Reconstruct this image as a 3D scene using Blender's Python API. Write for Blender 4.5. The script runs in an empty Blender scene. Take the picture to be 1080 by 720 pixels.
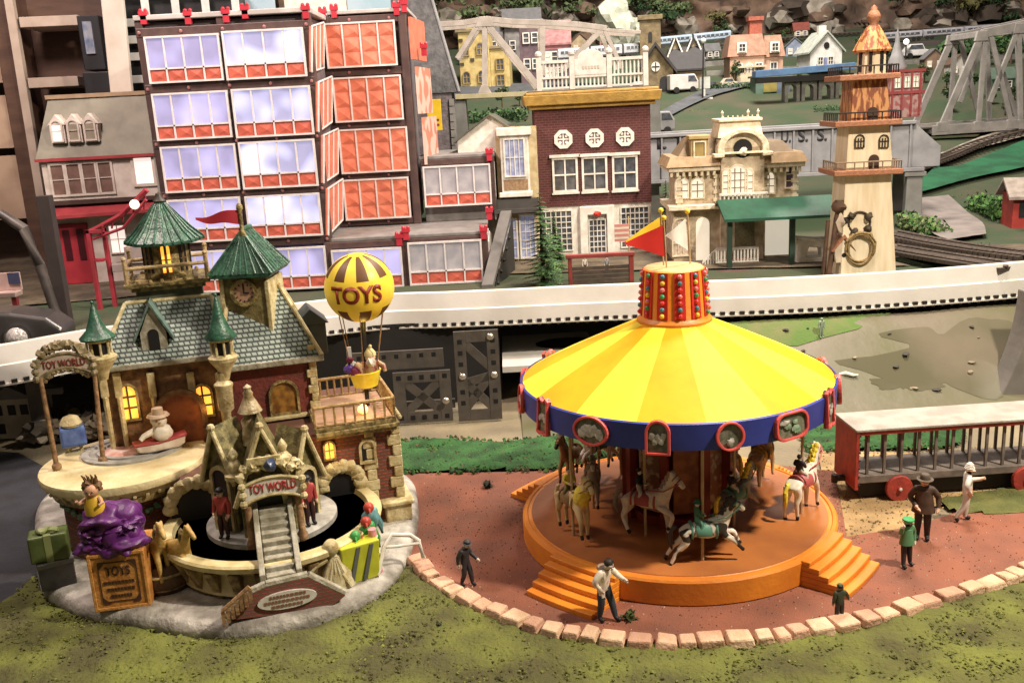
import bpy, bmesh, random
from math import *
from mathutils import Vector, Matrix, noise
random.seed(7)
SC = bpy.context.scene
COL = SC.collection
# ------------------------------------------------------------------ camera geometry
PITCH, ROLL, F, H = radians(14), radians(3), 1000., 2.7
def ray(u, v):
    a, b = (u-540)/F, -(v-360)/F
    c, s = cos(-ROLL), sin(-ROLL)
    x, y, z = c*a-s*b, s*a+c*b, -1.
    t = pi/2-PITCH
    return Vector((x, cos(t)*y-sin(t)*z, sin(t)*y+cos(t)*z))
def onz(u, v, z=0.):
    d = ray(u, v); k = (z-H)/d.z; return Vector((d.x*k, d.y*k, z))
def ony(u, v, Y):
    d = ray(u, v); k = Y/d.y; return Vector((d.x*k, Y, H+d.z*k))
def depth(p): return p[1]*cos(PITCH)-(p[2]-H)*sin(PITCH)
class Frame:
    """a thing's own frame: origin, turn about z, size of one local unit"""
    def __init__(f, P, rot=0., s=None):
        f.P = Vector(P); f.r = rot; f.s = s or depth(P)/F
        f.M = Matrix.Translation(f.P) @ Matrix.Rotation(rot, 4, 'Z') @ Matrix.Scale(f.s, 4)
        f.I = f.M.inverted(); f.c = f.I @ Vector((0, 0, H))
    def _d(f, u, v): return (f.I.to_3x3() @ ray(u, v))
    def fy(f, u, v, y=0.):
        d = f._d(u, v); k = (y-f.c.y)/d.y; return (f.c.x+d.x*k, f.c.z+d.z*k)
    def fz(f, u, v, z=0.):
        d = f._d(u, v); k = (z-f.c.z)/d.z; return (f.c.x+d.x*k, f.c.y+d.y*k)
    def p(f, u, v, y=0.):
        x, z = f.fy(u, v, y); return Vector((x, y, z))
# ------------------------------------------------------------------ materials
_M = {}
def mat(name, col, rough=.6, col2=None, scale=8., bump=0., bscale=None, emit=None, estr=0., metal=0., spec=.4, detail=5., lo=.38, hi=.62, coat=0., aniso=None, coord='Position'):
    if name in _M: return _M[name]
    m = bpy.data.materials.new(name); m.use_nodes = True
    nt = m.node_tree; n = nt.nodes; l = nt.links
    b = n['Principled BSDF']
    b.inputs['Roughness'].default_value = rough
    b.inputs['Metallic'].default_value = metal
    b.inputs['Specular IOR Level'].default_value = spec
    b.inputs['Coat Weight'].default_value = coat
    b.inputs['Base Color'].default_value = (*col, 1)
    pos = None
    def P():
        nonlocal pos
        if pos is None:
            pos = n.new('ShaderNodeNewGeometry').outputs['Position']
            if aniso:
                mp = n.new('ShaderNodeMapping'); mp.inputs['Scale'].default_value = aniso
                l.new(pos, mp.inputs['Vector']); pos = mp.outputs[0]
        return pos
    if col2 is None: col2 = tuple(c*.82 for c in col)
    nz = n.new('ShaderNodeTexNoise'); nz.inputs['Scale'].default_value = scale; nz.inputs['Detail'].default_value = detail
    l.new(P(), nz.inputs['Vector'])
    r = n.new('ShaderNodeMapRange'); r.inputs['From Min'].default_value = lo; r.inputs['From Max'].default_value = hi
    l.new(nz.outputs[0], r.inputs['Value'])
    mx = n.new('ShaderNodeMix'); mx.data_type = 'RGBA'
    mx.inputs[6].default_value = (*col, 1); mx.inputs[7].default_value = (*col2, 1)
    l.new(r.outputs[0], mx.inputs[0]); l.new(mx.outputs[2], b.inputs['Base Color'])
    if bump:
        n2 = n.new('ShaderNodeTexNoise'); n2.inputs['Scale'].default_value = bscale or scale*3; n2.inputs['Detail'].default_value = 6
        l.new(P(), n2.inputs['Vector'])
        bp = n.new('ShaderNodeBump'); bp.inputs['Strength'].default_value = min(1, bump); bp.inputs['Distance'].default_value = .02
        l.new(n2.outputs[0], bp.inputs['Height']); l.new(bp.outputs[0], b.inputs['Normal'])
    if emit:
        b.inputs['Emission Color'].default_value = (*emit, 1); b.inputs['Emission Strength'].default_value = estr
    _M[name] = m; return m
def brickmat(name, c1, c2, mortar, w=.09, h=.04, rough=.75, msize=.008, offset=.5):
    """courses of bricks, tiles or slates, run on the place's own coordinates"""
    if name in _M: return _M[name]
    m = mat(name, c1, rough); nt = m.node_tree; n = nt.nodes; l = nt.links; b = n['Principled BSDF']
    g = n.new('ShaderNodeNewGeometry'); sp = n.new('ShaderNodeSeparateXYZ'); l.new(g.outputs['Position'], sp.inputs[0])
    ad = n.new('ShaderNodeMath'); ad.operation = 'ADD'; l.new(sp.outputs[0], ad.inputs[0]); l.new(sp.outputs[1], ad.inputs[1])
    cb = n.new('ShaderNodeCombineXYZ'); l.new(ad.outputs[0], cb.inputs[0]); l.new(sp.outputs[2], cb.inputs[1])
    t = n.new('ShaderNodeTexBrick'); l.new(cb.outputs[0], t.inputs['Vector'])
    t.inputs['Scale'].default_value = 1; t.inputs['Brick Width'].default_value = w; t.inputs['Row Height'].default_value = h
    t.inputs['Mortar Size'].default_value = msize; t.offset = offset
    t.inputs['Color1'].default_value = (*c1, 1); t.inputs['Color2'].default_value = (*c2, 1); t.inputs['Mortar'].default_value = (*mortar, 1)
    for k in list(l):
        if k.to_socket == b.inputs['Base Color']: l.remove(k)
    nz = n.new('ShaderNodeTexNoise'); nz.inputs['Scale'].default_value = 9; l.new(g.outputs['Position'], nz.inputs['Vector'])
    hs = n.new('ShaderNodeHueSaturation'); r = n.new('ShaderNodeMapRange'); r.inputs['To Min'].default_value = .7; r.inputs['To Max'].default_value = 1.3
    l.new(nz.outputs[0], r.inputs[0]); l.new(r.outputs[0], hs.inputs['Value']); l.new(t.outputs['Color'], hs.inputs['Color']); l.new(hs.outputs[0], b.inputs['Base Color'])
    bp = n.new('ShaderNodeBump'); bp.inputs['Strength'].default_value = .6; bp.inputs['Distance'].default_value = .01; bp.invert = True
    l.new(t.outputs['Fac'], bp.inputs['Height']); l.new(bp.outputs[0], b.inputs['Normal'])
    return m
# ------------------------------------------------------------------ mesh builder
class MB:
    def __init__(s, M=None): s.v = []; s.f = []; s.m = []; s.M = M or Matrix()
    def _add(s, vs, fs, mi=0, M=None):
        T = s.M @ M if M is not None else s.M
        o = len(s.v); s.v += [T @ Vector(p) for p in vs]; s.f += [tuple(i+o for i in f) for f in fs]; s.m += [mi]*len(fs); return s
    def box(s, x0, x1, y0, y1, z0, z1, mi=0, M=None, tx=0., ty=0.):
        return s._add([(x0, y0, z0), (x1, y0, z0), (x1, y1, z0), (x0, y1, z0), (x0+tx, y0+ty, z1), (x1-tx, y0+ty, z1), (x1-tx, y1-ty, z1), (x0+tx, y1-ty, z1)],
            [(0, 3, 2, 1), (4, 5, 6, 7), (0, 1, 5, 4), (1, 2, 6, 5), (2, 3, 7, 6), (3, 0, 4, 7)], mi, M)
    def prism(s, poly, a, b, axis='y', mi=0, M=None, scale_b=1., mb=None):
        """poly in the plane across AXIS, pushed from a to b"""
        n = len(poly); cx = sum(p[0] for p in poly)/n; cy = sum(p[1] for p in poly)/n
        def pt(p, t): return {'y': (p[0], t, p[1]), 'z': (p[0], p[1], t), 'x': (t, p[0], p[1])}[axis]
        q = [(cx+(p[0]-cx)*scale_b, cy+(p[1]-cy)*scale_b) for p in poly]
        vs = [pt(p, a) for p in poly]+[pt(p, b) for p in q]
        fs = [tuple(range(n)), tuple(range(2*n-1, n-1, -1))]+[(i, i+n, (i+1) % n+n, (i+1) % n) for i in range(n)]
        return s._add(vs, fs, mi, M)
    def lathe(s, prof, n=24, c=(0, 0, 0), mi=0, M=None, a0=0., a1=2*pi, sx=1., sy=1.):
        full = abs(a1-a0-2*pi) < 1e-6; k = n if full else n+1
        vs = []
        for r, z in prof:
            for i in range(k):
                a = a0+(a1-a0)*i/n; vs.append((c[0]+r*cos(a)*sx, c[1]+r*sin(a)*sy, c[2]+z))
        fs = []
        for j in range(len(prof)-1):
            for i in range(n):
                i2 = (i+1) % k; fs.append((j*k+i, j*k+i2, (j+1)*k+i2, (j+1)*k+i))
        if full and tuple(prof[0]) != tuple(prof[-1]):
            if prof[0][0] > 1e-6: fs.append(tuple(range(k-1, -1, -1)))
            if prof[-1][0] > 1e-6: fs.append(tuple((len(prof)-1)*k+i for i in range(k)))
        return s._add(vs, fs, mi, M)
    def cyl(s, p0, p1, r0, r1=None, n=12, mi=0):
        p0, p1 = Vector(p0), Vector(p1); r1 = r0 if r1 is None else r1
        d = p1-p0; L = d.length
        if L < 1e-9: return s
        M = Matrix.Translation(p0) @ d.to_track_quat('Z', 'Y').to_matrix().to_4x4()
        return s.lathe([(r0, 0), (r1, L)], n, mi=mi, M=M)
    def tube(s, pts, r, n=8, mi=0, closed=False):
        P = [Vector(p) for p in pts]; k = len(P); rs = r if isinstance(r, (list, tuple)) else [r]*k
        vs = []; up = Vector((0, 0, 1))
        for i in range(k):
            d = (P[(i+1) % k if closed else min(i+1, k-1)]-P[(i-1) % k if closed else max(i-1, 0)]).normalized()
            a = d.cross(up if abs(d.z) < .95 else Vector((0, 1, 0))).normalized(); b = a.cross(d)
            for j in range(n):
                t = 2*pi*j/n; vs.append(P[i]+(a*cos(t)+b*sin(t))*rs[i])
        fs = [(i*n+j, i*n+(j+1) % n, ((i+1) % k)*n+(j+1) % n, ((i+1) % k)*n+j) for i in range(k if closed else k-1) for j in range(n)]
        if not closed: fs += [tuple(range(n-1, -1, -1)), tuple((k-1)*n+j for j in range(n))]
        return s._add(vs, fs, mi)
    def ball(s, c, r, n=12, mi=0, sx=1., sy=1., sz=1., M=None):
        k = max(4, n//2)
        return s.lathe([(r*sin(pi*i/k)*1. if 0 < i < k else 0., -r*cos(pi*i/k)*sz) for i in range(k+1)], n, c, mi, M, sx=sx, sy=sy)
    def blob(s, c, r, seed=0, amp=.3, freq=1.2, sub=2, mi=0, sx=1., sy=1., sz=1.):
        bm = bmesh.new(); bmesh.ops.create_icosphere(bm, subdivisions=sub, radius=1)
        bm.verts.ensure_lookup_table()
        vs = []
        for v in bm.verts:
            k = 1+amp*noise.noise(v.co*freq+Vector((seed*3.1, seed*1.7, seed)))*1.6
            vs.append((c[0]+v.co.x*r*k*sx, c[1]+v.co.y*r*k*sy, c[2]+v.co.z*r*k*sz))
        fs = [tuple(v.index for v in f.verts) for f in bm.faces]; bm.free()
        return s._add(vs, fs, mi)
    def quad(s, pts, mi=0): return s._add(pts, [tuple(range(len(pts)))], mi)
    def ring(s, poly_o, poly_i, a, b, axis='y', mi=0):
        """frame between two outlines of equal count"""
        n = len(poly_o); assert n == len(poly_i)
        def pt(p, t): return {'y': (p[0], t, p[1]), 'z': (p[0], p[1], t), 'x': (t, p[0], p[1])}[axis]
        vs = [pt(p, a) for p in poly_o]+[pt(p, a) for p in poly_i]+[pt(p, b) for p in poly_o]+[pt(p, b) for p in poly_i]
        fs = []
        for i in range(n):
            j = (i+1) % n
            fs += [(i, j, n+j, n+i), (2*n+i, 3*n+i, 3*n+j, 2*n+j), (i, 2*n+i, 2*n+j, j), (n+i, n+j, 3*n+j, 3*n+i)]
        return s._add(vs, fs, mi)
    def build(s, name, mats, parent=None, bevel=0., seg=2, smooth=False, ang=40, sub=0):
        me = bpy.data.meshes.new(name); me.from_pydata([tuple(v) for v in s.v], [], s.f)
        for m in (mats if isinstance(mats, (list, tuple)) else [mats]): me.materials.append(m)
        me.polygons.foreach_set('material_index', s.m); me.update()
        bm = bmesh.new(); bm.from_mesh(me); bmesh.ops.recalc_face_normals(bm, faces=bm.faces); bm.to_mesh(me); bm.free()
        o = bpy.data.objects.new(name, me); COL.objects.link(o)
        if parent: o.parent = parent
        if smooth:
            for p in me.polygons: p.use_smooth = True
            me.set_sharp_from_angle(angle=radians(ang))
        if bevel:
            b = o.modifiers.new('bevel', 'BEVEL'); b.width = bevel; b.segments = seg; b.limit_method = 'ANGLE'; b.angle_limit = radians(50)
        if sub:
            b = o.modifiers.new('sub', 'SUBSURF'); b.levels = sub; b.render_levels = sub
        return o
def tag(o, label=None, cat=None, group=None, kind=None):
    if label: o['label'] = label
    if cat: o['category'] = cat
    if group: o['group'] = group
    if kind: o['kind'] = kind
    return o
def thing(name, label, cat, fr, group=None):
    o = bpy.data.objects.new(name, None); COL.objects.link(o); o.empty_display_size = .1
    o.location = fr.P; o.rotation_euler = (0, 0, fr.r); o.scale = (fr.s,)*3
    return tag(o, label, cat, group)
def place(o, fr):
    o.location = fr.P; o.rotation_euler = (0, 0, fr.r); o.scale = (fr.s,)*3; return o
def children(o): return [c for c in list(COL.objects) if c.parent == o]
def copy_tree(o, parent=None):
    c = o.copy(); COL.objects.link(c); c.parent = parent
    for ch in children(o): copy_tree(ch, c)
    return c
def text(name, body, m, parent, loc, width, rot=(pi/2, 0, 0), depth_=.4, height=None, bold=0.):
    cu = bpy.data.curves.new(name, 'FONT'); cu.body = body; cu.align_x = 'CENTER'; cu.align_y = 'CENTER'; cu.size = 10; cu.extrude = 0; cu.offset = bold
    t = bpy.data.objects.new(name, cu); COL.objects.link(t)
    dg = bpy.context.evaluated_depsgraph_get(); me = bpy.data.meshes.new_from_object(t.evaluated_get(dg))
    bpy.data.objects.remove(t)
    xs = [v.co.x for v in me.vertices]; ys = [v.co.y for v in me.vertices]
    k = width/(max(xs)-min(xs)); ky = (height/(max(ys)-min(ys))) if height else k
    cx = (max(xs)+min(xs))/2; cy = (max(ys)+min(ys))/2
    bm = bmesh.new(); bm.from_mesh(me)
    for v in bm.verts: v.co = Vector(((v.co.x-cx)*k, (v.co.y-cy)*ky, 0))
    r = bmesh.ops.extrude_face_region(bm, geom=bm.faces[:])
    for e in r['geom']:
        if isinstance(e, bmesh.types.BMVert): e.co.z += depth_
    bmesh.ops.recalc_face_normals(bm, faces=bm.faces); bm.to_mesh(me); bm.free()
    me.materials.clear(); me.materials.append(m)
    o = bpy.data.objects.new(name, me); COL.objects.link(o); o.parent = parent; o.location = loc; o.rotation_euler = rot
    return o
def arch(x0, x1, z0, z1, n=10, rise=None):
    """outline of an arched opening"""
    w = (x1-x0)/2; cx = (x0+x1)/2; r = w if rise is None else rise
    return [(x0, z0), (x1, z0)]+[(cx+w*cos(pi*i/n), z1-r+r*sin(pi*i/n)) for i in range(n+1)]
def oval(cx, cz, rx, rz, n=24): return [(cx+rx*cos(2*pi*i/n), cz+rz*sin(2*pi*i/n)) for i in range(n)]
def skin(edges, pts, rad, root, sub=2):
    """continuous body grown on a skeleton; returns mesh data"""
    names = list(pts); ix = {k: i for i, k in enumerate(names)}
    me = bpy.data.meshes.new('body'); me.from_pydata([tuple(pts[k]) for k in names], [(ix[a], ix[b]) for a, b in edges], [])
    o = bpy.data.objects.new('body', me); COL.objects.link(o)
    sk = o.modifiers.new('skin', 'SKIN'); sk.use_smooth_shade = True; sk.branch_smoothing = .3
    for k in names:
        r = rad[k]; d = me.skin_vertices[0].data[ix[k]]
        d.radius = r if isinstance(r, tuple) else (r, r); d.use_root = (k == root)
    ss = o.modifiers.new('s', 'SUBSURF'); ss.levels = sub; ss.render_levels = sub
    dg = bpy.context.evaluated_depsgraph_get(); out = bpy.data.meshes.new_from_object(o.evaluated_get(dg))
    bpy.data.objects.remove(o); out.materials.clear()
    for p in out.polygons: p.use_smooth = True
    return out
def paint(me, mats, bones, pts):
    """give each face the material of the nearest bone: bones = [(a, b, slot)]"""
    for m in mats: me.materials.append(m)
    B = [(Vector(pts[a]), Vector(pts[b]), i) for a, b, i in bones]
    for p in me.polygons:
        c = p.center; best = (1e9, 0)
        for a, b, i in B:
            ab = b-a; t = max(0, min(1, (c-a).dot(ab)/max(ab.length_squared, 1e-9))); d = (c-a-ab*t).length
            if d < best[0]: best = (d, i)
        p.material_index = best[1]
def obj(name, me, parent=None):
    o = bpy.data.objects.new(name, me); COL.objects.link(o)
    if parent: o.parent = parent
    return o
# ================================================================== materials of the place
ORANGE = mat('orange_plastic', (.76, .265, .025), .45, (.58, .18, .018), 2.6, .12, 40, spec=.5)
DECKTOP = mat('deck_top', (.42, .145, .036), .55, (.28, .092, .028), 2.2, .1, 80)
YEL = mat('canopy_pale_yellow', (.84, .68, .05), .6, (.76, .60, .04), 3, .06, 25, spec=.2)
GOLD = mat('canopy_golden', (.80, .385, .012), .6, (.70, .32, .01), 3, .06, 25, spec=.2)
BLUE = mat('royal_blue', (.035, .05, .30), .45)
PINKRED = mat('pink_red_plastic', (.72, .10, .09), .4)
RED = mat('red_paint', (.55, .03, .025), .45)
DKRED = mat('dark_red_panel', (.26, .035, .025), .5)
WHITE = mat('white_paint', (.68, .66, .61), .5, (.55, .52, .46), 14)
CREAM = mat('cream_paint', (.66, .57, .34), .5, (.46, .36, .17), 5, .3, 40, lo=.42, hi=.72)
BLACK = mat('black_paint', (.02, .018, .018), .5)
BRASS = mat('brass_pole', (.50, .36, .20), .4, (.40, .27, .14), 10)
MIRROR = mat('painted_mirror', (.20, .185, .14), .25, (.09, .10, .065), 30, detail=3)
SKINM = mat('painted_face', (.75, .50, .36), .55)
GREEN = mat('green_paint', (.05, .22, .08), .5)
YELP = mat('yellow_paint', (.85, .62, .05), .45)
PINK = mat('pink_paint', (.75, .30, .33), .5)
# ================================================================== camera, lamps, air
cd = bpy.data.cameras.new('camera'); cam = bpy.data.objects.new('camera', cd); COL.objects.link(cam)
cd.sensor_width = 36; cd.lens = 36*F/1080; cd.clip_start = .05; cd.clip_end = 400
cam.matrix_world = Matrix.Translation((0, 0, H)) @ Matrix.Rotation(pi/2-PITCH, 4, 'X') @ Matrix.Rotation(-ROLL, 4, 'Z')
SC.camera = cam
w = bpy.data.worlds.new('World'); SC.world = w; w.use_nodes = True
w.node_tree.nodes['Background'].inputs[0].default_value = (1., .83, .70, 1); w.node_tree.nodes['Background'].inputs[1].default_value = .08
SC.view_settings.view_transform = 'Standard'; SC.view_settings.look = 'None'; SC.view_settings.gamma = 1
SC.view_settings.exposure = 0
def lamp(name, kind, loc, aim, energy, col, size=1., spread=None):
    ld = bpy.data.lights.new(name, kind); o = bpy.data.objects.new(name, ld); COL.objects.link(o)
    ld.energy = energy; ld.color = col; o.location = loc
    if kind == 'AREA': ld.shape = 'DISK'; ld.size = size
    else: ld.shadow_soft_size = size
    if aim is not None: o.rotation_euler = (Vector(aim)-Vector(loc)).to_track_quat('-Z', 'Y').to_euler()
    return o
KEY = lamp('ceiling_lamp_key', 'AREA', (5.2, 3.2, 7.4), (1.2, 6., 0), 1180, (1., .87, .70), .5)
lamp('ceiling_lamp_back', 'AREA', (3.5, 8.5, 9.5), (1.6, 13, 1), 1550, (1., .88, .74), 2.2)
lamp('fill_lamp_room', 'AREA', (-2.5, 1.0, 8), (-1.5, 6.5, 0), 85, (1., .84, .66), 1.5)  # added fill lamp, softens the shade over the foreground
lamp('ceiling_lamp_far', 'AREA', (5, 19, 13), (2, 25, 3), 4200, (1., .9, .8), 4.)
lamp('fill_lamp_left', 'AREA', (-4.5, 6.5, 7.5), (-4.2, 12, 1.5), 640, (1., .80, .72), 1.6)  # added pinkish lamp to brighten the victorian house and cabinet
# ================================================================== lower board
def inpoly(x, y, P):
    r = False; n = len(P); j = n-1
    for i in range(n):
        if (P[i][1] > y) != (P[j][1] > y) and x < (P[j][0]-P[i][0])*(y-P[i][1])/(P[j][1]-P[i][1])+P[i][0]: r = not r
        j = i
    return r
def interp(x, tab):
    if x <= tab[0][0]: return tab[0][1]
    for (a, b), (c, d) in zip(tab, tab[1:]):
        if x <= c: return b+(d-b)*(x-a)/(c-a)
    return tab[-1][1]
def smooth(pts, n=6):
    """Catmull-Rom through points"""
    P = [Vector(p) for p in pts]; P = [2*P[0]-P[1]]+P+[2*P[-1]-P[-2]]; out = []
    for i in range(1, len(P)-2):
        for k in range(n):
            t = k/n; a, b, c, d = P[i-1], P[i], P[i+1], P[i+2]
            out.append(.5*((2*b)+(c-a)*t+(2*a-5*b+4*c-d)*t*t+(3*b-a-3*c+d)*t**3))
    return out+[P[-2]]
def px(pts, z=0.): return [onz(u, v, z) for u, v in pts]
KERB = smooth(px([(437, 592), (455, 612), (490, 634), (530, 652), (575, 667), (630, 676), (690, 681), (750, 681), (810, 677), (865, 668), (920, 655), (975, 640), (1030, 624), (1100, 600), (1190, 570)]), 8)
plaza_back = px([(1190, 528), (1080, 541), (1010, 540), (960, 556), (893, 566), (885, 520), (880, 497), (700, 478), (575, 497), (420, 500), (400, 520), (380, 600)])
PLAZA = [(p.x, p.y) for p in KERB]+[(p.x, p.y) for p in plaza_back]
ROAD = [(p.x, p.y) for p in px([(-120, 470), (20, 478), (60, 500), (66, 560), (62, 610), (0, 662), (-120, 740)])]
SHOPBASE = [(p.x, p.y) for p in smooth(px([(40, 606), (48, 632), (85, 652), (140, 663), (205, 674), (260, 675), (325, 664), (385, 641), (420, 612), (438, 570), (441, 535), (425, 505), (330, 490), (120, 495), (48, 530), (38, 570), (40, 606)]), 3)][:-1]
def sheet(name, poly, z, m, label=None):
    mb = MB(); mb.quad([(x, y, z) for x, y in poly]); o = mb.build(name, m); o['kind'] = 'structure'; return o
BOARD = mat('painted_board', (.25, .205, .125), .8, (.15, .125, .085), 1.6, .4, 30, lo=.35, hi=.65)
g = MB(); g.quad([(-14, 1.5, -.02), (14, 1.5, -.02), (14, 12.5, -.02), (-14, 12.5, -.02)]); g.build('ground', BOARD)['kind'] = 'structure'
PLAZAM = mat('red_plaza', (.27, .098, .058), .9, (.185, .075, .05), 3.4, .5, 110, lo=.36, hi=.66)
sheet('plaza', PLAZA, .004, PLAZAM)
sheet('road', ROAD, .008, mat('dark_asphalt', (.035, .036, .045), .8, (.025, .025, .03), 5, .3, 60))
SAND = mat('sandy_ground', (.42, .28, .13), .9, (.26, .17, .08), 4, .5, 60)
def ground_patch(name, pts, base, amp, m, freq=9, step=.035, avoid=(), seed=0):
    """uneven ground cover inside an outline"""
    poly = [(p.x, p.y) for p in smooth(px(pts), 3)] if not isinstance(pts[0], Vector) else [(p.x, p.y) for p in pts]
    xs = [p[0] for p in poly]; ys = [p[1] for p in poly]
    nx = int((max(xs)-min(xs))/step)+2; ny = int((max(ys)-min(ys))/step)+2; ids = {}; mb = MB()
    def inside(x, y): return inpoly(x, y, poly) and not any(inpoly(x, y, a) for a in avoid)
    ok = {}
    for i in range(nx):
        for j in range(ny):
            x, y = min(xs)+i*step, min(ys)+j*step
            ok[i, j] = inside(x, y)
    edge = lambda i, j: sum(ok.get((i+a, j+b), False) for a in (-1, 0, 1) for b in (-1, 0, 1))/9
    for i in range(nx):
        for j in range(ny):
            if edge(i, j) > .3:
                x, y = min(xs)+i*step, min(ys)+j*step
                n1 = noise.noise(Vector((x*freq, y*freq, seed))); n2 = noise.noise(Vector((x*freq*3, y*freq*3, seed+5)))
                ids[i, j] = len(mb.v); mb.v.append(Vector((x+.01*n2, y+.01*n1, base*min(1, edge(i, j)*1.2)+amp*(n1*.6+n2*.5)*edge(i, j))))
    for (i, j) in list(ids):
        q = [(i, j), (i+1, j), (i+1, j+1), (i, j+1)]
        if all(k in ids for k in q): mb.f.append(tuple(ids[k] for k in q)); mb.m.append(0)
    o = mb.build(name, m, smooth=True, ang=80); o['kind'] = 'structure'; return o, poly
MOSS = mat('mossy_turf', (.150, .165, .032), .95, (.070, .066, .022), 2.3, 1., 45, lo=.36, hi=.60, detail=9)
lawn_poly = [Vector((p.x, p.y, 0)) for p in KERB]+[Vector(p) for p in ((7, 4.9, 0), (7, 2.2, 0), (-6, 2.2, 0), (-6, 4.6, 0))]+px([(-120, 690), (0, 640), (60, 590), (90, 560), (200, 560), (400, 560), (437, 592)])
lawn, LAWNP = ground_patch('lawn', lawn_poly, .022, .032, MOSS, 8, .03, avoid=(SHOPBASE,))
TURF = mat('dark_green_turf', (.035, .115, .03), .95, (.02, .06, .018), 6, 1., 60)
ground_patch('grass_strip', [(425, 467), (470, 464), (520, 468), (585, 462), (640, 458), (700, 458), (700, 478), (640, 480), (590, 494), (500, 496), (425, 497), (400, 482)], .03, .03, TURF, 8, .03, seed=2)
ground_patch('grass_patch', [(845, 452), (900, 445), (960, 440), (1010, 446), (1010, 470), (900, 473), (850, 476)], .03, .03, TURF, 8, .03, seed=3)
ground_patch('grass_verge', [(985, 528), (1030, 520), (1090, 512), (1190, 500), (1190, 528), (1080, 541), (1010, 541)], .02, .02, mat('dry_turf', (.14, .14, .04), .95, (.08, .09, .025), 5, 1., 60), 8, .03, seed=4)
sheet('sand_patch', [(p.x, p.y) for p in px([(862, 470), (900, 476), (1000, 478), (1190, 470), (1190, 505), (1030, 522), (985, 534), (960, 556), (893, 566), (870, 520)])], .0015, SAND)
# foam turf crumbs on the lawn
mb = MB(); C3 = [(1, 0, -.5), (-.5, .87, -.5), (-.5, -.87, -.5), (0, 0, .9), (.6, .5, .4), (-.6, .3, .5)]
F3 = [(0, 1, 4), (1, 5, 3), (3, 4, 1), (1, 2, 5), (2, 3, 5), (2, 0, 3), (0, 4, 3), (0, 2, 1)]
k = 0
while k < 12000:
    x = random.uniform(-3.6, 3.6); y = random.uniform(3.2, 6.2)
    if not inpoly(x, y, LAWNP) or inpoly(x, y, SHOPBASE): continue
    d = noise.noise(Vector((x*2.2, y*2.2, 9)))
    if d < random.uniform(-.5, .35): continue
    k += 1; r = random.uniform(.005, .0115)*(1.5 if random.random() < .06 else 1)
    q = Matrix.Rotation(random.uniform(0, 6.3), 3, Vector((random.random()-.5, random.random()-.5, 1)).normalized())
    mb._add([Vector((x, y, .024))+Vector(((q @ Vector(c)).x, (q @ Vector(c)).y, (q @ Vector(c)).z*.55))*r for c in C3], F3, random.choice((0, 0, 0, 0, 1, 1)))
mb.build('grass', [MOSS, mat('turf_crumb_green', (.18, .20, .038), .95, (.09, .095, .025), 2.4), mat('turf_crumb_dark', (.11, .11, .03), .95, (.06, .07, .02), 2.4)])['kind'] = 'stuff'
# loose turf spilling over the edges of the strips
for nm, pts, m_, cnt in (('grass', [(425, 467), (470, 464), (520, 468), (585, 462), (640, 458), (640, 480), (590, 494), (500, 496), (425, 497), (400, 482)], TURF, 2600), ('grass', [(845, 452), (900, 445), (960, 440), (1010, 446), (1010, 470), (900, 473), (850, 476)], TURF, 1500)):
    P_ = [(p.x, p.y) for p in px(pts)]; cx = sum(p[0] for p in P_)/len(P_); cy = sum(p[1] for p in P_)/len(P_); P_ = [(cx+(p[0]-cx)*1.06, cy+(p[1]-cy)*1.22) for p in P_]; mb = MB(); k = 0
    while k < cnt:
        x = random.uniform(min(p[0] for p in P_), max(p[0] for p in P_)); y = random.uniform(min(p[1] for p in P_), max(p[1] for p in P_)); k += 1
        if not inpoly(x, y, P_) or noise.noise(Vector((x*4, y*4, 3))) < random.uniform(-.6, .2): continue
        r = random.uniform(.008, .022); q = Matrix.Rotation(random.uniform(0, 6.3), 3, Vector((random.random()-.5, random.random()-.5, 1)).normalized()); mb._add([Vector((x, y, .02))+(q @ Vector(c))*r for c in C3], F3, random.choice((0, 0, 1, 2)))
    mb.build(nm, [m_, mat('strip_crumb_light', (.07, .16, .04), .95), mat('strip_crumb_brown', (.10, .085, .04), .95)])['kind'] = 'stuff'
# fine grit on the plaza
mb = MB(); k = 0
while k < 2200:
    x = random.uniform(-.9, 4.2); y = random.uniform(4.1, 6.6)
    if not inpoly(x, y, PLAZA): continue
    k += 1; r = random.uniform(.002, .006)
    mb._add([Vector((x, y, .006))+Vector(c)*r for c in C3], F3, random.choice((0, 0, 0, 1, 2)))
mb.build('grit', [mat('grit_brown', (.20, .08, .05), .9), mat('grit_pale', (.6, .45, .35), .9), mat('grit_dark', (.08, .06, .04), .9)])['kind'] = 'stuff'
mb = MB(); k = 0; SP = [(p.x, p.y) for p in px([(855, 466), (900, 470), (1000, 472), (1190, 464), (1190, 510), (1030, 530), (985, 542), (960, 566), (888, 574), (862, 524)])]
while k < 1500:
    x = random.uniform(min(p[0] for p in SP), max(p[0] for p in SP)); y = random.uniform(min(p[1] for p in SP), max(p[1] for p in SP))
    if not inpoly(x, y, SP): continue
    k += 1; r = random.uniform(.003, .011)
    mb._add([Vector((x, y, .006))+Vector((c[0], c[1], c[2]*.6))*r for c in C3], F3, random.choice((0, 0, 1, 1, 2)))
mb.build('grit', [SAND, mat('grit_sand_dark', (.17, .11, .05), .9), mat('grit_sand_green', (.13, .13, .05), .9)])['kind'] = 'stuff'
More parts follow.
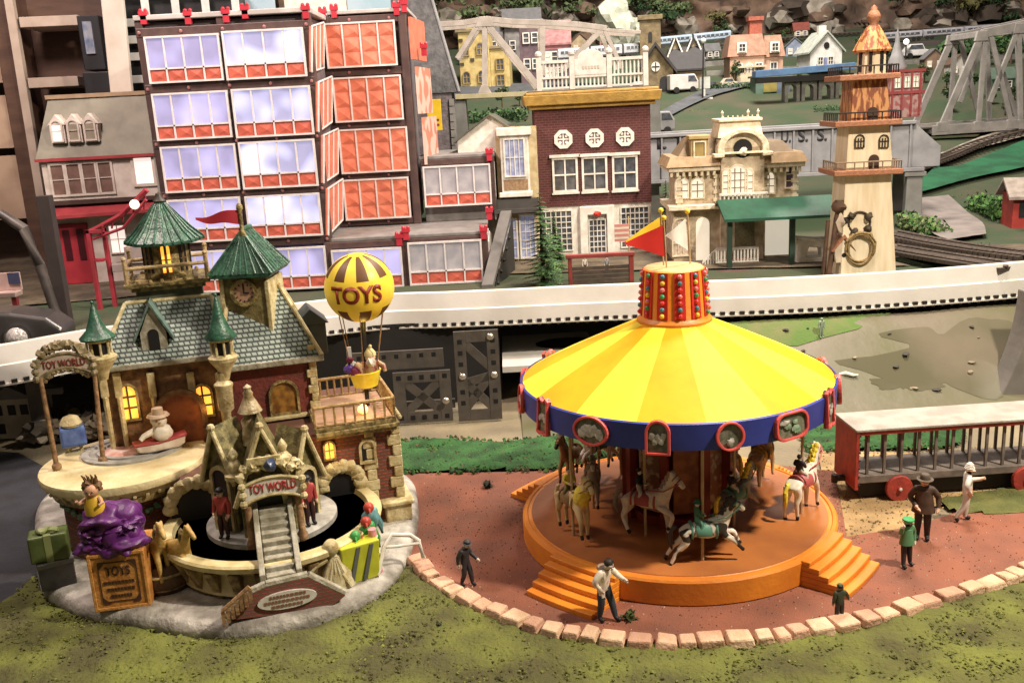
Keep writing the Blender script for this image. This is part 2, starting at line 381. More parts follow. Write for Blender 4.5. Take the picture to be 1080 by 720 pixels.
# kerb stones
STONE = [mat('kerb_stone_pink', (.62, .40, .27), .85, (.50, .30, .19), 9, .5, 60), mat('kerb_stone_buff', (.66, .46, .31), .85, (.5, .33, .21), 9, .5, 60), mat('kerb_stone_rose', (.52, .31, .21), .85, (.42, .24, .16), 9, .5, 60)]
acc = 0; last = None; i = 0
segs = [(a, b, (b-a).length) for a, b in zip(KERB, KERB[1:])]; tot = sum(s_[2] for s_ in segs)
def along(t):
    for a, b, L in segs:
        if t <= L: return a+(b-a)*(t/L), (b-a).normalized()
        t -= L
    return segs[-1][1], (segs[-1][1]-segs[-1][0]).normalized()
t = 0.
while t < tot-.1 and i < 60:
    L = random.uniform(.088, .15); p, d = along(t+L/2); t += L+.004
    hgt = random.uniform(.045, .062); W = random.uniform(.05, .062); bm_ = MB()
    bm_.box(-L/2, L/2, -W, W, 0, hgt, tx=.008, ty=.008)
    for v_ in bm_.v: v_ += Vector((random.uniform(-.007, .007), random.uniform(-.007, .007), random.uniform(-.005, .005) if v_.z > .01 else 0))
    o = bm_.build('kerb_stone', random.choice(STONE), bevel=.01, seg=2)
    o.location = (p.x+random.uniform(-.006, .006), p.y+random.uniform(-.008, .008), .005); o.rotation_euler = (random.uniform(-.05, .05), random.uniform(-.05, .05), atan2(d.y, d.x)+random.uniform(-.09, .09))
    tag(o, 'pale pink stone block in the curved kerb round the red plaza', 'kerb stone', 'kerb stones edging the plaza'); i += 1
# ================================================================== people and horses (toy figures)
P_EDGES = [('pel', 'sp'), ('sp', 'ch'), ('ch', 'nk'), ('nk', 'hd'), ('hd', 'tp')]
for s_ in 'LR':
    P_EDGES += [('ch', 'sh'+s_), ('sh'+s_, 'el'+s_), ('el'+s_, 'wr'+s_), ('wr'+s_, 'pm'+s_), ('pel', 'hp'+s_), ('hp'+s_, 'kn'+s_), ('kn'+s_, 'an'+s_), ('an'+s_, 'to'+s_)]
    P_EDGES += [('pm'+s_, 'f%d%s' % (i, s_)) for i in range(4)]+[('wr'+s_, 'th'+s_)]
def person(fr, hpx, label, jacket, trousers, shoe, hat=None, hair=None, pose=None, yaw=0., cat='figurine', skinm=None, extras=None, name='person', group=None, lift=0.):
    """fr: frame at the feet; forward is -y before the turn"""
    P = dict(pel=(0, 0, .95), sp=(0, 0, 1.14), ch=(0, 0, 1.34), nk=(0, -.01, 1.50), hd=(0, -.02, 1.62), tp=(0, -.02, 1.72))
    for s_, sg in (('L', 1), ('R', -1)):
        P.update({'sh'+s_: (sg*.2, 0, 1.41), 'el'+s_: (sg*.27, .02, 1.14), 'wr'+s_: (sg*.27, -.06, .9), 'hp'+s_: (sg*.1, 0, .9), 'kn'+s_: (sg*.11, -.02, .5), 'an'+s_: (sg*.12, 0, .08), 'to'+s_: (sg*.13, -.17, .05)})
    P.update(pose or {})
    for s_, sg in (('L', 1), ('R', -1)):
        w_ = Vector(P['wr'+s_]); d = (w_-Vector(P['el'+s_])).normalized(); pm = w_+d*.075; P['pm'+s_] = tuple(pm)
        side = d.cross(Vector((sg, 0, 0))); side = side.normalized() if side.length > .2 else Vector((0, -1, 0))
        for i_ in range(4): P['f%d%s' % (i_, s_)] = tuple(pm+d*(.085-.012*abs(i_-1.2))+side*(.033*(i_-1.5))+Vector((-sg*.02, 0, 0)))
        P['th'+s_] = tuple(w_+d*.06-side*.07)
    R = dict(pel=(.19, .15), sp=(.18, .14), ch=(.2, .15), nk=.08, hd=(.138, .142), tp=(.095, .105))
    for s_ in 'LR':
        R.update({'sh'+s_: .1, 'el'+s_: .085, 'wr'+s_: .06, 'pm'+s_: (.05, .035), 'hp'+s_: .125, 'kn'+s_: .1, 'an'+s_: .07, 'to'+s_: .055, 'th'+s_: .016})
        R.update({'f%d%s' % (i_, s_): .013 for i_ in range(4)})
    me = skin(P_EDGES, P, R, 'pel')
    B = [('pel', 'sp', 0), ('sp', 'ch', 0), ('ch', 'nk', 0), ('hd', 'tp', 3), ('nk', 'hd', 3)]
    for s_ in 'LR': B += [('sh'+s_, 'el'+s_, 0), ('el'+s_, 'wr'+s_, 0), ('wr'+s_, 'pm'+s_, 3), ('pm'+s_, 'f1'+s_, 3), ('wr'+s_, 'th'+s_, 3), ('hp'+s_, 'kn'+s_, 1), ('kn'+s_, 'an'+s_, 1), ('an'+s_, 'to'+s_, 2)]
    paint(me, [jacket, trousers, shoe, skinm or SKINM], B, P)
    k = hpx/1.75; f2 = Frame(fr.P+Vector((0, 0, lift*fr.s)), fr.r+yaw, fr.s*k)
    root = thing(name, label, cat, f2, group)
    obj('body', me, root)
    hd = Vector(P['hd']); up = (Vector(P['tp'])-Vector(P['nk'])).normalized()
    fw = Vector((0, -1, 0)); fw = (fw-up*fw.dot(up)).normalized(); sd = fw.cross(up)
    HM = Matrix((( -sd.x, -fw.x, up.x, hd.x), (-sd.y, -fw.y, up.y, hd.y), (-sd.z, -fw.z, up.z, hd.z), (0, 0, 0, 1)))
    e = MB(HM); [e.ball((sx*.042, -.112, .01), .018, 8) for sx in (-1, 1)]; e.build('eyes', BLACK, root, smooth=True)
    e = MB(HM); e.ball((0, -.125, -.02), .022, 8, sz=1.3); [e.ball((sx*.115, 0, -.01), .03, 8, sx=.5) for sx in (-1, 1)]; e.build('nose_and_ears', skinm or SKINM, root, smooth=True)
    e = MB(HM); e.tube([(-.04, -.112, -.065), (0, -.12, -.072), (.04, -.112, -.065)], .008, 6); e.build('mouth', DKRED, root)
    if hair:
        e = MB(HM); e.blob((0, .03, .05), .125, 3, .12, 2, 2, sz=.95); e.build('hair', hair, root, smooth=True)
    if hat:
        kind, hm = hat; e = MB(HM)
        if kind == 'brim': e.lathe([(.2, .045), (.205, .06), (.13, .075), (.12, .17), (.09, .20), (0, .2)], 18); e.build('hat', hm, root, smooth=True)
        elif kind == 'cap': e.lathe([(.128, .02), (.13, .08), (.1, .15), (0, .18)], 16); e.box(-.08, .08, -.2, -.1, .03, .05); e.build('cap', hm, root, smooth=True)
        elif kind == 'beret': e.lathe([(.11, .05), (.2, .07), (.19, .12), (.08, .15), (0, .155)], 18); e.build('hat', hm, root, smooth=True)
        elif kind == 'turban':
            for i_ in range(4): e.lathe([(.115-.012*i_, .02+.04*i_), (.145-.016*i_, .04+.04*i_), (.115-.016*i_, .065+.04*i_)], 18)
            e.ball((0, 0, .13), .09, 12); e.build('turban', hm, root, smooth=True)
        elif kind == 'bowler': e.lathe([(.17, .05), (.175, .06), (.125, .07), (.12, .14), (.07, .19), (0, .2)], 18); e.build('hat', hm, root, smooth=True)
    if extras: extras(root, P, HM)
    return root
H_E = [('pv', 'bl'), ('bl', 'ct'), ('ct', 'nb'), ('nb', 'nm'), ('nm', 'po'), ('po', 'mz'), ('mz', 'ns')]
for s_ in 'LR':
    H_E += [('ct', 'sh'+s_), ('sh'+s_, 'fk'+s_), ('fk'+s_, 'ff'+s_), ('ff'+s_, 'fh'+s_), ('pv', 'hp'+s_), ('hp'+s_, 'st'+s_), ('st'+s_, 'hk'+s_), ('hk'+s_, 'hf'+s_), ('hf'+s_, 'hh'+s_)]
    H_E += [('po', 'ea'+s_)]
HORSE_POSES = {
 'gallop': dict(fkL=(29, 4.5, -5), ffL=(33, 4.5, -13), fhL=(35.5, 4.5, -16), fkR=(27, -4.5, -9), ffR=(33, -4.5, -15), fhR=(36, -4.5, -18), hkL=(-25, 5, -14), hfL=(-31, 5, -22), hhL=(-33, 5, -26), hkR=(-24, -5, -16), hfR=(-29, -5, -25), hhR=(-31, -5, -29)),
 'trot': dict(fkL=(19, 4.5, -15), ffL=(20, 4.5, -27), fhL=(21, 4.5, -31), fkR=(28, -4.5, -9), ffR=(25, -4.5, -18), fhR=(22.5, -4.5, -21), hkL=(-22, 5, -17), hfL=(-21, 5, -28), hhL=(-19.5, 5, -32), hkR=(-20, -5, -16), hfR=(-15, -5, -27), hhR=(-12.5, -5, -30)),
 'stand': dict(fkL=(18, 4.5, -14), ffL=(18, 4.5, -27), fhL=(19, 4.5, -31), fkR=(22, -4.5, -13), ffR=(22, -4.5, -24), fhR=(24, -4.5, -28), hkL=(-21, 5, -16), hfL=(-20, 5, -27), hhL=(-19, 5, -31), hkR=(-18, -5, -15), hfR=(-16, -5, -25), hhR=(-15, -5, -29))}
def horse_mesh(pose, coat, hoof, muzzle):
    P = dict(pv=(-16, 0, 1), bl=(0, 0, -1.5), ct=(14, 0, 1), nb=(19, 0, 8), nm=(23, 0, 17), po=(26.5, 0, 25), mz=(33, 0, 20), ns=(37, 0, 15.5))
    for s_, sg in (('L', 1), ('R', -1)):
        P.update({'sh'+s_: (17, sg*4.2, -4), 'hp'+s_: (-17, sg*4.6, -2), 'st'+s_: (-14.5, sg*5.4, -9), 'ea'+s_: (25, sg*2.4, 30)})
    P.update({k: (x, y, z*1.14) for k, (x, y, z) in HORSE_POSES[pose].items()})
    R = dict(pv=(7.6, 7.6), bl=(7.8, 8.2), ct=(7.2, 8), nb=(5, 6.6), nm=(3.8, 5), po=(3.6, 4.1), mz=(2.7, 3), ns=(2.1, 2.2))
    for s_ in 'LR': R.update({'sh'+s_: 4.2, 'fk'+s_: 2.5, 'ff'+s_: 1.6, 'fh'+s_: 1.9, 'hp'+s_: 5.4, 'st'+s_: 4.2, 'hk'+s_: 2.2, 'hf'+s_: 1.6, 'hh'+s_: 1.9, 'ea'+s_: .9})
    me = skin(H_E, P, R, 'bl')
    B = [('pv', 'bl', 0), ('bl', 'ct', 0), ('ct', 'nb', 0), ('nb', 'nm', 0), ('nm', 'po', 0), ('po', 'mz', 0), ('mz', 'ns', 2)]
    for s_ in 'LR': B += [('sh'+s_, 'fk'+s_, 0), ('fk'+s_, 'ff'+s_, 0), ('ff'+s_, 'fh'+s_, 1), ('st'+s_, 'hk'+s_, 0), ('hp'+s_, 'st'+s_, 0), ('hk'+s_, 'hf'+s_, 0), ('hf'+s_, 'hh'+s_, 1)]
    paint(me, [coat, hoof, muzzle], B, P); return me, P
# ================================================================== carousel
cp = onz(713, 533, .16); CF = Frame((cp.x, cp.y, 0), 0., depth(cp)/F)
car = thing('carousel', 'large toy carousel with a yellow striped conical canopy and orange platform on the red plaza', 'carousel', CF)
DZ = .16/CF.s; RD = 162.
m = MB(); m.lathe([(RD-2, 0), (RD, 2), (RD, DZ-3), (RD-1.5, DZ-1), (RD-5, DZ-.2), (RD-6, DZ-1.6), (RD-9, DZ-1.6), (RD-10, DZ-.6)], 120)
m.build('platform', ORANGE, car, smooth=True, ang=35)
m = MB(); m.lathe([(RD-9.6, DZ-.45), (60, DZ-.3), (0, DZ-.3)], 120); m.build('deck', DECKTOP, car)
for az in (-42, -132, 138, 48):
    m = MB(Matrix.Rotation(radians(az), 4, 'Z')); n_ = 5; hw = 38
    for k in range(n_):
        r1 = RD+3+(n_-k-1)*9.; z0, z1 = DZ*k/n_, DZ*(k+1)/n_-(.8 if k == n_-1 else 0)
        m.prism([(150, -hw), (r1, -hw), (r1+1.5, -hw*.5), (r1+2, 0), (r1+1.5, hw*.5), (r1, hw), (150, hw)], z0, z1, 'z')
    m.build('steps', ORANGE, car, bevel=.9)
# centre column
m = MB()
for k in range(8):
    a = radians(k*45+22.5); m.box(-5, 5, -4, 4, DZ-.5, 168, M=Matrix.Rotation(a, 4, 'Z') @ Matrix.Translation((52, 0, 0)))
m.lathe([(56, DZ-.5), (56, DZ+9), (50, DZ+9)], 8); m.lathe([(40, 168), (40, 100), (40, DZ)], 8)
m.build('centre_column', DKRED, car, bevel=.6)
PANELPIC = mat('painted_scene_panel', (.50, .38, .26), .4, (.22, .10, .05), 14, detail=2, lo=.42, hi=.52)
for k in range(8):
    m = MB(Matrix.Rotation(radians(k*45+5), 4, 'Z') @ Matrix.Translation((46, 0, 0))); m.box(-1, 1, -15, 15, DZ+12, 150)
    m.build('mirror_panel', PANELPIC if k % 2 else mat('amber_panel', (.42, .16, .06), .45, (.2, .06, .03), 12), car)
# canopy
RC = 155; ZR = 171; ZT = 229; NS = 16
pie = MB()
for k in range(NS):
    a0, a1 = 2*pi*k/NS-pi/2, 2*pi*(k+1)/NS-pi/2
    pts = []; q = 4
    for j in range(7):
        t = j/6; r = RC+(34-RC)*t; z = ZR+(ZT-ZR)*(t**.93)
        for i in range(q+1): a = a0+(a1-a0)*i/q; pts.append((r*cos(a), r*sin(a), z))
    fs = [(j*(q+1)+i, j*(q+1)+i+1, (j+1)*(q+1)+i+1, (j+1)*(q+1)+i) for j in range(6) for i in range(q)]
    pie._add(pts, fs, k % 2)
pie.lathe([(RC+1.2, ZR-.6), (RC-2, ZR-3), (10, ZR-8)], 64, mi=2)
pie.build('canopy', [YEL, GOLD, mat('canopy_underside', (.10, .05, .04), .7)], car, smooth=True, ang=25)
m = MB(); m.lathe([(RC+1.5, ZR-24), (RC+2.5, ZR), (RC+.5, ZR+1), (RC-1, ZR-24), (RC+1.5, ZR-24)], 96); m.build('rim_band', BLUE, car, smooth=True, ang=30)
# drum
m = MB(); m.lathe([(36, ZT-5), (37.4, ZT-2), (37.4, ZT+1), (35, ZT+3), (33.5, ZT+5), (30, ZT+51), (28.4, ZT+52)], 64); m.build('drum', ORANGE, car, smooth=True, ang=40)
m = MB(); m.lathe([(29, ZT+51.8), (27.5, ZT+53), (0, ZT+53.5)], 48); m.build('drum_top', mat('tan_drum_top', (.66, .40, .18), .6), car, smooth=True)
BEADS = [mat('bead_red', (.6, .04, .04), .2), mat('bead_yellow', (.7, .5, .05), .2), mat('bead_green', (.04, .3, .12), .2), mat('bead_teal', (.06, .2, .28), .2), mat('bead_pink', (.7, .2, .2), .2)]
for k in range(12):
    a = radians(k*30-90); M_ = Matrix.Rotation(a, 4, 'Z')
    m = MB(M_); m._add([(34.2, -5.6, ZT+5.5), (34.2, 5.6, ZT+5.5), (30.8, 4.9, ZT+51), (30.8, -4.9, ZT+51), (32, -5.8, ZT+5.5), (32, 5.8, ZT+5.5), (29, 5., ZT+51), (29, -5., ZT+51)], [(0, 1, 2, 3), (0, 4, 5, 1), (3, 2, 6, 7), (0, 3, 7, 4), (1, 5, 6, 2)])
    p_ = m.build('red_stripe', RED, car)
    m = MB(M_)
    for j in range(7):
        z = ZT+9+6.4*j; r = 34.8-(z-ZT-5)*.075; m.ball((r, 0, z), 2.5, 10, mi=(0, 3, 0, 4, 0, 3, 4)[j] if (k % 3 == 0) else (k+j*2) % 5)
    m.build('beads', BEADS, p_, smooth=True)
# flags
def flagpole(u, v0, v1, y, kind, tip, base0, base1, mm):
    x, z0 = CF.fy(u, v0, y); x1, z1 = CF.fy(u-3, v1, y)
    m = MB(); m.tube([(x, y, ZT+52), (x1, y, z1)], .8, 8); p_ = m.build('flag_pole', BRASS, car, smooth=True)
    m = MB(); m.ball((x1, y, z1+2), 2.7, 12); m.build('ball_finial', YELP, p_, smooth=True)
    a = CF.fy(*base0, y); b = CF.fy(*base1, y); c = CF.fy(*tip, y-6); n_ = 8; vs = []
    for i in range(n_+1):
        t = i/n_
        for e in (a, b):
            q = (e[0]+(c[0]-e[0])*t, y-6*t+2.2*sin(t*6+y)*t, e[1]+(c[1]-e[1])*t); vs += [q, (q[0], q[1]+.7, q[2])]
    fs = []
    for i in range(n_):
        o_ = i*4; fs += [(o_, o_+4, o_+6, o_+2), (o_+1, o_+3, o_+7, o_+5), (o_, o_+1, o_+5, o_+4), (o_+2, o_+6, o_+7, o_+3)]
    m = MB(); m._add(vs, fs+[(0, 2, 3, 1)]); m.build('pennant', mm, p_, smooth=True)
flagpole(703, 283, 232, -8, 0, (657, 257), (700, 237), (702, 271), RED)
flagpole(700, 279, 224, 6, 0, (658, 255), (696, 229), (699, 250), YELP)
flagpole(728, 279, 225, 8, 0, (702, 249), (723, 231), (726, 264), mat('flag_white', (.85, .83, .78), .6))
# medallions round the rim
def outline(kind):
    if kind == 'round': return oval(0, 0, 13, 13)
    if kind == 'oval': return oval(0, 0, 18.5, 13.5)
    if kind == 'egg': return oval(0, 0, 11.5, 15)
    if kind == 'arch': return arch(-11, 11, -15, 16, 12)
    if kind == 'pill':
        o = []
        for cx, cz, a0 in ((10.5, 3.5, 0), (-10.5, 3.5, 90), (-10.5, -3.5, 180), (10.5, -3.5, 270)): o += [(cx+9*cos(radians(a0+i*18)), cz+9*sin(radians(a0+i*18))) for i in range(6)]
        return o
    return [(-9.5, -17), (-4, -18.5), (0, -16.5), (4, -18.5), (9.5, -17), (8.6, -12), (8.6, 12), (9.5, 16), (5, 18.5), (2, 15.5), (-2, 15.5), (-5, 18.5), (-9.5, 16), (-8.6, 12), (-8.6, -12)]
KINDS = ['round', 'pill', 'scallop', 'egg', 'arch', 'oval', 'scallop', 'egg', 'round', 'oval', 'scallop', 'egg', 'egg', 'scallop', 'oval', 'arch']
FIGW = mat('medallion_white', (.52, .49, .44), .5, (.3, .27, .23), 40); FIGG = mat('medallion_green', (.14, .26, .16), .5, (.3, .36, .26), 50)
for k, kd in enumerate(KINDS):
    az = radians(7+22.5*k)-pi/2; M_ = Matrix.Rotation(az, 4, 'Z') @ Matrix.Translation((RC+3, 0, ZR-12)) @ Matrix.Rotation(pi/2, 4, 'Z') @ Matrix.Rotation(radians(-4), 4, 'X')
    po = outline(kd); cx = 0; pi_ = [(p[0]*(1-2.4/max(8, abs(p[0])+.01 if abs(p[0]) > 8 else 12)), p[1]*.86) for p in po]
    m = MB(M_); m.ring(po, pi_, -2.8, 2.4); fr_ = m.build('medallion', PINKRED, car, bevel=.5)
    m = MB(M_); m.prism(po, -.4, 2, mb=None); m.build('picture', MIRROR, fr_)
    m = MB(M_); rr = random.Random(k)
    hx = max(p[0] for p in po)*.55; hz = max(p[1] for p in po)*.45
    if kd in ('round',):
        m.blob((0, -2, -hz*.8), 3.5, k, .4, 2, 2, sy=.25)
    elif kd == 'pill':
        for i in range(6): m.blob((rr.uniform(-hx, hx), -1.8, rr.uniform(-hz, hz)), rr.uniform(3, 5), i+k, .5, 2, 2, sy=.2, sz=.6, mi=(0, 1, 1)[i % 3])
    else:
        for i in range(5): m.blob(((i-2)*hx*.42, -1.8, -hz*.25+rr.uniform(-.2, .5)*hz), hx*.42, i+k, .4, 2, 2, sy=.18, sz=1.25 if i != 2 else 1.5)
    m.build('painted_motif', [FIGW, FIGG], fr_, smooth=True)
# horses
HW = mat('horse_white', (.82, .77, .66), .5, (.70, .62, .50), 25); HT = mat('horse_tan', (.62, .50, .28), .5, (.48, .36, .17), 20)
HB = mat('horse_brown', (.30, .17, .07), .5, (.2, .10, .04), 20); HG = mat('horse_grey', (.32, .30, .25), .5, (.20, .19, .15), 20); HD = mat('horse_dark', (.045, .035, .03), .5)
PINTO = mat('horse_pinto', (.75, .70, .60), .5, (.03, .025, .02), 11, lo=.53, hi=.56, detail=1)
YMANE = mat('yellow_mane', (.85, .70, .08), .5, (.65, .48, .03), 60)
CLOTHY = mat('yellow_caparison', (.68, .56, .08), .6, (.5, .4, .04), 40)
def horse(pole_px, pose, coat, hoof, muzzle, mane, tail, saddle, lift, scale=1., z_pole=None, cape=None, az=None, rad_=None, kind='horse', turn=0.):
    if pole_px: lx, ly = CF.fz(pole_px[0], pole_px[1], DZ)
    else: lx, ly = rad_*cos(radians(az)), rad_*sin(radians(az))
    k_ = min(1, 126/hypot(lx, ly)); lx *= k_; ly *= k_
    th = atan2(ly, lx)+pi/2+radians(turn)
    base = bpy.data.objects.new('carousel_horse', None)
    me, P = horse_mesh(pose, coat, hoof, muzzle)
    bo = obj('carousel_horse', me, car); bo.location = (lx, ly, DZ+lift); bo.rotation_euler = (0, 0, th); bo.scale = (scale,)*3
    bpy.data.objects.remove(base)
    m = MB(); m.tube([(0, 0, -lift/scale), (0, 0, (ZR-10-DZ-lift)/scale)], 1.5/scale, 10); m.build('pole', BRASS, bo, smooth=True)
    m = MB()
    nk = [Vector(P[q]) for q in ('nb', 'nm', 'po')]
    for i in range(9):
        t = i/8*2; a, b = (nk[0], nk[1]) if t < 1 else (nk[1], nk[2]); c = a+(b-a)*(t % 1 if t < 2 else 1)
        m.blob((c.x-4.2+.6*t, (i % 2-.5)*2.2, c.z+1.6), 3., i, .3, 2, 2, sx=.8, sy=.8, sz=1.2)
    if kind == 'horse': m.build('mane', mane, bo, smooth=True)
    m = MB(); pv = Vector(P['pv'])
    m.tube([pv+Vector((-6, 0, 3)), pv+Vector((-10, 0, 3)), pv+Vector((-13, .5, -4)), pv+Vector((-13, 0, -13)), pv+Vector((-11, .5, -20))], [1.6, 2.6, 3.1, 2.5, .5], 8)
    m.build('tail', tail, bo, smooth=True, sub=1)
    m = MB(); m.lathe([(8.6, -7), (9.2, -6), (9.4, 0), (9.2, 6), (8.6, 7)], 22, a0=radians(-15), a1=radians(195), M=Matrix.Translation((0, 0, -1)) @ Matrix.Rotation(pi/2, 4, 'Y') @ Matrix.Rotation(pi/2, 4, 'Z'))
    m.blob((-4.5, 0, 8.6), 3.4, 1, .1, 1, 2, sx=.8, sy=1.4, sz=.8); m.build('saddle', saddle, bo, smooth=True)
    m = MB(); mz, po_ = Vector(P['mz']), Vector(P['po'])
    ax = (mz-po_).normalized()
    for t, rr in ((.25, 3.9), (.78, 3.3)):
        c = po_+(mz-po_)*t; q = ax.to_track_quat('Z', 'Y').to_matrix().to_4x4(); m.lathe([(rr, -.6), (rr+.3, 0), (rr, .6)], 14, M=Matrix.Translation(c) @ q)
    for sy in (-1, 1): m.tube([mz+Vector((0, sy*3.1, 0)), Vector((20, sy*6, 12)), Vector((6, sy*5, 10))], .6, 5)
    m.build('bridle', saddle if kind == 'horse' else HD, bo, smooth=True)
    for x_, r_ in ((11.5, 8.6), (-10.5, 8.4)): m = MB(); m.lathe([(r_, -.9), (r_+.35, 0), (r_, .9)], 20, M=Matrix.Translation((x_, 0, -.3)) @ Matrix.Rotation(pi/2, 4, 'Y')); m.build('girth', saddle, bo, smooth=True)
    if cape:
        m = MB(); m.lathe([(7.6, -6), (8.7, -2), (8.2, 6), (6.2, 12)], 20, M=Matrix.Translation((16.5, 0, 6)) @ Matrix.Rotation(radians(28), 4, 'Y'), sx=1., sy=.85); m.build('neck_cloth', cape, bo, smooth=True)
    return Frame(CF.M @ Vector((lx, ly, DZ+lift)), th, CF.s*scale)
SADR = mat('saddle_rose', (.45, .10, .10), .5); SADG = mat('saddle_green', (.10, .26, .19), .5); SADB = mat('saddle_brown', (.22, .13, .05), .5)
hf = {}
hf['tan'] = horse((604, 564), 'stand', HT, BLACK, HT, HT, HT, SADB, 40, 1.08, cape=CLOTHY)
hf['rose'] = horse((681, 565), 'trot', HW, BLACK, HW, mat('rose_grey_mane', (.36, .26, .23), .6), HG, SADR, 40, 1.1)
hf['pinto'] = horse((741, 590), 'gallop', PINTO, BLACK, HW, HD, HD, SADG, 31, 1.04)
hf['white'] = horse((849, 541), 'stand', HW, BLACK, HW, YMANE, YMANE, SADR, 36, 1.1, turn=-30)
hf['grey'] = horse((774, 556), 'gallop', HG, HB, HT, YMANE, YMANE, SADG, 36, .95)
hf['antl'] = horse((802, 512), 'stand', HT, HT, HT, YMANE, HB, mat('saddle_ochre', (.5, .34, .06), .5), 38, 1.0, turn=-60)
horse((626, 535), 'trot', HG, BLACK, HW, HW, HG, SADB, 40, .95)
horse((578, 504), 'stand', HB, HD, HD, HD, HD, SADB, 38, .95)
horse((655, 500), 'trot', HW, BLACK, HW, HG, HG, SADR, 48, .95)
horse((828, 484), 'trot', HT, HD, HW, HB, HB, SADR, 44, .95)
horse((707, 528), 'trot', HW, BLACK, HW, HB, HT, SADG, 46, .9)
horse((765, 520), 'gallop', HW, BLACK, HW, YMANE, YMANE, SADR, 46, .95)
horse((632, 506), 'gallop', HW, BLACK, HW, HG, HG, SADG, 44, .95)
horse((690, 500), 'trot', HT, BLACK, HW, HB, HB, SADB, 44, .9)
horse(None, 'gallop', HT, BLACK, HW, HB, HB, SADG, 38, .95, az=100, rad_=112)
horse(None, 'trot', HW, BLACK, HW, YMANE, HT, SADB, 38, .95, az=62, rad_=116)
# riders
SIT = dict(hpL=(.12, 0, .9), hpR=(-.12, 0, .9), knL=(.33, -.2, .72), knR=(-.33, -.2, .72), anL=(.36, -.05, .36), anR=(-.36, -.05, .36), toL=(.36, -.2, .3), toR=(-.36, -.2, .3),
           elL=(.3, -.06, 1.16), wrL=(.17, -.28, 1.08), elR=(-.3, -.06, 1.16), wrR=(-.17, -.28, 1.08))
COATG = mat('green_coat', (.04, .15, .08), .6); COATY = mat('yellow_coat', (.7, .56, .08), .6); COATD = mat('dark_coat', (.03, .027, .03), .6); TRW = mat('pale_trousers', (.6, .55, .48), .6)
PALE = mat('pale_painted_face', (.72, .60, .52), .55); HAIRD = mat('dark_hair', (.025, .018, .012), .6); HAIRB = mat('brown_hair', (.16, .08, .03), .6)
def rider(key, hpx, label, jk, tr, hat=None, hair=None, sk=None, back=-5):
    f = hf[key]; k = hpx/1.75; P = f.M @ Vector((back, 0, 8.2)); P = P+Vector((0, 0, -.78*k*f.s))
    return person(Frame(P, f.r, f.s), hpx, label, jk, tr, BLACK, hat, hair, SIT, yaw=pi/2, skinm=sk, name='toy_rider', group='toy riders on the carousel horses')
rider('tan', 34, 'toy rider in yellow on the tan carousel horse with the yellow neck cloth', COATY, mat('olive_trousers', (.16, .13, .04), .6), None, HAIRB, PALE)
rider('rose', 34, 'toy rider in a dark jacket on the white horse with rose saddle', COATD, TRW, None, HAIRD, PALE)
rider('pinto', 34, 'toy rider in green coat and dark hat on the black and white pinto horse', COATG, SADG, ('brim', COATG), None, PALE)
rider('white', 32, 'dark-haired toy rider on the white carousel horse with yellow mane', COATD, TRW, None, HAIRD, PALE)
rider('grey', 32, 'toy rider in black jacket leaning over the grey horse with yellow mane', COATD, TRW, None, HAIRD, PALE)
def ears(root, P, HM):
    m = MB(HM); [m.tube([(sx*.05, .02, .09), (sx*.08, .03, .25), (sx*.1, .05, .42)], [.045, .05, .015], 8) for sx in (-1, 1)]; m.build('long_ears', HT, root, smooth=True)
f = hf['antl']; P_ = f.M @ Vector((-4, 0, 8)); person(Frame(P_+Vector((0, 0, -.78*46/1.75*f.s)), f.r, f.s), 46, 'tan toy rabbit with long upright ears riding at the right of the carousel', HT, SADB, HB, None, None, SIT, yaw=pi/2, skinm=HT, name='toy_rabbit', cat='toy rabbit', extras=ears, group='toy riders on the carousel horses')
# ================================================================== figures on the plaza
def at(u, v, lift=0.): p = onz(u, v, .006+lift); return Frame(p, 0., depth(p)/F)
NAVY = mat('navy_trousers', (.03, .045, .06), .6); WJ = mat('white_jacket', (.78, .72, .60), .6, (.66, .58, .46), 30); BRC = mat('brown_coat', (.085, .045, .03), .6, (.05, .03, .02), 30)
def scarf(root, P, HM):
    m = MB(); m.lathe([(.13, 1.40), (.18, 1.44), (.15, 1.50)], 16, c=(0, -.03, 0)); m.build('scarf', mat('taupe_scarf', (.30, .23, .17), .7), root, smooth=True)
    m = MB(); m.box(-.03, .03, -.15, -.12, 1.05, 1.38, tx=.01); m.build('tie', PINK, root)
person(at(637, 653), 73, 'toy man in white jacket and navy trousers leaning forward before the carousel steps', WJ, NAVY, BLACK, None, HAIRD,
       dict(sp=(0, -.02, 1.13), ch=(.0, -.08, 1.32), shL=(.2, -.08, 1.39), shR=(-.2, -.08, 1.39), nk=(0, -.14, 1.47), hd=(0, -.2, 1.57), tp=(0, -.24, 1.67), elR=(-.34, .02, 1.16), wrR=(-.2, -.05, .93), elL=(.28, -.25, 1.2), wrL=(.24, -.48, 1.17), knL=(.14, -.15, .5), anL=(.15, -.26, .08), toL=(.17, -.42, .05), anR=(-.12, .05, .08), toR=(-.14, -.12, .05)), yaw=radians(48), skinm=PALE, extras=scarf)
person(at(492, 617), 52, 'small toy man in a black suit and cap striding across the shaded plaza', COATD, COATD, BLACK, ('bowler', COATD), None,
       dict(ch=(0, -.06, 1.34), nk=(0, -.1, 1.5), hd=(0, -.13, 1.61), tp=(0, -.15, 1.71), elL=(.27, -.1, 1.14), wrL=(.2, -.4, 1.02), elR=(-.28, .1, 1.16), wrR=(-.27, .12, .9), anL=(.1, -.2, .08), toL=(.1, -.36, .06), knL=(.1, -.15, .5), anR=(-.1, .14, .08), toR=(-.1, -.02, .05)), yaw=radians(60), skinm=PALE)
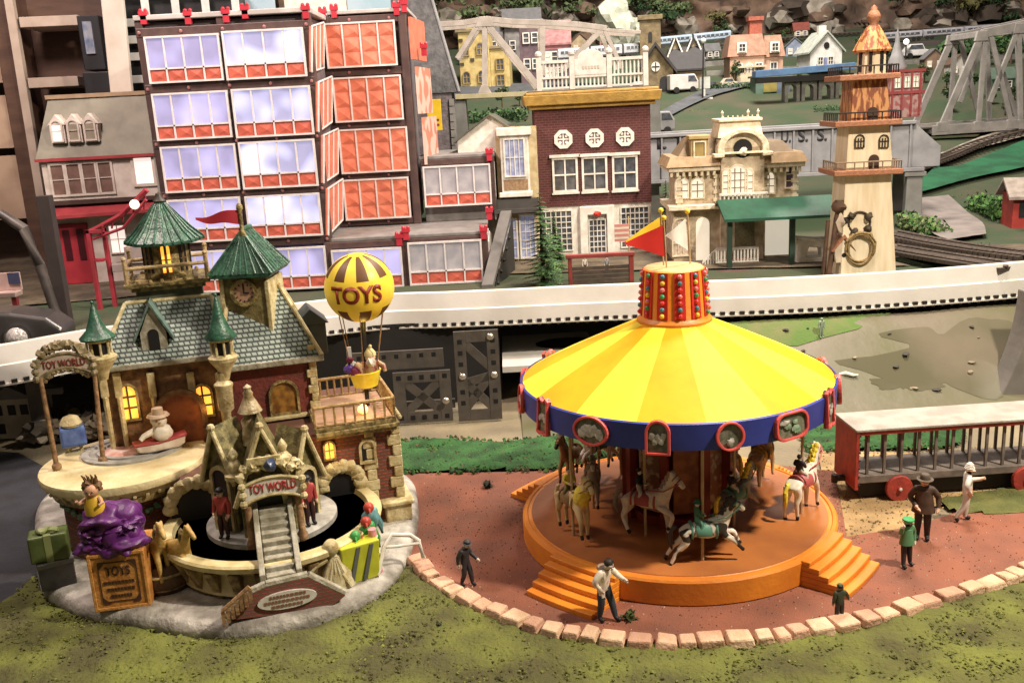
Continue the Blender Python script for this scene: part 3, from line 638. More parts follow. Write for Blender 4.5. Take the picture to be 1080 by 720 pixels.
person(at(972, 568), 71, 'toy man in brown coat and wide-brimmed hat standing by the wagon wheel', BRC, mat('dark_brown_trousers', (.035, .022, .02), .6), BLACK, ('brim', mat('brown_felt_hat', (.10, .075, .055), .7)), HAIRB,
       dict(elL=(.36, .05, 1.15), wrL=(.34, -.08, .93), elR=(-.34, .02, 1.16), wrR=(-.18, -.14, .95)), yaw=radians(-20), extras=lambda r, P, HM: MB().lathe([(.19, 1.38), (.23, 1.1), (.29, .78), (.27, .78)], 18, sy=.75).build('coat_skirt', BRC, r, smooth=True))
person(at(1018, 549), 63, 'toy man in a white suit and white turban pointing right beside the wagon', WHITE, WHITE, BLACK, ('turban', WHITE), None,
       dict(elL=(.3, -.06, 1.15), wrL=(.3, -.38, 1.22), elR=(-.36, .1, 1.2), wrR=(-.24, -.02, .98), anR=(-.1, .3, .14), knR=(-.11, .06, .5), toR=(-.1, .2, .02)), yaw=radians(75), skinm=SKINM)
person(at(955, 596), 54, 'small toy child in green coat and flat green hat on the sunny plaza', mat('leaf_green_coat', (.10, .25, .12), .6), COATD, BLACK, ('beret', mat('bright_green_hat', (.05, .33, .10), .6)), None,
       dict(elR=(-.34, -.08, 1.26), wrR=(-.34, -.2, 1.52), elL=(.3, .04, 1.15), anL=(.17, 0, .08), anR=(-.17, -.1, .08), toR=(-.18, -.27, .05), toL=(.18, -.17, .05)), yaw=radians(15), skinm=PALE, extras=lambda r, P, HM: MB().lathe([(.18, 1.36), (.22, 1.1), (.27, .82), (.25, .82)], 18, sy=.8).build('coat_skirt', mat('leaf_green_coat', (.10, .25, .12), .6), r, smooth=True))
person(at(885, 656), 44, 'tiny dark figure in olive clothes and green cap beside the kerb stones', mat('olive_coat', (.05, .06, .035), .7), COATD, BLACK, ('cap', mat('olive_cap', (.06, .11, .04), .7)), HAIRD, dict(elR=(-.35, -.05, 1.2), wrR=(-.45, -.12, 1.0)), yaw=radians(190), skinm=HB)
# tuft and dark lumps
def tuft(u, v, r, label, m1, seed, name='weed_tuft', cat='weed'):
    f = at(u, v); root = MB(); rr = random.Random(seed)
    for i in range(46):
        a = rr.uniform(0, 6.28); e = rr.uniform(.2, 1.3); L = r*rr.uniform(.6, 1.2); d = Vector((cos(a)*cos(e), sin(a)*cos(e), sin(e))); s1 = Vector((-sin(a), cos(a), 0))*r*.14
        root.quad([-s1, s1, d*L*.7+s1*1.1, d*L+Vector((0, 0, -.1*r)), d*L*.7-s1*1.1])
    root.blob((0, 0, r*.3), r*.5, seed, .3, 2, 2); o = root.build(name, m1); place(o, f); tag(o, label, cat)
tuft(664, 652, 11, 'dark green weed tuft on the plaza by the man in white', mat('weed_green', (.06, .08, .025), .9), 1)
tuft(463, 662, 8, 'dark sprig lying in the turf below the kerb', mat('weed_dark', (.03, .035, .015), .9), 2, 'turf_sprig', 'sprig')
tuft(514, 513, 8, 'flat dark weed lying on the shaded plaza behind the black-suited man', mat('weed_grey', (.05, .055, .035), .9), 3)
# ================================================================== circus wagon
wp = onz(901, 529, 0); WF = Frame(wp, radians(2.5), depth(wp)/F)
wag = thing('circus_wagon', 'red barred circus wagon with a whitish roof parked behind the plaza', 'wagon', WF)
WR = mat('wagon_red', (.40, .05, .035), .6, (.27, .04, .03), 14, .2, 50); WROOF = mat('wagon_roof', (.36, .335, .30), .8, (.28, .25, .22), 7, .3, 50); WGREY = mat('wagon_grey', (.19, .155, .135), .7, (.12, .10, .085), 14); WDARK = mat('wagon_underside', (.04, .035, .035), .8)
m = MB(); m.box(0, 300, -2, 52, 21, 29); m.build('floor', WGREY, wag, bevel=.6)
m = MB(); m.box(-1.5, 2.5, -3, 53, 14, 78); m.box(2.5, 300, -2.5, 1, 74, 78); m.box(2.5, 300, 49, 52.5, 74, 78); m.build('end_wall', WR, wag, bevel=.6)
m = MB(); m.box(-2.5, 300, -4, 54, 78, 81); m.build('roof', WROOF, wag, bevel=.8)
for yy in (1.5, 47):
    for k in range(16):
        m = MB(); m.box(12+k*18.2, 14.6+k*18.2, yy, yy+2.6, 29, 74); m.build('bar', WGREY, wag)
m = MB(); m.box(8, 300, 8, 44, 2, 21); m.build('chassis_shade', WDARK, wag)  # chassis made deep and dark to stand for the shadow under the wagon
for xx in (46, 182): m = MB(); m.cyl((xx, -1, 13.5), (xx, 50, 13.5), 2.2, n=10); m.build('axle', WDARK, wag)
m = MB(); m.box(-12, 8, 22, 28, 15, 20); m.cyl((-12, 25, 13), (-12, 25, 22), 3.4, n=12); m.build('coupling', WDARK, wag)
for k in range(7):
    m = MB(); m.ball((2.8, -3, 20+k*9), 1.2, 6); m.build('rivet', WDARK, wag)
for xx, yy in ((46, -3), (46, 48), (182, -3), (182, 48)):
    m = MB(Matrix.Translation((xx, yy, 13.5)) @ Matrix.Rotation(pi/2, 4, 'X')); m.lathe([(0, 4), (2.5, 4.4), (3, 2.6), (13.5, 2.4), (14.2, 1.6), (14.2, -2), (0, -2)], 28)
    wh = m.build('wheel', WR, wag, smooth=True, ang=35)
    m = MB(Matrix.Translation((xx, yy-4.2, 13.5)) @ Matrix.Rotation(pi/2, 4, 'X')); m.lathe([(0, 1.2), (1.4, .9), (2, 0)], 10); m.build('hub', WHITE, wh, smooth=True)
# ================================================================== white curved track on the black girders
TPX = [(-260, 432), (-100, 416), (0, 406), (110, 385), (250, 365), (395, 347), (470, 344), (540, 341), (600, 338), (680, 335), (800, 331), (900, 326), (1000, 319), (1100, 310), (1240, 296)]
ZB, ZT_ = .74, 1.045
TP = smooth([onz(u, v, ZB) for u, v in TPX], 10)
def nrm(i, P=TP):
    d = (P[min(i+1, len(P)-1)]-P[max(i-1, 0)]); n_ = Vector((-d.y, d.x, 0)).normalized(); return n_
TW = mat('track_white', (.62, .60, .565), .55, (.54, .52, .48), 2.5, .05, 40)
prof = [(0, ZB), (.012, ZB+.15), (.02, ZB+.155), (.026, ZB+.16), (.05, ZT_), (.13, ZT_), (.14, ZB)]
vs = []
for i, p in enumerate(TP):
    n_ = nrm(i)
    for o_, z in prof: vs.append(Vector((p.x, p.y, 0))+n_*o_+Vector((0, 0, z)))
k = len(prof); fs = [(i*k+j, (i+1)*k+j, (i+1)*k+(j+1) % k, i*k+(j+1) % k) for i in range(len(TP)-1) for j in range(k)]
tr = bpy.data.objects.new('elevated_track', None); COL.objects.link(tr); tag(tr, 'long white curved elevated track sweeping behind the carousel', 'track')
m = MB(); m._add(vs, fs); m.build('track_beam', TW, tr, smooth=True, ang=30)
m = MB(); d_ = 0.; nxt = 0.
for i in range(len(TP)-1):
    a, b = TP[i], TP[i+1]; L = (b-a).length; n_ = nrm(i); yaw = atan2((b-a).y, (b-a).x)
    M_ = Matrix.Translation(a) @ Matrix.Rotation(yaw, 4, 'Z'); m.box(0, L, -.016, .0, -.010, .006, 0, M_)
    while nxt < d_+L:
        M2 = Matrix.Translation(a+(b-a)*((nxt-d_)/L)) @ Matrix.Rotation(yaw, 4, 'Z'); m.box(-.022, .022, -.022, -.002, .008, .034, 1, M2); m.box(-.016, .016, -.014, -.002, -.024, -.0105, 1, M2); nxt += .088
    d_ += L
m.build('rack_strip', [WHITE, BLACK], tr)
# ================================================================== porcelain toy shop on its snowy base
sp_ = onz(238, 585, 0); SF = Frame(sp_, radians(17), depth(sp_)/F)
shop = thing('toy_shop', 'ornate lit porcelain toy shop with green turret roofs on a snowy base', 'toy shop', SF)
SNOW = mat('snow_base', (.50, .47, .42), .7, (.24, .22, .19), 7, .6, 30, lo=.35, hi=.6)
BRK = brickmat('red_brick', (.37, .075, .045), (.28, .055, .035), (.13, .06, .04), .055, .022)
OCHRE = mat('ochre_stone', (.42, .31, .13), .55, (.15, .10, .04), 22, .6, 50, lo=.35, hi=.62)
OLD = mat('antique_cream', (.60, .52, .30), .45, (.34, .26, .11), 16, .4, 50, lo=.4, hi=.68)
GOLDO = mat('aged_gold', (.38, .29, .12), .42, (.12, .09, .035), 26, .5, 60, lo=.38, hi=.6)
SLATE = brickmat('slate_tiles', (.33, .385, .345), (.25, .305, .275), (.05, .06, .055), .045, .028, .5, .006)
JADE = mat('jade_green_roof', (.032, .115, .068), .38, (.014, .055, .034), 14, .3, 50, spec=.6)
LIT = mat('lit_window', (.9, .6, .15), .4, emit=(1., .36, .04), estr=1.7)
LITW = mat('bright_window_core', (1, .85, .5), .4, emit=(1., .42, .07), estr=2.2)
DARKW = mat('dark_opening', (.012, .011, .012), .5)
WALLB = mat('umber_wall', (.24, .13, .055), .6, (.10, .05, .025), 15, .4, 50)
RINGG = mat('grey_ring', (.38, .37, .34), .55, (.26, .25, .22), 16, .2, 50)
TRACKB = mat('black_gloss_track', (.012, .012, .014), .16, (.07, .07, .075), 34, .25, 12, lo=.62, hi=.72)
WOOD = mat('weathered_wood', (.34, .20, .10), .65, (.18, .10, .045), 25, .4, 60)
GRST = mat('grey_green_stone', (.36, .34, .27), .6, (.22, .20, .14), 20, .4, 50)
def sx(u, v, y): return SF.fy(u, v, y)
# snowy base
loc = [SF.I @ Vector((x, y, 0)) for x, y in SHOPBASE]; cxb = sum(p.x for p in loc)/len(loc); cyb = sum(p.y for p in loc)/len(loc)
m = MB(); vs = []; N_ = len(loc); prof_ = [(1., 0), (1.005, 5), (.995, 10), (.975, 14), (.94, 15.5), (.88, 15.5), (.8, 15), (.7, 15), (.55, 15), (.35, 15)]
for k, z in prof_:
    for i, p in enumerate(loc):
        a = .9*noise.noise(Vector((p.x*.05, p.y*.05, z*.2)))+.6*noise.noise(Vector((p.x*.16*k, p.y*.16*k, 3)))
        vs.append((cxb+(p.x-cxb)*(k+a*.008), cyb+(p.y-cyb)*(k+a*.008), z+(2.2*a if z > 9 else 0)))
fs = [(j*N_+i, j*N_+(i+1) % N_, (j+1)*N_+(i+1) % N_, (j+1)*N_+i) for j in range(len(prof_)-1) for i in range(N_)]+[tuple((len(prof_)-1)*N_+i for i in range(N_))]
m._add(vs, fs); m.build('snowy_base', SNOW, shop, smooth=True, ang=70, sub=1)
# left round pavilion with its cream terrace
DC = (-90, 64); R_ = 84; ZD = 100
m = MB(); m.lathe([(66, 12), (66, ZD-16)], 48, (DC[0], DC[1], 0)); m.build('round_wall', BRK, shop, smooth=True)
m = MB(); m.lathe([(70, ZD-22), (78, ZD-14), (80, ZD-9), (R_, ZD-8), (R_+1, ZD-3), (R_, ZD), (R_-6, ZD+.5), (0, ZD+.5)], 64, (DC[0], DC[1], 0)); m.build('terrace', CREAM, shop, smooth=True, ang=50)
m = MB(); m.lathe([(67, ZD-26), (74, ZD-24), (76, ZD-14), (68, ZD-13)], 48, (DC[0], DC[1], 0)); te = m.build('cornice', GOLDO, shop, smooth=True, ang=50)
m = MB()
for k in range(40):
    a = 2*pi*k/40; m.ball((DC[0]+78*cos(a), DC[1]+78*sin(a), ZD-15), 2.3, 6)
m.build('dentils', OLD, te, smooth=True)
m = MB()
for k in range(22):
    a = radians(-150+k*7.2); m.blob((DC[0]+69*cos(a), DC[1]+69*sin(a), ZD-32+4.5*cos(k*.9)), 4.2, k, .5, 2, 1)
m.build('garland', mat('garland_green', (.06, .16, .08), .6, (.16, .24, .14), 30), shop, smooth=True)
TC = SF.fz(142, 474, ZD)
m = MB(); m.lathe([(54, ZD), (54, ZD+3), (50, ZD+4), (46, ZD+3), (45, ZD+1.2)], 48, (TC[0], TC[1], 0), sy=.9); m.lathe([(38, ZD), (38, ZD+3.4), (34, ZD+4), (33, ZD)], 40, (TC[0], TC[1], 0), sy=.9); m.build('ring_track', RINGG, shop, smooth=True, ang=45)
m = MB(); m.lathe([(33, ZD+1), (25, ZD+3.4), (0, ZD+3.4)], 40, (TC[0], TC[1], 0), sy=.9); m.build('pink_island', mat('pink_glazed_pool', (.52, .24, .21), .35, (.62, .50, .44), 16), shop, smooth=True)
# lower storey with two arched tunnels
LY = -12; zb = sx(372, 452, LY)[1]; xr = sx(424, 500, LY)[0]
m = MB(); m.box(-34, 44, LY, 150, 12, ZD-6); m.box(44, xr-3, LY, 150, 12, zb); lw = m.build('lower_wall', BRK, shop)
def arched(u0, u1, v0, v1, y, name='tunnel_arch', stones=13, w_=7.6):
    x0, z0 = sx(u0, v1, y); x1, _ = sx(u1, v1, y); _, z1 = sx((u0+u1)/2, v0, y)
    o_ = arch(x0, x1, z0, z1, 14); m = MB(); m.prism(o_, y-1.6, y+3, 'y'); a_ = m.build(name, DARKW, shop)
    m = MB(); pts = [(x1, z0+(z1-(x1-x0)/2-z0)*t) for t in (0, .33, .66)]+[((x0+x1)/2+(x1-x0)/2*cos(pi*i/9), z1-(x1-x0)/2+(x1-x0)/2*sin(pi*i/9)) for i in range(10)]+[(x0, z0+(z1-(x1-x0)/2-z0)*t) for t in (.66, .33, 0)]
    for i, (x, z) in enumerate(pts): m.blob((x, y-2, z), w_, i, .25, 1.5, 2, sy=.7)
    m.build('arch_stones', OLD, a_, smooth=True)
arched(188, 243, 506, 590, LY-1); arched(346, 386, 490, 570, LY-1)
# quoins on the right corner
for k in range(9):
    z = 14+k*(zb-14)/9; wv = 13 if k % 2 else 8; m = MB() if k == 0 else m; m2 = MB() if k == 0 else m2
    m.box(xr-wv, xr+1.5, LY-3, LY+6+(6 if k % 2 == 0 else 0), z, z+(zb-14)/9-.1); m2.box(xr-32-wv*.6, xr-30+wv*.4, LY-2, LY+4, z, z+(zb-14)/9-.1)
m.build('quoins', OLD, shop, bevel=1.2); m2.build('quoins', OLD, shop, bevel=1.2)
m = MB(); m.box(xr-22, xr+6, LY-12, 40, 14, 33); m.box(xr-26, xr+9, LY-15, 44, 33, 38); m.build('corner_plinth', OLD, shop, bevel=1.5)
def lamp_glow(u, v, y, r=4.4):
    x, z = sx(u, v, y); m = MB(); m.prism(arch(x-r, x+r, z-10, z+8, 8), y-2, y); o_ = m.build('wall_lantern', LIT, shop)
    m = MB(); m.ring(arch(x-r-2, x+r+2, z-12, z+10, 8), arch(x-r, x+r, z-10, z+8, 8), y-4, y); m.box(x-.7, x+.7, y-3, y-1.9, z-10, z+8); m.box(x-r, x+r, y-3, y-1.9, z-2, z-.6); m.build('lantern_frame', GOLDO, o_)
    ld = bpy.data.lights.new('lantern_light', 'POINT'); lo = bpy.data.objects.new('lantern_light', ld); COL.objects.link(lo); ld.energy = .55; ld.color = (1, .55, .15); ld.shadow_soft_size = .03; lo.location = SF.M @ Vector((x, y-18, z))
lamp_glow(347, 473, -13)
def arch_window(u0, u1, v0, v1, y, m1, name='window', rows=3, cols=2, mull=2., fr_=2.6, frm=None):
    x0, z0 = sx(u0, v1, y); x1, _ = sx(u1, v1, y); _, z1 = sx((u0+u1)/2, v0, y)
    po = arch(x0-fr_, x1+fr_, z0-fr_, z1+fr_, 10); pi_ = arch(x0, x1, z0, z1, 10)
    m = MB(); m.ring(po, pi_, y-3.4, y+.5); w_ = m.build(name, frm or GOLDO, shop)
    m = MB(); m.prism(pi_, y-1.2, y+1); m.build('glass', m1, w_)
    m = MB()
    for i in range(1, cols): x = x0+(x1-x0)*i/cols; m.box(x-mull/2, x+mull/2, y-2.6, y-1.1, z0, z1)
    for i in range(1, rows): z = z0+(z1-z0)*i/rows; m.box(x0, x1, y-2.5, y-1., z-mull/2, z+mull/2)
    m.build('glazing_bars', mat('dark_mullion', (.09, .045, .02), .6), w_); return w_
arch_window(382, 395, 464, 486, LY-.5, DARKW, rows=1, cols=1, frm=OLD)
# balcony
dz = sx(372, 447, -22)[1]; bx0 = sx(332, 445, -22)[0]; bx1 = sx(414, 443, -22)[0]+3; by0, by1 = -22, 88
m = MB(); m.box(bx0, bx1+4, by0-3, by1, dz-9, dz-4.5); m.box(bx0, bx1+1, by0, by1, dz-13, dz-9); m.box(bx0, bx1+1.5, by0, by1, dz-4.5, dz); bal = m.build('balcony', GOLDO, shop, bevel=.7)
m = MB(); m.box(bx0+2, bx1-2, by0+3, by1-2, dz, dz+.8); m.build('balcony_floor', mat('pinkish_floor', (.45, .28, .18), .6, (.36, .22, .13), 14), bal)
m = MB(); hr = 22
for (xa, ya, xb, yb, n_) in ((bx0, by0+1, bx1, by0+1, 8), (bx1, by0+1, bx1, by1-2, 11), (bx1, by1-2, bx0+10, by1-2, 9)):
    m.cyl((xa, ya, dz+hr), (xb, yb, dz+hr), 1.9, n=8); m.cyl((xa, ya, dz+2), (xb, yb, dz+2), 1.2, n=6)
    for i in range(n_+1): t = i/n_; m.cyl((xa+(xb-xa)*t, ya+(yb-ya)*t, dz), (xa+(xb-xa)*t, ya+(yb-ya)*t, dz+hr), 1.3, n=6)
m.build('railing', mat('rail_wood_gold', (.45, .30, .13), .5, (.26, .16, .06), 22, .3, 60), bal, smooth=True)
m = MB()
for i in range(14): m.ball((bx1+6, by0+4+i*7.6, dz-1), 2.2, 6)
m.build('beading', OLD, bal, smooth=True)
m = MB(); cxl, czl = sx(383, 437, 6); m.blob((cxl, 2, dz+7), 5.5, 4, .2, 2, 2); m.build('deck_lamp', LITW, bal, smooth=True)
ld = bpy.data.lights.new('deck_light', 'POINT'); lo = bpy.data.objects.new('deck_light', ld); COL.objects.link(lo); ld.energy = .35; ld.color = (1, .6, .2); ld.shadow_soft_size = .03; lo.location = SF.M @ Vector((cxl, -10, dz+10))
# upper storey
YL, YR = 100, 52
xl0, ze = sx(108, 388, YL); xl1, _ = sx(232, 388, YL); xq0, zeR = sx(234, 388, YR); xq1, _ = sx(334, 388, YR)
m = MB(); m.box(xl0, xl1+6, YL, 190, ZD-2, ze); m.build('upper_wall', WALLB, shop)
m = MB(); m.box(xq0, xq1, YR, 190, zb-12, zeR); m.build('upper_wall', mat('dark_red_wall', (.17, .035, .025), .6, (.10, .025, .02), 12, .4, 50), shop)
arch_window(130, 147, 406, 442, YL, LIT); arch_window(208, 225, 406, 438, YL, LIT)
for u in (139, 217):
    x, z = sx(u, 424, YL); ld = bpy.data.lights.new('window_light', 'POINT'); lo = bpy.data.objects.new('window_light', ld); COL.objects.link(lo); ld.energy = .4; ld.color = (1, .55, .15); ld.shadow_soft_size = .04; lo.location = SF.M @ Vector((x, YL-16, z-4))
arch_window(288, 315, 402, 436, YR, mat('amber_dim_pane', (.30, .15, .03), .3, (.12, .05, .015), 20), rows=1, cols=1, frm=GOLDO)
x0, z0 = sx(278, 440, YR); x1, _ = sx(328, 440, YR); m = MB(); m.box(x0, x1, YR-7, YR, z0-4, z0); m.build('window_sill', OLD, shop, bevel=1)
for u in (107, 122, 158, 200, 230): x, z = sx(u, 390, YL); m = MB(); m.box(x-4, x+4, YL-6, YL+1, z-30, z-2); m.cyl((x, YL-4, ZD), (x, YL-4, z-29), 2.6, 3, n=8); m.build('pilaster', OLD, shop, bevel=1)
x, z = sx(330, 390, YR); m = MB(); [m.box(x-(7 if k % 2 else 4), x+4, YR-4, YR+2, zb+k*9, zb+k*9+9) for k in range(9)]; m.build('corner_stones', OLD, shop, bevel=1)
x, z = sx(178, 470, YL-4); m = MB(); m.prism(arch(x-6, x+42, ZD, z+62, 14), YL-10, YL, 'y'); dw = m.build('arched_door', mat('orange_brown_door', (.36, .11, .03), .5, (.18, .05, .02), 12), shop)
m = MB(); m.ring(arch(x-9, x+45, ZD, z+65, 14), arch(x-3, x+39, ZD, z+59, 14), YL-13, YL-8); m.build('door_arch', WALLB, dw)
# eaves and mansard roofs
def frus(mb, x0, x1, y0, y1, z0, z1, l, r, f, b, mi=0):
    mb._add([(x0, y0, z0), (x1, y0, z0), (x1, y1, z0), (x0, y1, z0), (x0+l, y0+f, z1), (x1-r, y0+f, z1), (x1-r, y1-b, z1), (x0+l, y1-b, z1)], [(0, 3, 2, 1), (4, 5, 6, 7), (0, 1, 5, 4), (1, 2, 6, 5), (2, 3, 7, 6), (3, 0, 4, 7)], mi)
m = MB(); m.box(xl0-5, xl1+6, YL-12, 195, ze-3, ze+3); m.box(xq0-5, xq1+8, YR-10, 195, zeR-3.5, zeR+3); m.build('eaves', GRST, shop, bevel=1)
ztl = sx(180, 314, YL+40)[1]; ztr = sx(285, 300, YR+50)[1]
m = MB(); frus(m, xl0-3, xl1+8, YL-10, 192, ze+3, ztl, 32, 8, 42, 40); rl = m.build('roof', SLATE, shop)
m = MB(); frus(m, xq0-3, xq1+6, YR-8, 193, zeR+3, ztr, 20, 34, 50, 40); rr_ = m.build('roof', SLATE, shop)
m = MB()
for (a, b) in (((xq0-3, YR-8, zeR+3), (xq0+17, YR+42, ztr)), ((xq1+6, YR-8, zeR+3), (xq1-28, YR+42, ztr)), ((xq1+6, 193, zeR+3), (xq1-28, 153, ztr)), ((xq0+17, YR+42, ztr), (xq1-28, YR+42, ztr)), ((xq1-28, YR+42, ztr), (xq1-28, 153, ztr))): m.cyl(a, b, 2.6, 2.4, n=8)
m.build('roof_ridges', OLD, rr_, smooth=True)
m = MB()
for (a, b) in (((xl0-3, YL-10, ze+3), (xl0+29, YL+32, ztl)), ((xl1+8, YL-10, ze+3), (xl1, YL+32, ztl)), ((xl0+29, YL+32, ztl), (xl1, YL+32, ztl))): m.cyl(a, b, 2.4, 2.2, n=8)
m.build('roof_ridges', OLD, rl, smooth=True)
# dormers
def dormer(u0, u1, vb, vt, y, win, back=40):
    x0, z0 = sx(u0, vb, y); x1, _ = sx(u1, vb, y); xt, zt = sx((u0+u1)/2, vt, y); w_ = (x1-x0)/2; cx = (x0+x1)/2; ze_ = z0+(zt-z0)*.5
    m = MB(); m.prism([(x0+3, z0), (x1-3, z0), (x1-3, ze_), (cx, zt-3), (x0+3, ze_)], y, y+back, 'y'); d = m.build('dormer', GRST, shop)
    m = MB()
    for sg in (-1, 1): m._add([(cx+sg*(w_+4), y-4, ze_-6), (cx, y-4, zt+2), (cx, y+back, zt+2), (cx+sg*(w_+4), y+back, ze_-6), (cx+sg*(w_+4), y-4, ze_-10), (cx, y-4, zt-2), (cx, y+back, zt-2), (cx+sg*(w_+4), y+back, ze_-10)], [(0, 1, 2, 3), (4, 7, 6, 5), (0, 4, 5, 1), (3, 2, 6, 7), (0, 3, 7, 4)])
    m.build('dormer_roof', mat('slate_green', (.12, .19, .16), .5, (.07, .11, .1), 20, .4, 60), d)
    m = MB(); m.prism(arch(cx-w_*.34, cx+w_*.34, z0+5, ze_+4, 8), y-.8, y+1); m.build('dormer_window', DARKW, d)
dormer(149, 183, 383, 319, YL-2, True)
# corner dormer to the right, dark slate
x, z = sx(326, 350, YR+60); m = MB(); m.box(x-14, x+18, YR+45, YR+85, z-24, z+14); m.prism([(x-18, z+12), (x+22, z+12), (x+2, z+30)], YR+42, YR+88, 'y'); m.build('side_dormer', mat('dark_slate', (.05, .06, .06), .5), shop, bevel=1)
# small turrets
def turret(u, vtip, vcone, vbase, y, r, colv=None):
    x, zt = sx(u, vtip, y); _, zc = sx(u, vcone, y); _, zb_ = sx(u, vbase, y)
    m = MB(); m.lathe([(r*1.25, zc-2), (r*1.3, zc), (r*.75, zc+(zt-zc)*.22), (r*.42, zc+(zt-zc)*.55), (r*.14, zt-3), (0, zt)], 14, (x, y, 0)); m.ball((x, y, zt+1), 2, 8); t_ = m.build('turret_roof', JADE, shop, smooth=True, ang=60)
    m = MB(); m.lathe([(r*.62, zb_), (r*.62, zc)], 12, (x, y, 0), 1); m.lathe([(r*1.1, zb_-3), (r*1.2, zb_+1), (r*.8, zb_+4)], 14, (x, y, 0)); m.lathe([(r*.8, zc-5), (r*1.1, zc-1)], 14, (x, y, 0))
    for k in range(8): a = k*pi/4+.2; m.cyl((x+r*.82*cos(a), y+r*.82*sin(a), zb_), (x+r*.82*cos(a), y+r*.82*sin(a), zc-2), 1.3, n=6)
    m.lathe([(r*.3, zb_-24), (r*.5, zb_-14), (r*1.1, zb_-3)], 14, (x, y, 0)); m.build('turret', [OLD, DARKW], shop, smooth=True, ang=50)
turret(97, 320, 356, 378, YL-16, 14); turret(227, 312, 355, 378, YR-10, 13)
x, z = sx(234, 392, YR-6); m = MB(); m.lathe([(5, zb-6), (4, zb+4), (4, z-44), (8, z-40), (9, z-16), (10, z-14), (10, z-12), (5, z-8), (6, z)], 14, (x, YR-10, 0)); m.build('corner_column', OLD, shop, smooth=True, ang=50)
# pagoda tower
YP = YL+60; xp, zp = sx(179, 302, YP-30); _, zd1 = sx(179, 300, YP-34)
m = MB(); m.box(xp-36, xp+34, YP-26, YP+34, ztl-6, zd1-2); m.build('tower_neck', mat('dark_olive_wall', (.09, .10, .06), .6, (.05, .05, .03), 14), shop)
m = MB(); m.box(xp-45, xp+43, YP-36, YP+40, zd1-1, zd1+4, tx=-2, ty=-2); m.box(xp-40, xp+38, YP-31, YP+36, zd1-6, zd1-1); pd = m.build('tower_deck', GOLDO, shop, bevel=1)
_, zr1 = sx(179, 280, YP-34); m = MB()
q = [(xp-43, YP-34), (xp+41, YP-34), (xp+41, YP+38), (xp-43, YP+38)]
for (a, b) in zip(q, q[1:]+q[:1]): m.cyl((*a, zr1), (*b, zr1), 2.1, n=8)
for a in q: m.cyl((*a, zd1), (*a, zr1+9), 2.2, n=8); m.ball((*a, zr1+11), 2.8, 8)
for (a, b) in zip(q, q[1:]+q[:1]):
    for i in range(1, 7): t = i/7; m.ball((a[0]+(b[0]-a[0])*t, a[1]+(b[1]-a[1])*t, zd1+5), 2.5, 6)
m.build('tower_railing', mat('rail_tan', (.46, .34, .18), .5, (.3, .2, .09), 22, .3, 60), pd, smooth=True)
_, zrb = sx(179, 256, YP-30); _, ztip = sx(178, 213, YP)
m = MB(); m.lathe([(26, zd1+3), (26, zrb+6)], 8, (xp, YP, 0)); tb_ = m.build('tower_body', GOLDO, shop)
for a_ in (-90, -45, -135, 0, 180):
    M_ = Matrix.Translation((xp, YP, 0)) @ Matrix.Rotation(radians(a_+22.5+67.5), 4, 'Z'); m = MB(M_)
    m.prism(arch(-4.6, 4.6, zd1+12, zrb-2, 8), -25.4, -24); wv = m.build('tower_window', LIT if a_ == -90 else DARKW, tb_)
    m = MB(M_); m.box(-.9, .9, -26, -25, zd1+12, zrb-2); m.box(-4.6, 4.6, -26, -25, (zd1+zrb)/2+3, (zd1+zrb)/2+4.2); m.build('bars', WALLB, wv)
m = MB(); pr = [(42, zrb-2), (42, zrb+1), (30, zrb+12), (20, zrb+24), (12, ztip-8), (7, ztip-2), (4, ztip)]
m.lathe(pr, 8, (xp, YP, 0)); tr_ = m.build('tower_roof', JADE, shop)
m = MB()
for k in range(24):
    a = 2*pi*k/24; sc = cos(pi/8)/cos(((a+pi/8) % (pi/4))-pi/8) if k % 3 else 1.; sc = cos(pi/8)/cos((a % (pi/4))-pi/8)
    m.tube([(xp+r*sc*cos(a), YP+r*sc*sin(a), z+.6) for r, z in pr], [1.5, 1.5, 1.4, 1.2, 1., .9, .7], 5)
m.build('roof_ribs', JADE, tr_, smooth=True)
m = MB(); m.lathe([(5, ztip-1), (7, ztip+2), (4, ztip+6), (3, ztip+10), (0, ztip+12)], 12, (xp, YP, 0)); m.build('finial', mat('dark_finial', (.05, .04, .03), .5), tr_, smooth=True)
# clock tower
YC = YR+22; xc, z0c = sx(263, 347, YC); _, zc1 = sx(263, 292, YC); _, zc2 = sx(263, 244, YC)
M_ = Matrix.Translation((xc, YC, 0)) @ Matrix.Rotation(radians(-20), 4, 'Z'); m = MB(M_)
m.box(-24, 24, 0, 52, z0c-10, zc1+6); ct = m.build('clock_tower', mat('olive_gold_wall', (.24, .20, .08), .55, (.12, .09, .035), 18, .4, 50), shop, bevel=1)
for q_ in ((-27, -22, -2, 4, z0c-8, zc1), (22, 27, -2, 54, z0c-8, zc1-4)): m = MB(M_); m.box(*q_); m.build('tower_trim', OLD, ct, bevel=1)
m = MB(M_)
zrf = zc1+5; B4 = [(-34, -10, zrf), (34, -10, zrf), (34, 62, zrf), (-34, 62, zrf)]; R2 = [(0, 12, zc2+1), (0, 42, zc2+1)]
m._add(B4+R2+[(p[0]*.92, p[1], zrf-4) for p in B4], [(0, 1, 4), (1, 2, 5, 4), (2, 3, 5), (3, 0, 4, 5), (0, 6, 7, 1), (1, 7, 8, 2), (2, 8, 9, 3), (3, 9, 6, 0), (6, 9, 8, 7)])
def lerp(a, b, t): return tuple(a[k]+(b[k]-a[k])*t for k in range(3))
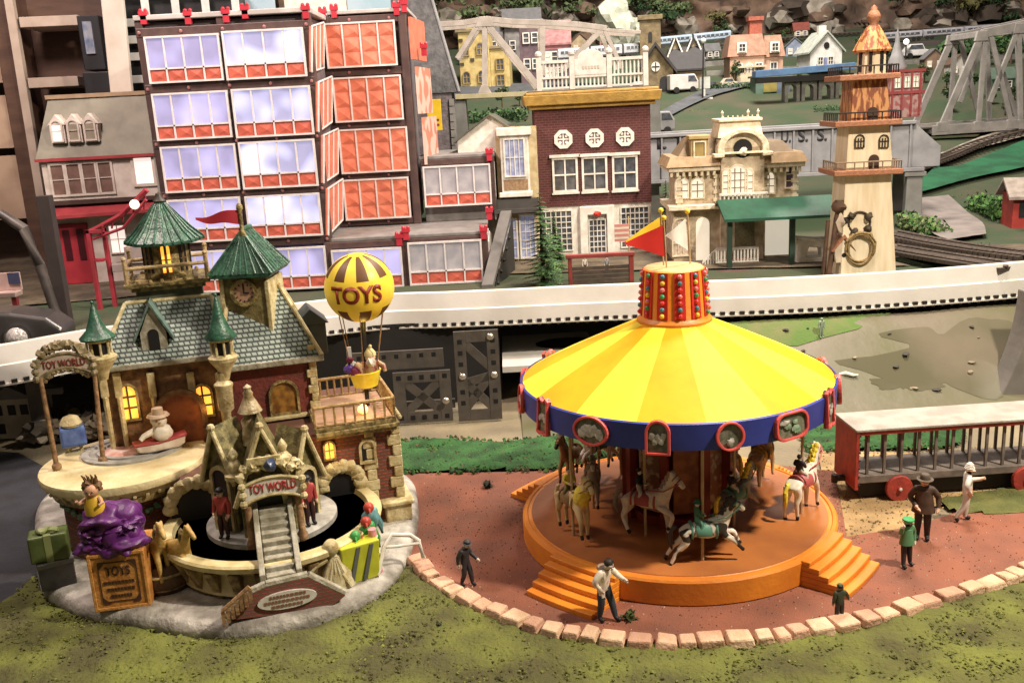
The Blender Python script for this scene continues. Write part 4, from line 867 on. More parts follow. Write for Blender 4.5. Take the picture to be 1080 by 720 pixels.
for i in range(9):
    t = i/8; m.cyl(lerp(B4[0], B4[1], t), lerp(B4[0], B4[1], .5) if False else R2[0], 1.5, .5, n=6)
    for e in ((1, 2), (3, 0)): q_ = lerp(B4[e[0]], B4[e[1]], t); m.cyl(q_, (0, min(42, max(12, q_[1])), zc2+1), 1.6, 1.3, n=6)
m.cyl(R2[0], R2[1], 3, n=8); m.build('clock_tower_roof', JADE, ct)
m = MB(M_ @ Matrix.Translation((0, 0, zc1-16)) @ Matrix.Rotation(pi/2, 4, 'X')); m.lathe([(0, 3), (11, 3), (12, 2.4)], 28); ck = m.build('clock_face', mat('clock_rose', (.50, .30, .20), .5, (.4, .22, .14), 20), ct)
m = MB(M_ @ Matrix.Translation((0, 0, zc1-16)) @ Matrix.Rotation(pi/2, 4, 'X')); m.lathe([(11, 1), (11, 4.5), (15, 4.5), (15, 0)], 28); m.build('clock_rim', GOLDO, ck, smooth=True, ang=40)
m = MB(M_ @ Matrix.Translation((0, -3.3, zc1-16))); m.box(-.8, .8, -1, 0, 0, 9); m.box(-.8, 6, -1, 0, -.8, .8)
for k in range(12): a = k*pi/6; m.box(-.5, .5, -.8, 0, 8.2, 10.4, M=Matrix.Rotation(a, 4, 'Y'))
m.build('clock_hands', BLACK, ck)
xf, zf0 = sx(256, 250, YC); _, zf1 = sx(253, 214, YC)
m = MB(); m.lathe([(4, zc2-4), (4, zf0+4), (2.2, zf0+8), (2, zf1-8), (3.6, zf1-6), (3.2, zf1-2), (1.5, zf1)], 10, (xf, YC-4, 0)); fp_ = m.build('flag_mast', GOLDO, shop, smooth=True, ang=50)
vs = []; n_ = 12; _, za = sx(254, 220, YC); _, zb2 = sx(254, 235, YC)
for i in range(n_+1):
    t = i/n_; hgt = (1-t)**.8; zm = (za+zb2)/2+sin(t*7)*3.*t+5*t*(1-t)-1; hh = (za-zb2)/2*(1-.85*t**1.5)
    for dy in (0, 1.6): vs += [(xf-2-43*t, YC-4-2*sin(t*6)+dy, zm+hh), (xf-2-43*t, YC-4-2*sin(t*6)+dy, zm-hh)]
fs = []
for i in range(n_): o_ = i*4; fs += [(o_, o_+4, o_+5, o_+1), (o_+2, o_+3, o_+7, o_+6), (o_, o_+2, o_+6, o_+4), (o_+1, o_+5, o_+7, o_+3)]
m = MB(); m._add(vs, fs+[(n_*4, n_*4+2, n_*4+3, n_*4+1)]); m.build('red_pennant', mat('crimson_flag', (.38, .025, .04), .5), fp_, smooth=True)
# oval forecourt: cream rim, black track, grey island
OC = (51, -51); ZO = 55
m = MB(); m.lathe([(86, 12), (96, 20), (93, ZO-16), (104, ZO-8), (108, ZO-6), (109, ZO-1), (107, ZO+1), (96, ZO+1), (95, ZO-3), (93, ZO-5), (64, ZO-5), (62, ZO-3)], 80, (*OC, 0), mi=0)
cr = m.build('oval_rim', [mat('cream_rim', (.62, .54, .30), .4, (.50, .41, .20), 12, .2, 50)], shop, smooth=True, ang=40)
m = MB(); m.lathe([(94.5, ZO-4), (63, ZO-4)], 72, (*OC, 0)); m.build('black_track', TRACKB, cr)
m = MB(); m.lathe([(64, ZO-6), (64, ZO+1), (61, ZO+3), (0, ZO+3)], 64, (*OC, 0)); m.build('island', RINGG, cr, smooth=True, ang=40)
m = MB()
for k in range(14):
    a = radians(178+k*13.5); M_ = Matrix.Translation((*OC, 0)) @ Matrix.Rotation(a, 4, 'Z')
    m.prism([(88, 14), (92, 14), (106, ZO-9), (88, ZO-9)], -5, 5, 'y', M=M_)
m.build('brackets', OCHRE, cr, bevel=1)
# gatehouse on the island
GY = OC[1]-6; gx0, gz0 = sx(243, 545, GY-26); gx1, _ = sx(325, 545, GY-26); gxc = (gx0+gx1)/2-2
ztop = sx(277, 452, GY-24)[1]; zeg = sx(255, 512, GY-24)[1]
GT = mat('gate_olive_gold', (.25, .215, .09), .5, (.08, .068, .03), 20, .5, 60, lo=.36, hi=.62)
def gable(M_, hw, z0, ze_, zt, y0, y1, nm='gate_wing', door=True):
    m = MB(M_); m.prism([(-hw, z0), (hw, z0), (hw, ze_), (0, zt), (-hw, ze_)], y0, y1, 'y'); g_ = m.build(nm, GT, shop, bevel=.8)
    m = MB(M_)
    for sg in (-1, 1): m._add([(sg*(hw+4), y0-4, ze_-6), (0, y0-4, zt+4), (0, y1, zt+4), (sg*(hw+4), y1, ze_-6), (sg*(hw+4), y0-4, ze_-11), (0, y0-4, zt-2), (0, y1, zt-2), (sg*(hw+4), y1, ze_-11)], [(0, 1, 2, 3), (4, 7, 6, 5), (0, 4, 5, 1), (3, 2, 6, 7), (0, 3, 7, 4)])
    m.build('gable_roof', GT, g_, bevel=.6)
    m = MB(M_)
    for sg in (-1, 1): m.cyl((sg*(hw+5), y0-5, ze_-9), (0, y0-5, zt+2), 2.6, 2.2, 8)
    m.ball((0, y0-5, zt+4), 4, 8); m.build('gilded_trim', OLD, g_, smooth=True)
    if door: m = MB(M_); m.prism(arch(-hw*.55, hw*.55, z0, ze_+4, 10), y0-1, y0+2); m.build('doorway', DARKW, g_); m = MB(M_); m.ring(arch(-hw*.75, hw*.75, z0, ze_+8, 10), arch(-hw*.55, hw*.55, z0, ze_+4, 10), y0-3, y0+1); m.build('door_frame', OLD, g_)
    return g_
T_ = Matrix.Translation
gable(T_((gxc+2, GY, 0)), 25, ZO+2, zeg-4, ztop+6, -40, 30, 'gatehouse')
gable(T_((gxc-17, GY+12, 0)) @ Matrix.Rotation(radians(-40), 4, 'Z'), 15, ZO+2, sx(225, 500, GY-20)[1]-2, sx(228, 452, GY-10)[1], -33, 0)
gable(T_((gxc+20, GY+12, 0)) @ Matrix.Rotation(radians(40), 4, 'Z'), 16, ZO+2, sx(330, 500, GY-20)[1], sx(318, 452, GY-10)[1]-2, -33, 0)
xs_, zs0 = sx(266, 452, GY+6); _, zs1 = sx(265, 404, GY+6)
m = MB(); frus(m, gxc-18, gxc+16, GY+2, GY+36, zeg-8, zs0+2, 12, 10, 6, 24); m.build('hip_roof', GT, shop, bevel=.8)
m = MB(); H_ = zs1-zs0; m.lathe([(12, zs0-14), (10, zs0-2), (9, zs0+2), (10, zs0+H_*.2), (7, zs0+H_*.26), (7, zs0+H_*.36), (12, zs0+H_*.40), (10.5, zs0+H_*.46), (7, zs0+H_*.62), (4, zs0+H_*.74), (5, zs0+H_*.8), (3, zs0+H_*.86), (4, zs0+H_*.93), (0, zs1)], 16, (xs_, GY+6, 0)); m.build('spire', mat('pale_gold_finial', (.44, .36, .22), .35, (.22, .16, .07), 22, .3, 60), shop, smooth=True, ang=60)
for u, v in ((247, 492), (299, 482)):
    x, z = sx(u, v, GY-30); m = MB(); m.lathe([(10, z-12), (10, z-8), (4, z-6), (7, z), (5, z+4), (3, z+6), (5, z+11), (3, z+15), (0, z+19)], 14, (x, GY-28, 0)); m.build('gate_finial', OLD, shop, smooth=True, ang=60)
# scrollwork and the banner over the stair
YB = GY-55; bx, bz = sx(288, 518, YB); bw = sx(319, 518, YB)[0]-sx(257, 518, YB)[0]
def banner(par, x, z, w_, h_, y, rise, mface, medge, nm='sign_board'):
    top = [(x+w_*(t-.5), z+h_/2+rise*(1-(2*t-1)**2)) for t in [i/12 for i in range(13)]]; bot = [(x+w_*(t-.5)*.98, z-h_/2+rise*(1-(2*t-1)**2)) for t in [i/12 for i in range(13)]]
    m = MB(); m.prism(top+bot[::-1], y, y+3, 'y'); b_ = m.build(nm, mface, par, bevel=.4)
    m = MB(); m.tube([(p[0], y, p[1]) for p in top], 1.7, 6); m.tube([(p[0], y, p[1]) for p in bot], 1.7, 6)
    for sg in (-1, 1):
        for k in range(3): m.ball((x+sg*(w_/2+1), y, z-h_/2+k*h_/2), 4., 8)
    m.build('scroll_edge', medge, b_, smooth=True); return b_
sg_ = banner(shop, bx, bz, bw, 17, YB, 6, WHITE, OLD)
text('sign_letters', 'TOY WORLD', mat('sign_red', (.42, .03, .03), .5), sg_, (bx, YB-.1, bz+5), bw*.82, height=9, bold=.2, depth_=.7)
m = MB()
for i in range(15):
    t = i/14-.5; m.blob((bx+t*bw*1.05, YB+4+(i % 3)*3, bz+17+8*(1-4*t*t)+(i % 2)*4), 4.5, i, .5, 2, 2)
m.blob((bx, YB+2, bz+26), 6, 3, .3, 2, 2, mi=1); m.box(bx-20, bx+10, YB+2, YB+5, bz+27, bz+34); m.build('ornament', [OLD, mat('blue_gem', (.06, .08, .16), .3)], shop, smooth=True)
for u0, u1, vb in ((262, 266, 592), (314, 322, 582)):
    x0, z0 = sx(u0, 518, YB); x1, _ = sx(u1, vb, YB); m = MB(); m.lathe([(5, ZO-3), (5, ZO+3), (3.4, ZO+6), (3, z0)], 12, ((x0+x1)/2, YB+4, 0)); m.build('sign_post', WOOD, shop, smooth=True, ang=50)
# stair
m = MB(); NS_ = 9; xa, za_ = sx(287, 532, GY-40); xb, zb_ = sx(297, 610, -170)
for k in range(NS_):
    t0 = k/NS_; y = (GY-40)+(-170-(GY-40))*t0; y1 = (GY-40)+(-170-(GY-40))*(k+1)/NS_; z = za_+(zb_-za_)*t0; x = xa+(xb-xa)*t0
    m.box(x-13, x+13, y1-1, y, 15, z)
st = m.build('stair', GRST, shop, bevel=.9)
m = MB()
for sg in (-1, 1):
    A, B = Vector((xa+sg*16, GY-40, za_+7)), Vector((xb+sg*16, -171, zb_+7)); dx = Vector((2.6, 0, 0)); dn = Vector((0, 0, -16))
    m._add([A-dx, A+dx, B+dx, B-dx, A-dx+dn, A+dx+dn, B+dx+dn, B-dx+dn], [(0, 1, 2, 3), (4, 7, 6, 5), (0, 4, 5, 1), (2, 6, 7, 3), (0, 3, 7, 4), (1, 5, 6, 2)])
m.build('stair_sides', GRST, st, bevel=.9)
# front brick wall with the oval plaque
YW = -176
pw = [sx(u, v, YW) for u, v in ((240, 654), (262, 628), (281, 619), (325, 609), (364, 628), (346, 642))]
m = MB(); m.prism(pw, YW, YW+12, 'y'); fw_ = m.build('front_wall', brickmat('scarlet_brick', (.42, .055, .045), (.34, .045, .038), (.16, .08, .06), .05, .02), shop)
m = MB()
for a, b in zip(pw[:4], pw[1:5]): m.cyl((a[0], YW+4, a[1]+1), (b[0], YW+4, b[1]+1), 4, n=8)
m.build('wall_coping', GRST, fw_, smooth=True)
ox, oz = sx(303, 631, YW); m = MB(); m.prism(oval(ox, oz, 26, 8.5), YW-2, YW, 'y'); pq = m.build('plaque', WHITE, fw_)
m = MB(); rr = random.Random(4)
for j, w_ in ((1, 15), (0, 20), (-1, 14)):
    x = -w_
    while x < w_: l_ = rr.uniform(1.6, 3.2); m.box(ox+x, ox+x+l_, YW-2.6, YW-1.8, oz+j*4.6-1.3, oz+j*4.6+1.3); x += l_+1
m.build('plaque_lettering', mat('plaque_ink', (.25, .12, .08), .6), pq)
m = MB(); ra = [sx(u, v, YW-4) for u, v in ((236, 652), (264, 627))]
for i in range(7): t = i/6; x = ra[0][0]+(ra[1][0]-ra[0][0])*t; z = ra[0][1]+(ra[1][1]-ra[0][1])*t; m.box(x-1.6, x+1.6, YW-6, YW-3, z-7, z+7)
m.cyl((ra[0][0], YW-4.5, ra[0][1]+8), (ra[1][0], YW-4.5, ra[1][1]+8), 2, n=6); m.build('stair_rail', WOOD, fw_)
# ------------------------------------------------------------------ things set on the shop's base
def sthing(name, label, cat, x, y, z, rot=0., k=1., group=None):
    return thing(name, label, cat, Frame(SF.M @ Vector((x, y, z)), SF.r+radians(rot), SF.s*k), group)
cx_, cy_ = SF.fz(127, 642, 15)
cr_ = sthing('toy_crate', 'orange wooden crate lettered TOYS standing under the purple sack', 'crate', cx_+3, cy_, 15, -8, .8)
CRO = mat('crate_orange', (.52, .24, .06), .6, (.36, .14, .03), 16, .3, 60)
m = MB(); m.box(-31, 31, 0, 56, 0, 70); m.build('crate_box', CRO, cr_, bevel=1.2)
m = MB(); m.ring([(-31, 0), (31, 0), (31, 70), (-31, 70)], [(-27, 4), (27, 4), (27, 66), (-27, 66)], -1.6, 0, 'y'); m.build('crate_frame', mat('crate_orange_light', (.60, .30, .08), .55, (.48, .2, .05), 16, .3, 60), cr_, bevel=.8)
INK = mat('crate_ink', (.07, .03, .015), .7)
text('crate_letters', 'TOYS', INK, cr_, (0, -.3, 48), 27, height=11, bold=.2, depth_=.6)
m = MB(); rr = random.Random(2)
for z, w_ in ((34, 17), (25.5, 14), (17, 11)):
    x = -w_
    while x < w_: l_ = rr.uniform(1.8, 3.4); m.box(x, x+l_, -.9, .2, z-1.7, z+1.7); x += l_+1.1
for sx_ in (-1, 1):
    for z in (13, 56): m.prism([(sx_*20, z-5), (sx_*20, z+4), (sx_*12, z+(4 if z > 30 else -5))], -.9, .2, 'y')
m.ring([(-21, 10), (21, 10), (21, 59), (-21, 59)], [(-20, 11), (20, 11), (20, 58), (-20, 58)], -.8, .2, 'y'); m.build('crate_print', INK, cr_)
PUR = mat('purple_satin', (.12, .02, .155), .42, (.06, .01, .08), 12, .8, 9, spec=.45)
sk_ = sthing('toy_sack', 'purple satin sack slumped on top of the orange crate', 'sack', cx_+2, cy_+23, 70, -8, .63)
m = MB(); m.blob((0, 0, 26), 45, 3, .2, 2.1, 4, sx=1., sy=.8, sz=.9); m.blob((18, -12, 36), 24, 12, .35, 2.6, 4, sz=.6); m.blob((-20, -18, 28), 20, 15, .35, 2.6, 4, sz=.7); m.blob((14, -18, 8), 30, 8, .3, 1.8, 4, sz=.5); m.blob((-24, -14, 8), 24, 5, .3, 1.8, 4, sz=.55); m.blob((-8, -14, 44), 30, 9, .3, 1.6, 4, sz=.7)
m.build('sack_cloth', PUR, sk_, smooth=True)
dl = sthing('toy_doll', 'small doll with brown hair and yellow dress leaning out of the purple sack', 'doll', cx_-9, cy_+14, 112, -12, .58)
m = MB(); m.lathe([(15, -10), (15, 2), (12, 14), (8, 20)], 16); m.build('dress', mat('doll_yellow', (.62, .42, .04), .5, (.5, .3, .02), 14), dl, smooth=True)
m = MB(); m.ball((0, -3, 28), 11, 14); m.tube([(-10, -4, 16), (-18, -12, 12), (-20, -16, 18)], [3.4, 3, 2.4], 8); m.tube([(10, -4, 16), (16, -12, 10), (12, -16, 8)], [3.4, 3, 2.4], 8); m.ball((0, -14, 26), 1.8, 6); m.build('head', mat('doll_skin', (.55, .30, .18), .5), dl, smooth=True)
m = MB(); [m.ball((s__*4, -13, 29), 1.4, 6) for s__ in (-1, 1)]; m.build('eyes', BLACK, dl)
m = MB(); [m.blob((8*cos(i*1.05), 4*sin(i*1.05)+3, 34+4*sin(i*2.)), 7.5, i, .4, 2, 2) for i in range(7)]; [m.tube([(-6+4*i, 0, 40), (-9+6*i, 0, 49), (-12+7*i, -2, 54)], [3, 2.2, .8], 6) for i in range(4)]; m.build('hair', HAIRB, dl, smooth=True)
bx_, by_ = SF.fz(62, 615, 15)
g1 = sthing('gift_box', 'grey gift box in the shadow at the left edge of the snowy base', 'gift box', bx_, by_, 15, 14, .78); m = MB(); m.box(-20, 20, -14, 14, 0, 34); m.build('box', mat('grey_gift', (.10, .10, .10), .6, (.06, .06, .06), 12), g1, bevel=1.5)
m = MB(); m.box(-21, 21, -15, 15, 29, 36); m.build('lid', mat('grey_gift_lid', (.14, .14, .13), .6), g1, bevel=1.2)
g2 = sthing('gift_box', 'green wrapped present with pale ribbon stacked on the grey gift box', 'gift box', bx_-2, by_+1, 43.5, 4, .78); m = MB(); m.box(-22, 22, -15, 15, 0, 34); m.build('box', mat('green_gift', (.075, .10, .03), .45, (.045, .06, .018), 12), g2, bevel=2)
m = MB(); m.box(-4, 4, -15.6, 15.6, -.2, 34.6); m.blob((-6, -4, 37), 7, 2, .3, 2, 2, sz=.6); m.blob((7, -4, 37), 7, 5, .3, 2, 2, sz=.6); m.build('ribbon', mat('pale_ribbon', (.20, .23, .09), .45), g2, smooth=False)
# golden ponies by the arch
GPON = mat('golden_toy', (.50, .34, .11), .45, (.32, .19, .05), 18, .3, 60)
for (u, v, rot, k, lab, pose) in ((170, 618, -70, 1., 'golden toy pony standing on a barrel beside the orange crate', 'stand'), (190, 622, -50, .9, 'golden toy pony with lifted foreleg just right of the one by the crate', 'trot')):
    x, y = SF.fz(u, v, 15); q = sthing('toy_pony', lab, 'toy pony', x, y, 53, rot, k, 'golden ponies by the crate'); me, P_ = horse_mesh(pose, GPON, GPON, GPON); obj('body', me, q).location = (0, 0, 8)
    m = MB(); m.blob((16, 0, 22), 5, 2, .4, 2, 2, sx=.5, sz=1.8); m.build('mane', GOLDO, q, smooth=True)
x, y = SF.fz(172, 620, 15); br = sthing('barrel', 'dark wooden barrel under the golden ponies', 'barrel', x+4, y+4, 14); m = MB(); m.lathe([(20, 0), (25, 12), (20, 28), (0, 28)], 20); m.build('staves', mat('dark_barrel', (.10, .055, .025), .6, (.06, .03, .015), 20, .4, 60), br, smooth=True, ang=40); m = MB(); [m.lathe([(r, z), (r+1, z+1.5), (r, z+3)], 20) for r, z in ((22, 5), (23, 18))]; m.build('hoops', GOLDO, br, smooth=True)
# right-hand toys
x, y = SF.fz(357, 616, 15); dr = sthing('cream_figurine', 'cream draped figurine kneeling left of the yellow gift bag', 'figurine', x, y, 15, -10)
m = MB(); m.lathe([(17, 0), (14, 14), (9, 26), (8, 32), (0, 36)], 18, sy=.8); [m.tube([(-14+6*i, -9, 1), (-9+4*i, -8, 16), (-3+i, -5, 30)], [3.6, 3, 2], 8) for i in range(5)]; m.build('robe', mat('cream_robe', (.62, .56, .36), .5, (.44, .36, .18), 20, .3, 60), dr, smooth=True)
m = MB(); m.ball((-3, -3, 40), 8, 12); m.tube([(-8, -5, 30), (-19, -10, 26), (-24, -12, 20)], [3.4, 3, 2], 8); m.build('head_and_arm', OLD, dr, smooth=True)
x, y = SF.fz(379, 608, 15); gb = sthing('gift_bag', 'yellow green gift bag with dark diagonal stripes full of toys', 'gift bag', x, y, 15, 12)
m = MB(); m.box(-17, 17, -10, 10, 0, 38, tx=-2.5, ty=-1.5); m.build('bag', mat('lime_bag', (.50, .52, .04), .45, (.40, .42, .03), 12), gb, bevel=1.2)
m = MB(); [m.prism([(a, 2), (a+4, 2), (a+13, 36), (a+9, 36)], -12.2, -9.6, 'y') for a in (-13, 0)]; m.build('stripes', mat('stripe_grey', (.10, .11, .10), .5), gb)
for (u, v, yy, z, cols, lab) in ((377, 575, 6, 52, ('red', 'green'), 'red and green toy bird on top of the yellow gift bag'), (388, 560, 16, 66, ('green', 'red'), 'green toy bird perched behind the gift bag'), (391, 545, 26, 84, ('teal', 'red'), 'blue green toy bird with red head, topmost of the toys by the gift bag')):
    C_ = dict(red=mat('toy_red', (.42, .05, .03), .45), green=mat('toy_green', (.05, .30, .07), .45), teal=mat('toy_teal', (.12, .28, .30), .45)); px_, pz_ = sx(u, v, y+yy)
    b_ = sthing('toy_bird', lab, 'toy bird', px_, y+yy, pz_, 20, .9, 'toys in the gift bag'); m = MB(); m.blob((0, 0, 0), 9, 2, .15, 2, 3, sz=1.4); m.tube([(6, 2, 0), (12, 3, -12), (14, 3, -24)], [5, 4, 1.5], 8); m.build('body', C_[cols[0]], b_, smooth=True)
    m = MB(); m.ball((-3, -3, 13), 6, 10); m.cyl((-5, -8, 13), (-7, -13, 11), 2, .3, 6); m.build('head', C_[cols[1]], b_, smooth=True)
x, y = SF.fz(401, 606, 15); cn = sthing('candy_cane', 'pink and white candy stick standing behind the white rail', 'candy stick', x, y+8, 14)
m = MB(); m.cyl((0, 0, 0), (-3, 0, 46), 4, n=12, mi=0); m.build('stick', PINK, cn, smooth=True); m = MB(); [m.lathe([(4.1, 0), (4.5, 1.5), (4.1, 3)], 12, (-.06*z, 0, z)) for z in range(4, 44, 8)]; m.build('stripes', WHITE, cn)
x, y = SF.fz(412, 600, 15); wr_ = sthing('white_rail', 'thin white rail on bent posts at the right of the snowy base', 'rail', x, y, 14, -6)
m = MB(); m.tube([(-13, -10, 2), (-4, 0, 26), (4, 6, 34), (22, 8, 30), (30, 10, 22), (33, 10, 4)], 2.2, 8); m.tube([(-4, 0, 25), (8, 0, 24), (30, 9, 20)], 1.5, 8); m.build('rail', WHITE, wr_, smooth=True)
# soldiers in the doorways
TINR = mat('soldier_red', (.36, .05, .05), .5); TIND = mat('soldier_dark', (.05, .02, .02), .5)
for u, v, lab in ((238, 567, 'red toy soldier guarding the left doorway of the gatehouse'), (328, 553, 'red toy soldier guarding the right doorway of the gatehouse')):
    x, y = SF.fz(u, v, ZO+3); person(Frame(SF.M @ Vector((x, y, ZO+3)), SF.r, SF.s), 50, lab, TINR, TIND, BLACK, ('bowler', BLACK), None, None, yaw=radians(-30 if u < 300 else 25), skinm=SKINM, name='toy_soldier', cat='toy soldier', group='toy soldiers of the gatehouse')
# white figure in a little boat, and blue block, on the terrace
x, y = SF.fz(163, 478, ZD); bt = sthing('toy_boat', 'small red and white toy boat on the round terrace', 'toy boat', x+6, y, ZD+4, 12, .85)
hull = [(-30, 12), (-26, 2), (-14, 0), (22, 0), (30, 4), (33, 15), (26, 14), (0, 11)]
m = MB(); m.prism(hull, -9, 9, 'y'); m.build('hull', mat('boat_white', (.68, .60, .50), .4, (.52, .42, .33), 14), bt, bevel=2.5, seg=3)
m = MB(); m.prism([(-31, 11), (0, 10), (27, 13), (34, 14), (34, 17), (26, 16), (0, 13), (-31, 14)], -10, 10, 'y'); m.build('gunwale', mat('boat_red', (.38, .06, .06), .45), bt, bevel=1)
sm = sthing('toy_snowman', 'white toy snowman riding in the red and white boat', 'toy snowman', x+9, y, ZD+15, 10, .8)
m = MB(); m.blob((2, 0, 9), 14, 1, .12, 2, 3, sz=.9); m.blob((0, -1, 27), 10.5, 2, .12, 2, 3); m.tube([(-8, -2, 14), (-22, -6, 10), (-27, -8, 6)], [4.5, 4, 3], 8); m.build('body', mat('snowman_white', (.72, .66, .56), .5, (.56, .48, .38), 20), sm, smooth=True)
m = MB(); m.lathe([(15, 33), (13, 36), (8, 36), (7, 44), (0, 45)], 16); m.build('hat', mat('tan_hat', (.50, .36, .24), .5), sm, smooth=True, ang=40); m = MB(); [m.ball((a, -10, 28), 1.4, 6) for a in (-4, 3)]; m.cyl((0, -10, 26), (-2, -17, 24), 1.6, .3, 6); m.build('face', mat('carrot', (.4, .12, .03), .5), sm)
x, y = SF.fz(80, 476, ZD); bb = sthing('toy_block', 'shiny blue toy block with cream drum on top on the round terrace', 'toy block', x, y, ZD+3, 8); m = MB(); m.box(-13, 13, -10, 10, 5, 27); m.build('block', mat('cobalt_gloss', (.05, .09, .30), .2, (.12, .2, .45), 14), bb, bevel=3)
for sx_ in (-6, 6): m = MB(); m.cyl((sx_, 0, -3), (sx_, 0, 6), 2, n=6); m.build('leg', OLD, bb)
m = MB(); m.lathe([(10, 27), (12, 30), (8, 37), (0, 40)], 14); m.build('drum', OLD, bb, smooth=True, ang=40)
# outer sign arch on two posts
Yg = 60; xg, zg = sx(68, 389, Yg); wg = sx(98, 389, Yg)[0]-sx(38, 389, Yg)[0]
ga = sthing('sign_arch', 'arched sign reading TOY WORLD on posts at the left of the terrace', 'sign', 0, 0, 0)
b_ = banner(ga, xg, zg, wg, 15, Yg, 9, mat('sign_parchment', (.50, .42, .34), .6, (.38, .30, .23), 14), mat('scroll_dark', (.13, .10, .05), .5, (.30, .24, .14), 24))
text('sign_letters', 'TOY WORLD', mat('sign_brown', (.22, .04, .03), .6), b_, (xg, Yg-.1, zg+6), wg*.78, height=8, bold=.2, depth_=.8)
m = MB()
for i in range(11): t = i/10-.5; m.blob((xg+t*wg*.9, Yg+2, zg+14+15*(1-4*t*t)**.7-4), 5, i, .5, 2, 2)
for i in range(10): t = i/9-.5; m.blob((xg+t*wg*.8, Yg+2, zg-9+9*(1-4*t*t)), 3.6, i+4, .5, 2, 2)
m.build('scrollwork', mat('scroll_dark', (.13, .10, .05), .5), ga, smooth=True)
m = MB()
for u0, u1 in ((42, 56), (100, 106)): x0, _ = sx(u0, 395, Yg); x1, _ = sx(u1, 470, Yg); m = MB(); m.cyl((x1, Yg, ZD), (x0, Yg, zg-6), 2.6, 2.2, 10); m.ball((x1, Yg, ZD+4), 5, 10); m.build('post', WOOD, ga, smooth=True)
# balloon over the balcony
YBn = 32; xb_, zb_n = sx(379, 303, YBn); rb = sx(415.5, 303, YBn)[0]-xb_
bn = sthing('toy_balloon', 'yellow toy hot air balloon lettered TOYS floating over the balcony', 'toy balloon', 0, 0, 0)
m = MB(); n_ = 16; T2 = T_((xb_, YBn, zb_n)) @ Matrix.Rotation(radians(-12), 4, 'Z') @ Matrix.Rotation(radians(8), 4, 'X')
NA, NE = 48, 28; vs = [(0, 0, -rb)]; rows = []
for j in range(1, NE):
    e = -pi/2+pi*j/NE
    for i in range(NA): a = 2*pi*i/NA; vs.append((rb*cos(e)*cos(a), rb*cos(e)*sin(a), rb*sin(e)))
vs.append((0, 0, rb)); fs = []; mi = []
def pan(i, j):
    e = -90+180*(j+.5)/NE
    return 1 if (i % 6 in (0, 1, 2)) and (24 < e < 74 or -66 < e < -28) else 0
for i in range(NA): fs.append((0, 1+(i+1) % NA, 1+i)); mi.append(0); fs.append((len(vs)-1, 1+(NE-2)*NA+i, 1+(NE-2)*NA+(i+1) % NA)); mi.append(0)
for j in range(NE-2):
    for i in range(NA): fs.append((1+j*NA+i, 1+j*NA+(i+1) % NA, 1+(j+1)*NA+(i+1) % NA, 1+(j+1)*NA+i)); mi.append(pan(i, j+1))
m._add(vs, fs, 0, T2); m.m = mi
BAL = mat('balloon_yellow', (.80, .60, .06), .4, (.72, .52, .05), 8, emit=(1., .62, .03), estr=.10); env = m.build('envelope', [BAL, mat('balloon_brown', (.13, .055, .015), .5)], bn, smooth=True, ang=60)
lt = text('balloon_letters', 'TOYS', mat('letter_maroon', (.24, .03, .015), .5), env, (0, 0, 0), 54, height=19, bold=.35, depth_=1.)
cxv = (SF.c-Vector((xb_, YBn, zb_n))); aim = atan2(cxv.y, cxv.x)+pi/2-.12
for v in lt.data.vertices:
    a = v.co.x/rb; zz = v.co.y-2; rr2 = sqrt(max(1, rb*rb-zz*zz))+.1+max(0, v.co.z)*.7
    v.co = Vector((xb_, YBn, zb_n))+Matrix.Rotation(aim, 3, 'Z') @ Vector((sin(a*1.05)*rr2, -cos(a*1.05)*rr2, zz))
lt.rotation_euler = (0, 0, 0); lt.data.update()
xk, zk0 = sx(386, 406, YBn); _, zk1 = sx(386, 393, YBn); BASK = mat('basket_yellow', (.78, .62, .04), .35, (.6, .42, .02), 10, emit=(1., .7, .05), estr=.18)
m = MB(); m.lathe([(8, zk0-2), (13, zk0), (17, zk1+1), (18, zk1+3), (15, zk1+3), (13, zk0+4)], 24, (xk, YBn, 0)); m.build('basket', BASK, bn, smooth=True, ang=50)
m = MB()
for a in range(6): a_ = a*pi/3+.3; m.cyl((xk+15*cos(a_), YBn+15*sin(a_), zk1+2), (xb_+rb*.72*cos(a_), YBn+rb*.72*sin(a_), zb_n-rb*.66), .6, n=5)
m.build('ropes', WOOD, bn)
m = MB(); m.cyl((xk, YBn, zk1+4), (xb_+1, YBn, zb_n-rb+1), 2.6, n=10); m.cyl((xk, YBn, dz), (xk, YBn, zk0), 2.4, n=10); m.build('post', BLACK, bn, smooth=True)
ld = bpy.data.lights.new('balloon_light', 'POINT'); lo = bpy.data.objects.new('balloon_light', ld); COL.objects.link(lo); ld.energy = .25; ld.color = (1, .62, .12); ld.shadow_soft_size = .02; lo.location = SF.M @ Vector((xb_, YBn-10, zb_n-rb-6))
el = sthing('toy_passenger', 'white bearded toy passenger in cream cap sitting in the balloon basket', 'toy passenger', xk+7, YBn-2, zk1-3, -10, .9)
m = MB(); m.lathe([(9, 0), (10, 8), (7, 18)], 14); m.tube([(8, 0, 16), (15, -3, 12), (17, -5, 5)], [3.4, 3, 2], 8); m.tube([(-8, 0, 16), (-13, -5, 12), (-12, -8, 5)], [3.4, 3, 2], 8); m.build('coat', mat('passenger_coat', (.40, .30, .16), .5, (.28, .08, .06), 30), el, smooth=True)
m = MB(); m.ball((0, -1, 23), 6.5, 12); m.build('head', SKINM, el, smooth=True); m = MB(); m.blob((0, -5, 18), 5.5, 3, .3, 2, 2, sz=1.3); m.build('beard', WHITE, el, smooth=True); m = MB(); m.lathe([(7.4, 25), (7, 29), (3, 34), (0, 35)], 14); m.ball((1, 0, 36), 2.4, 8); m.build('cap', mat('cream_cap', (.55, .48, .25), .6), el, smooth=True)
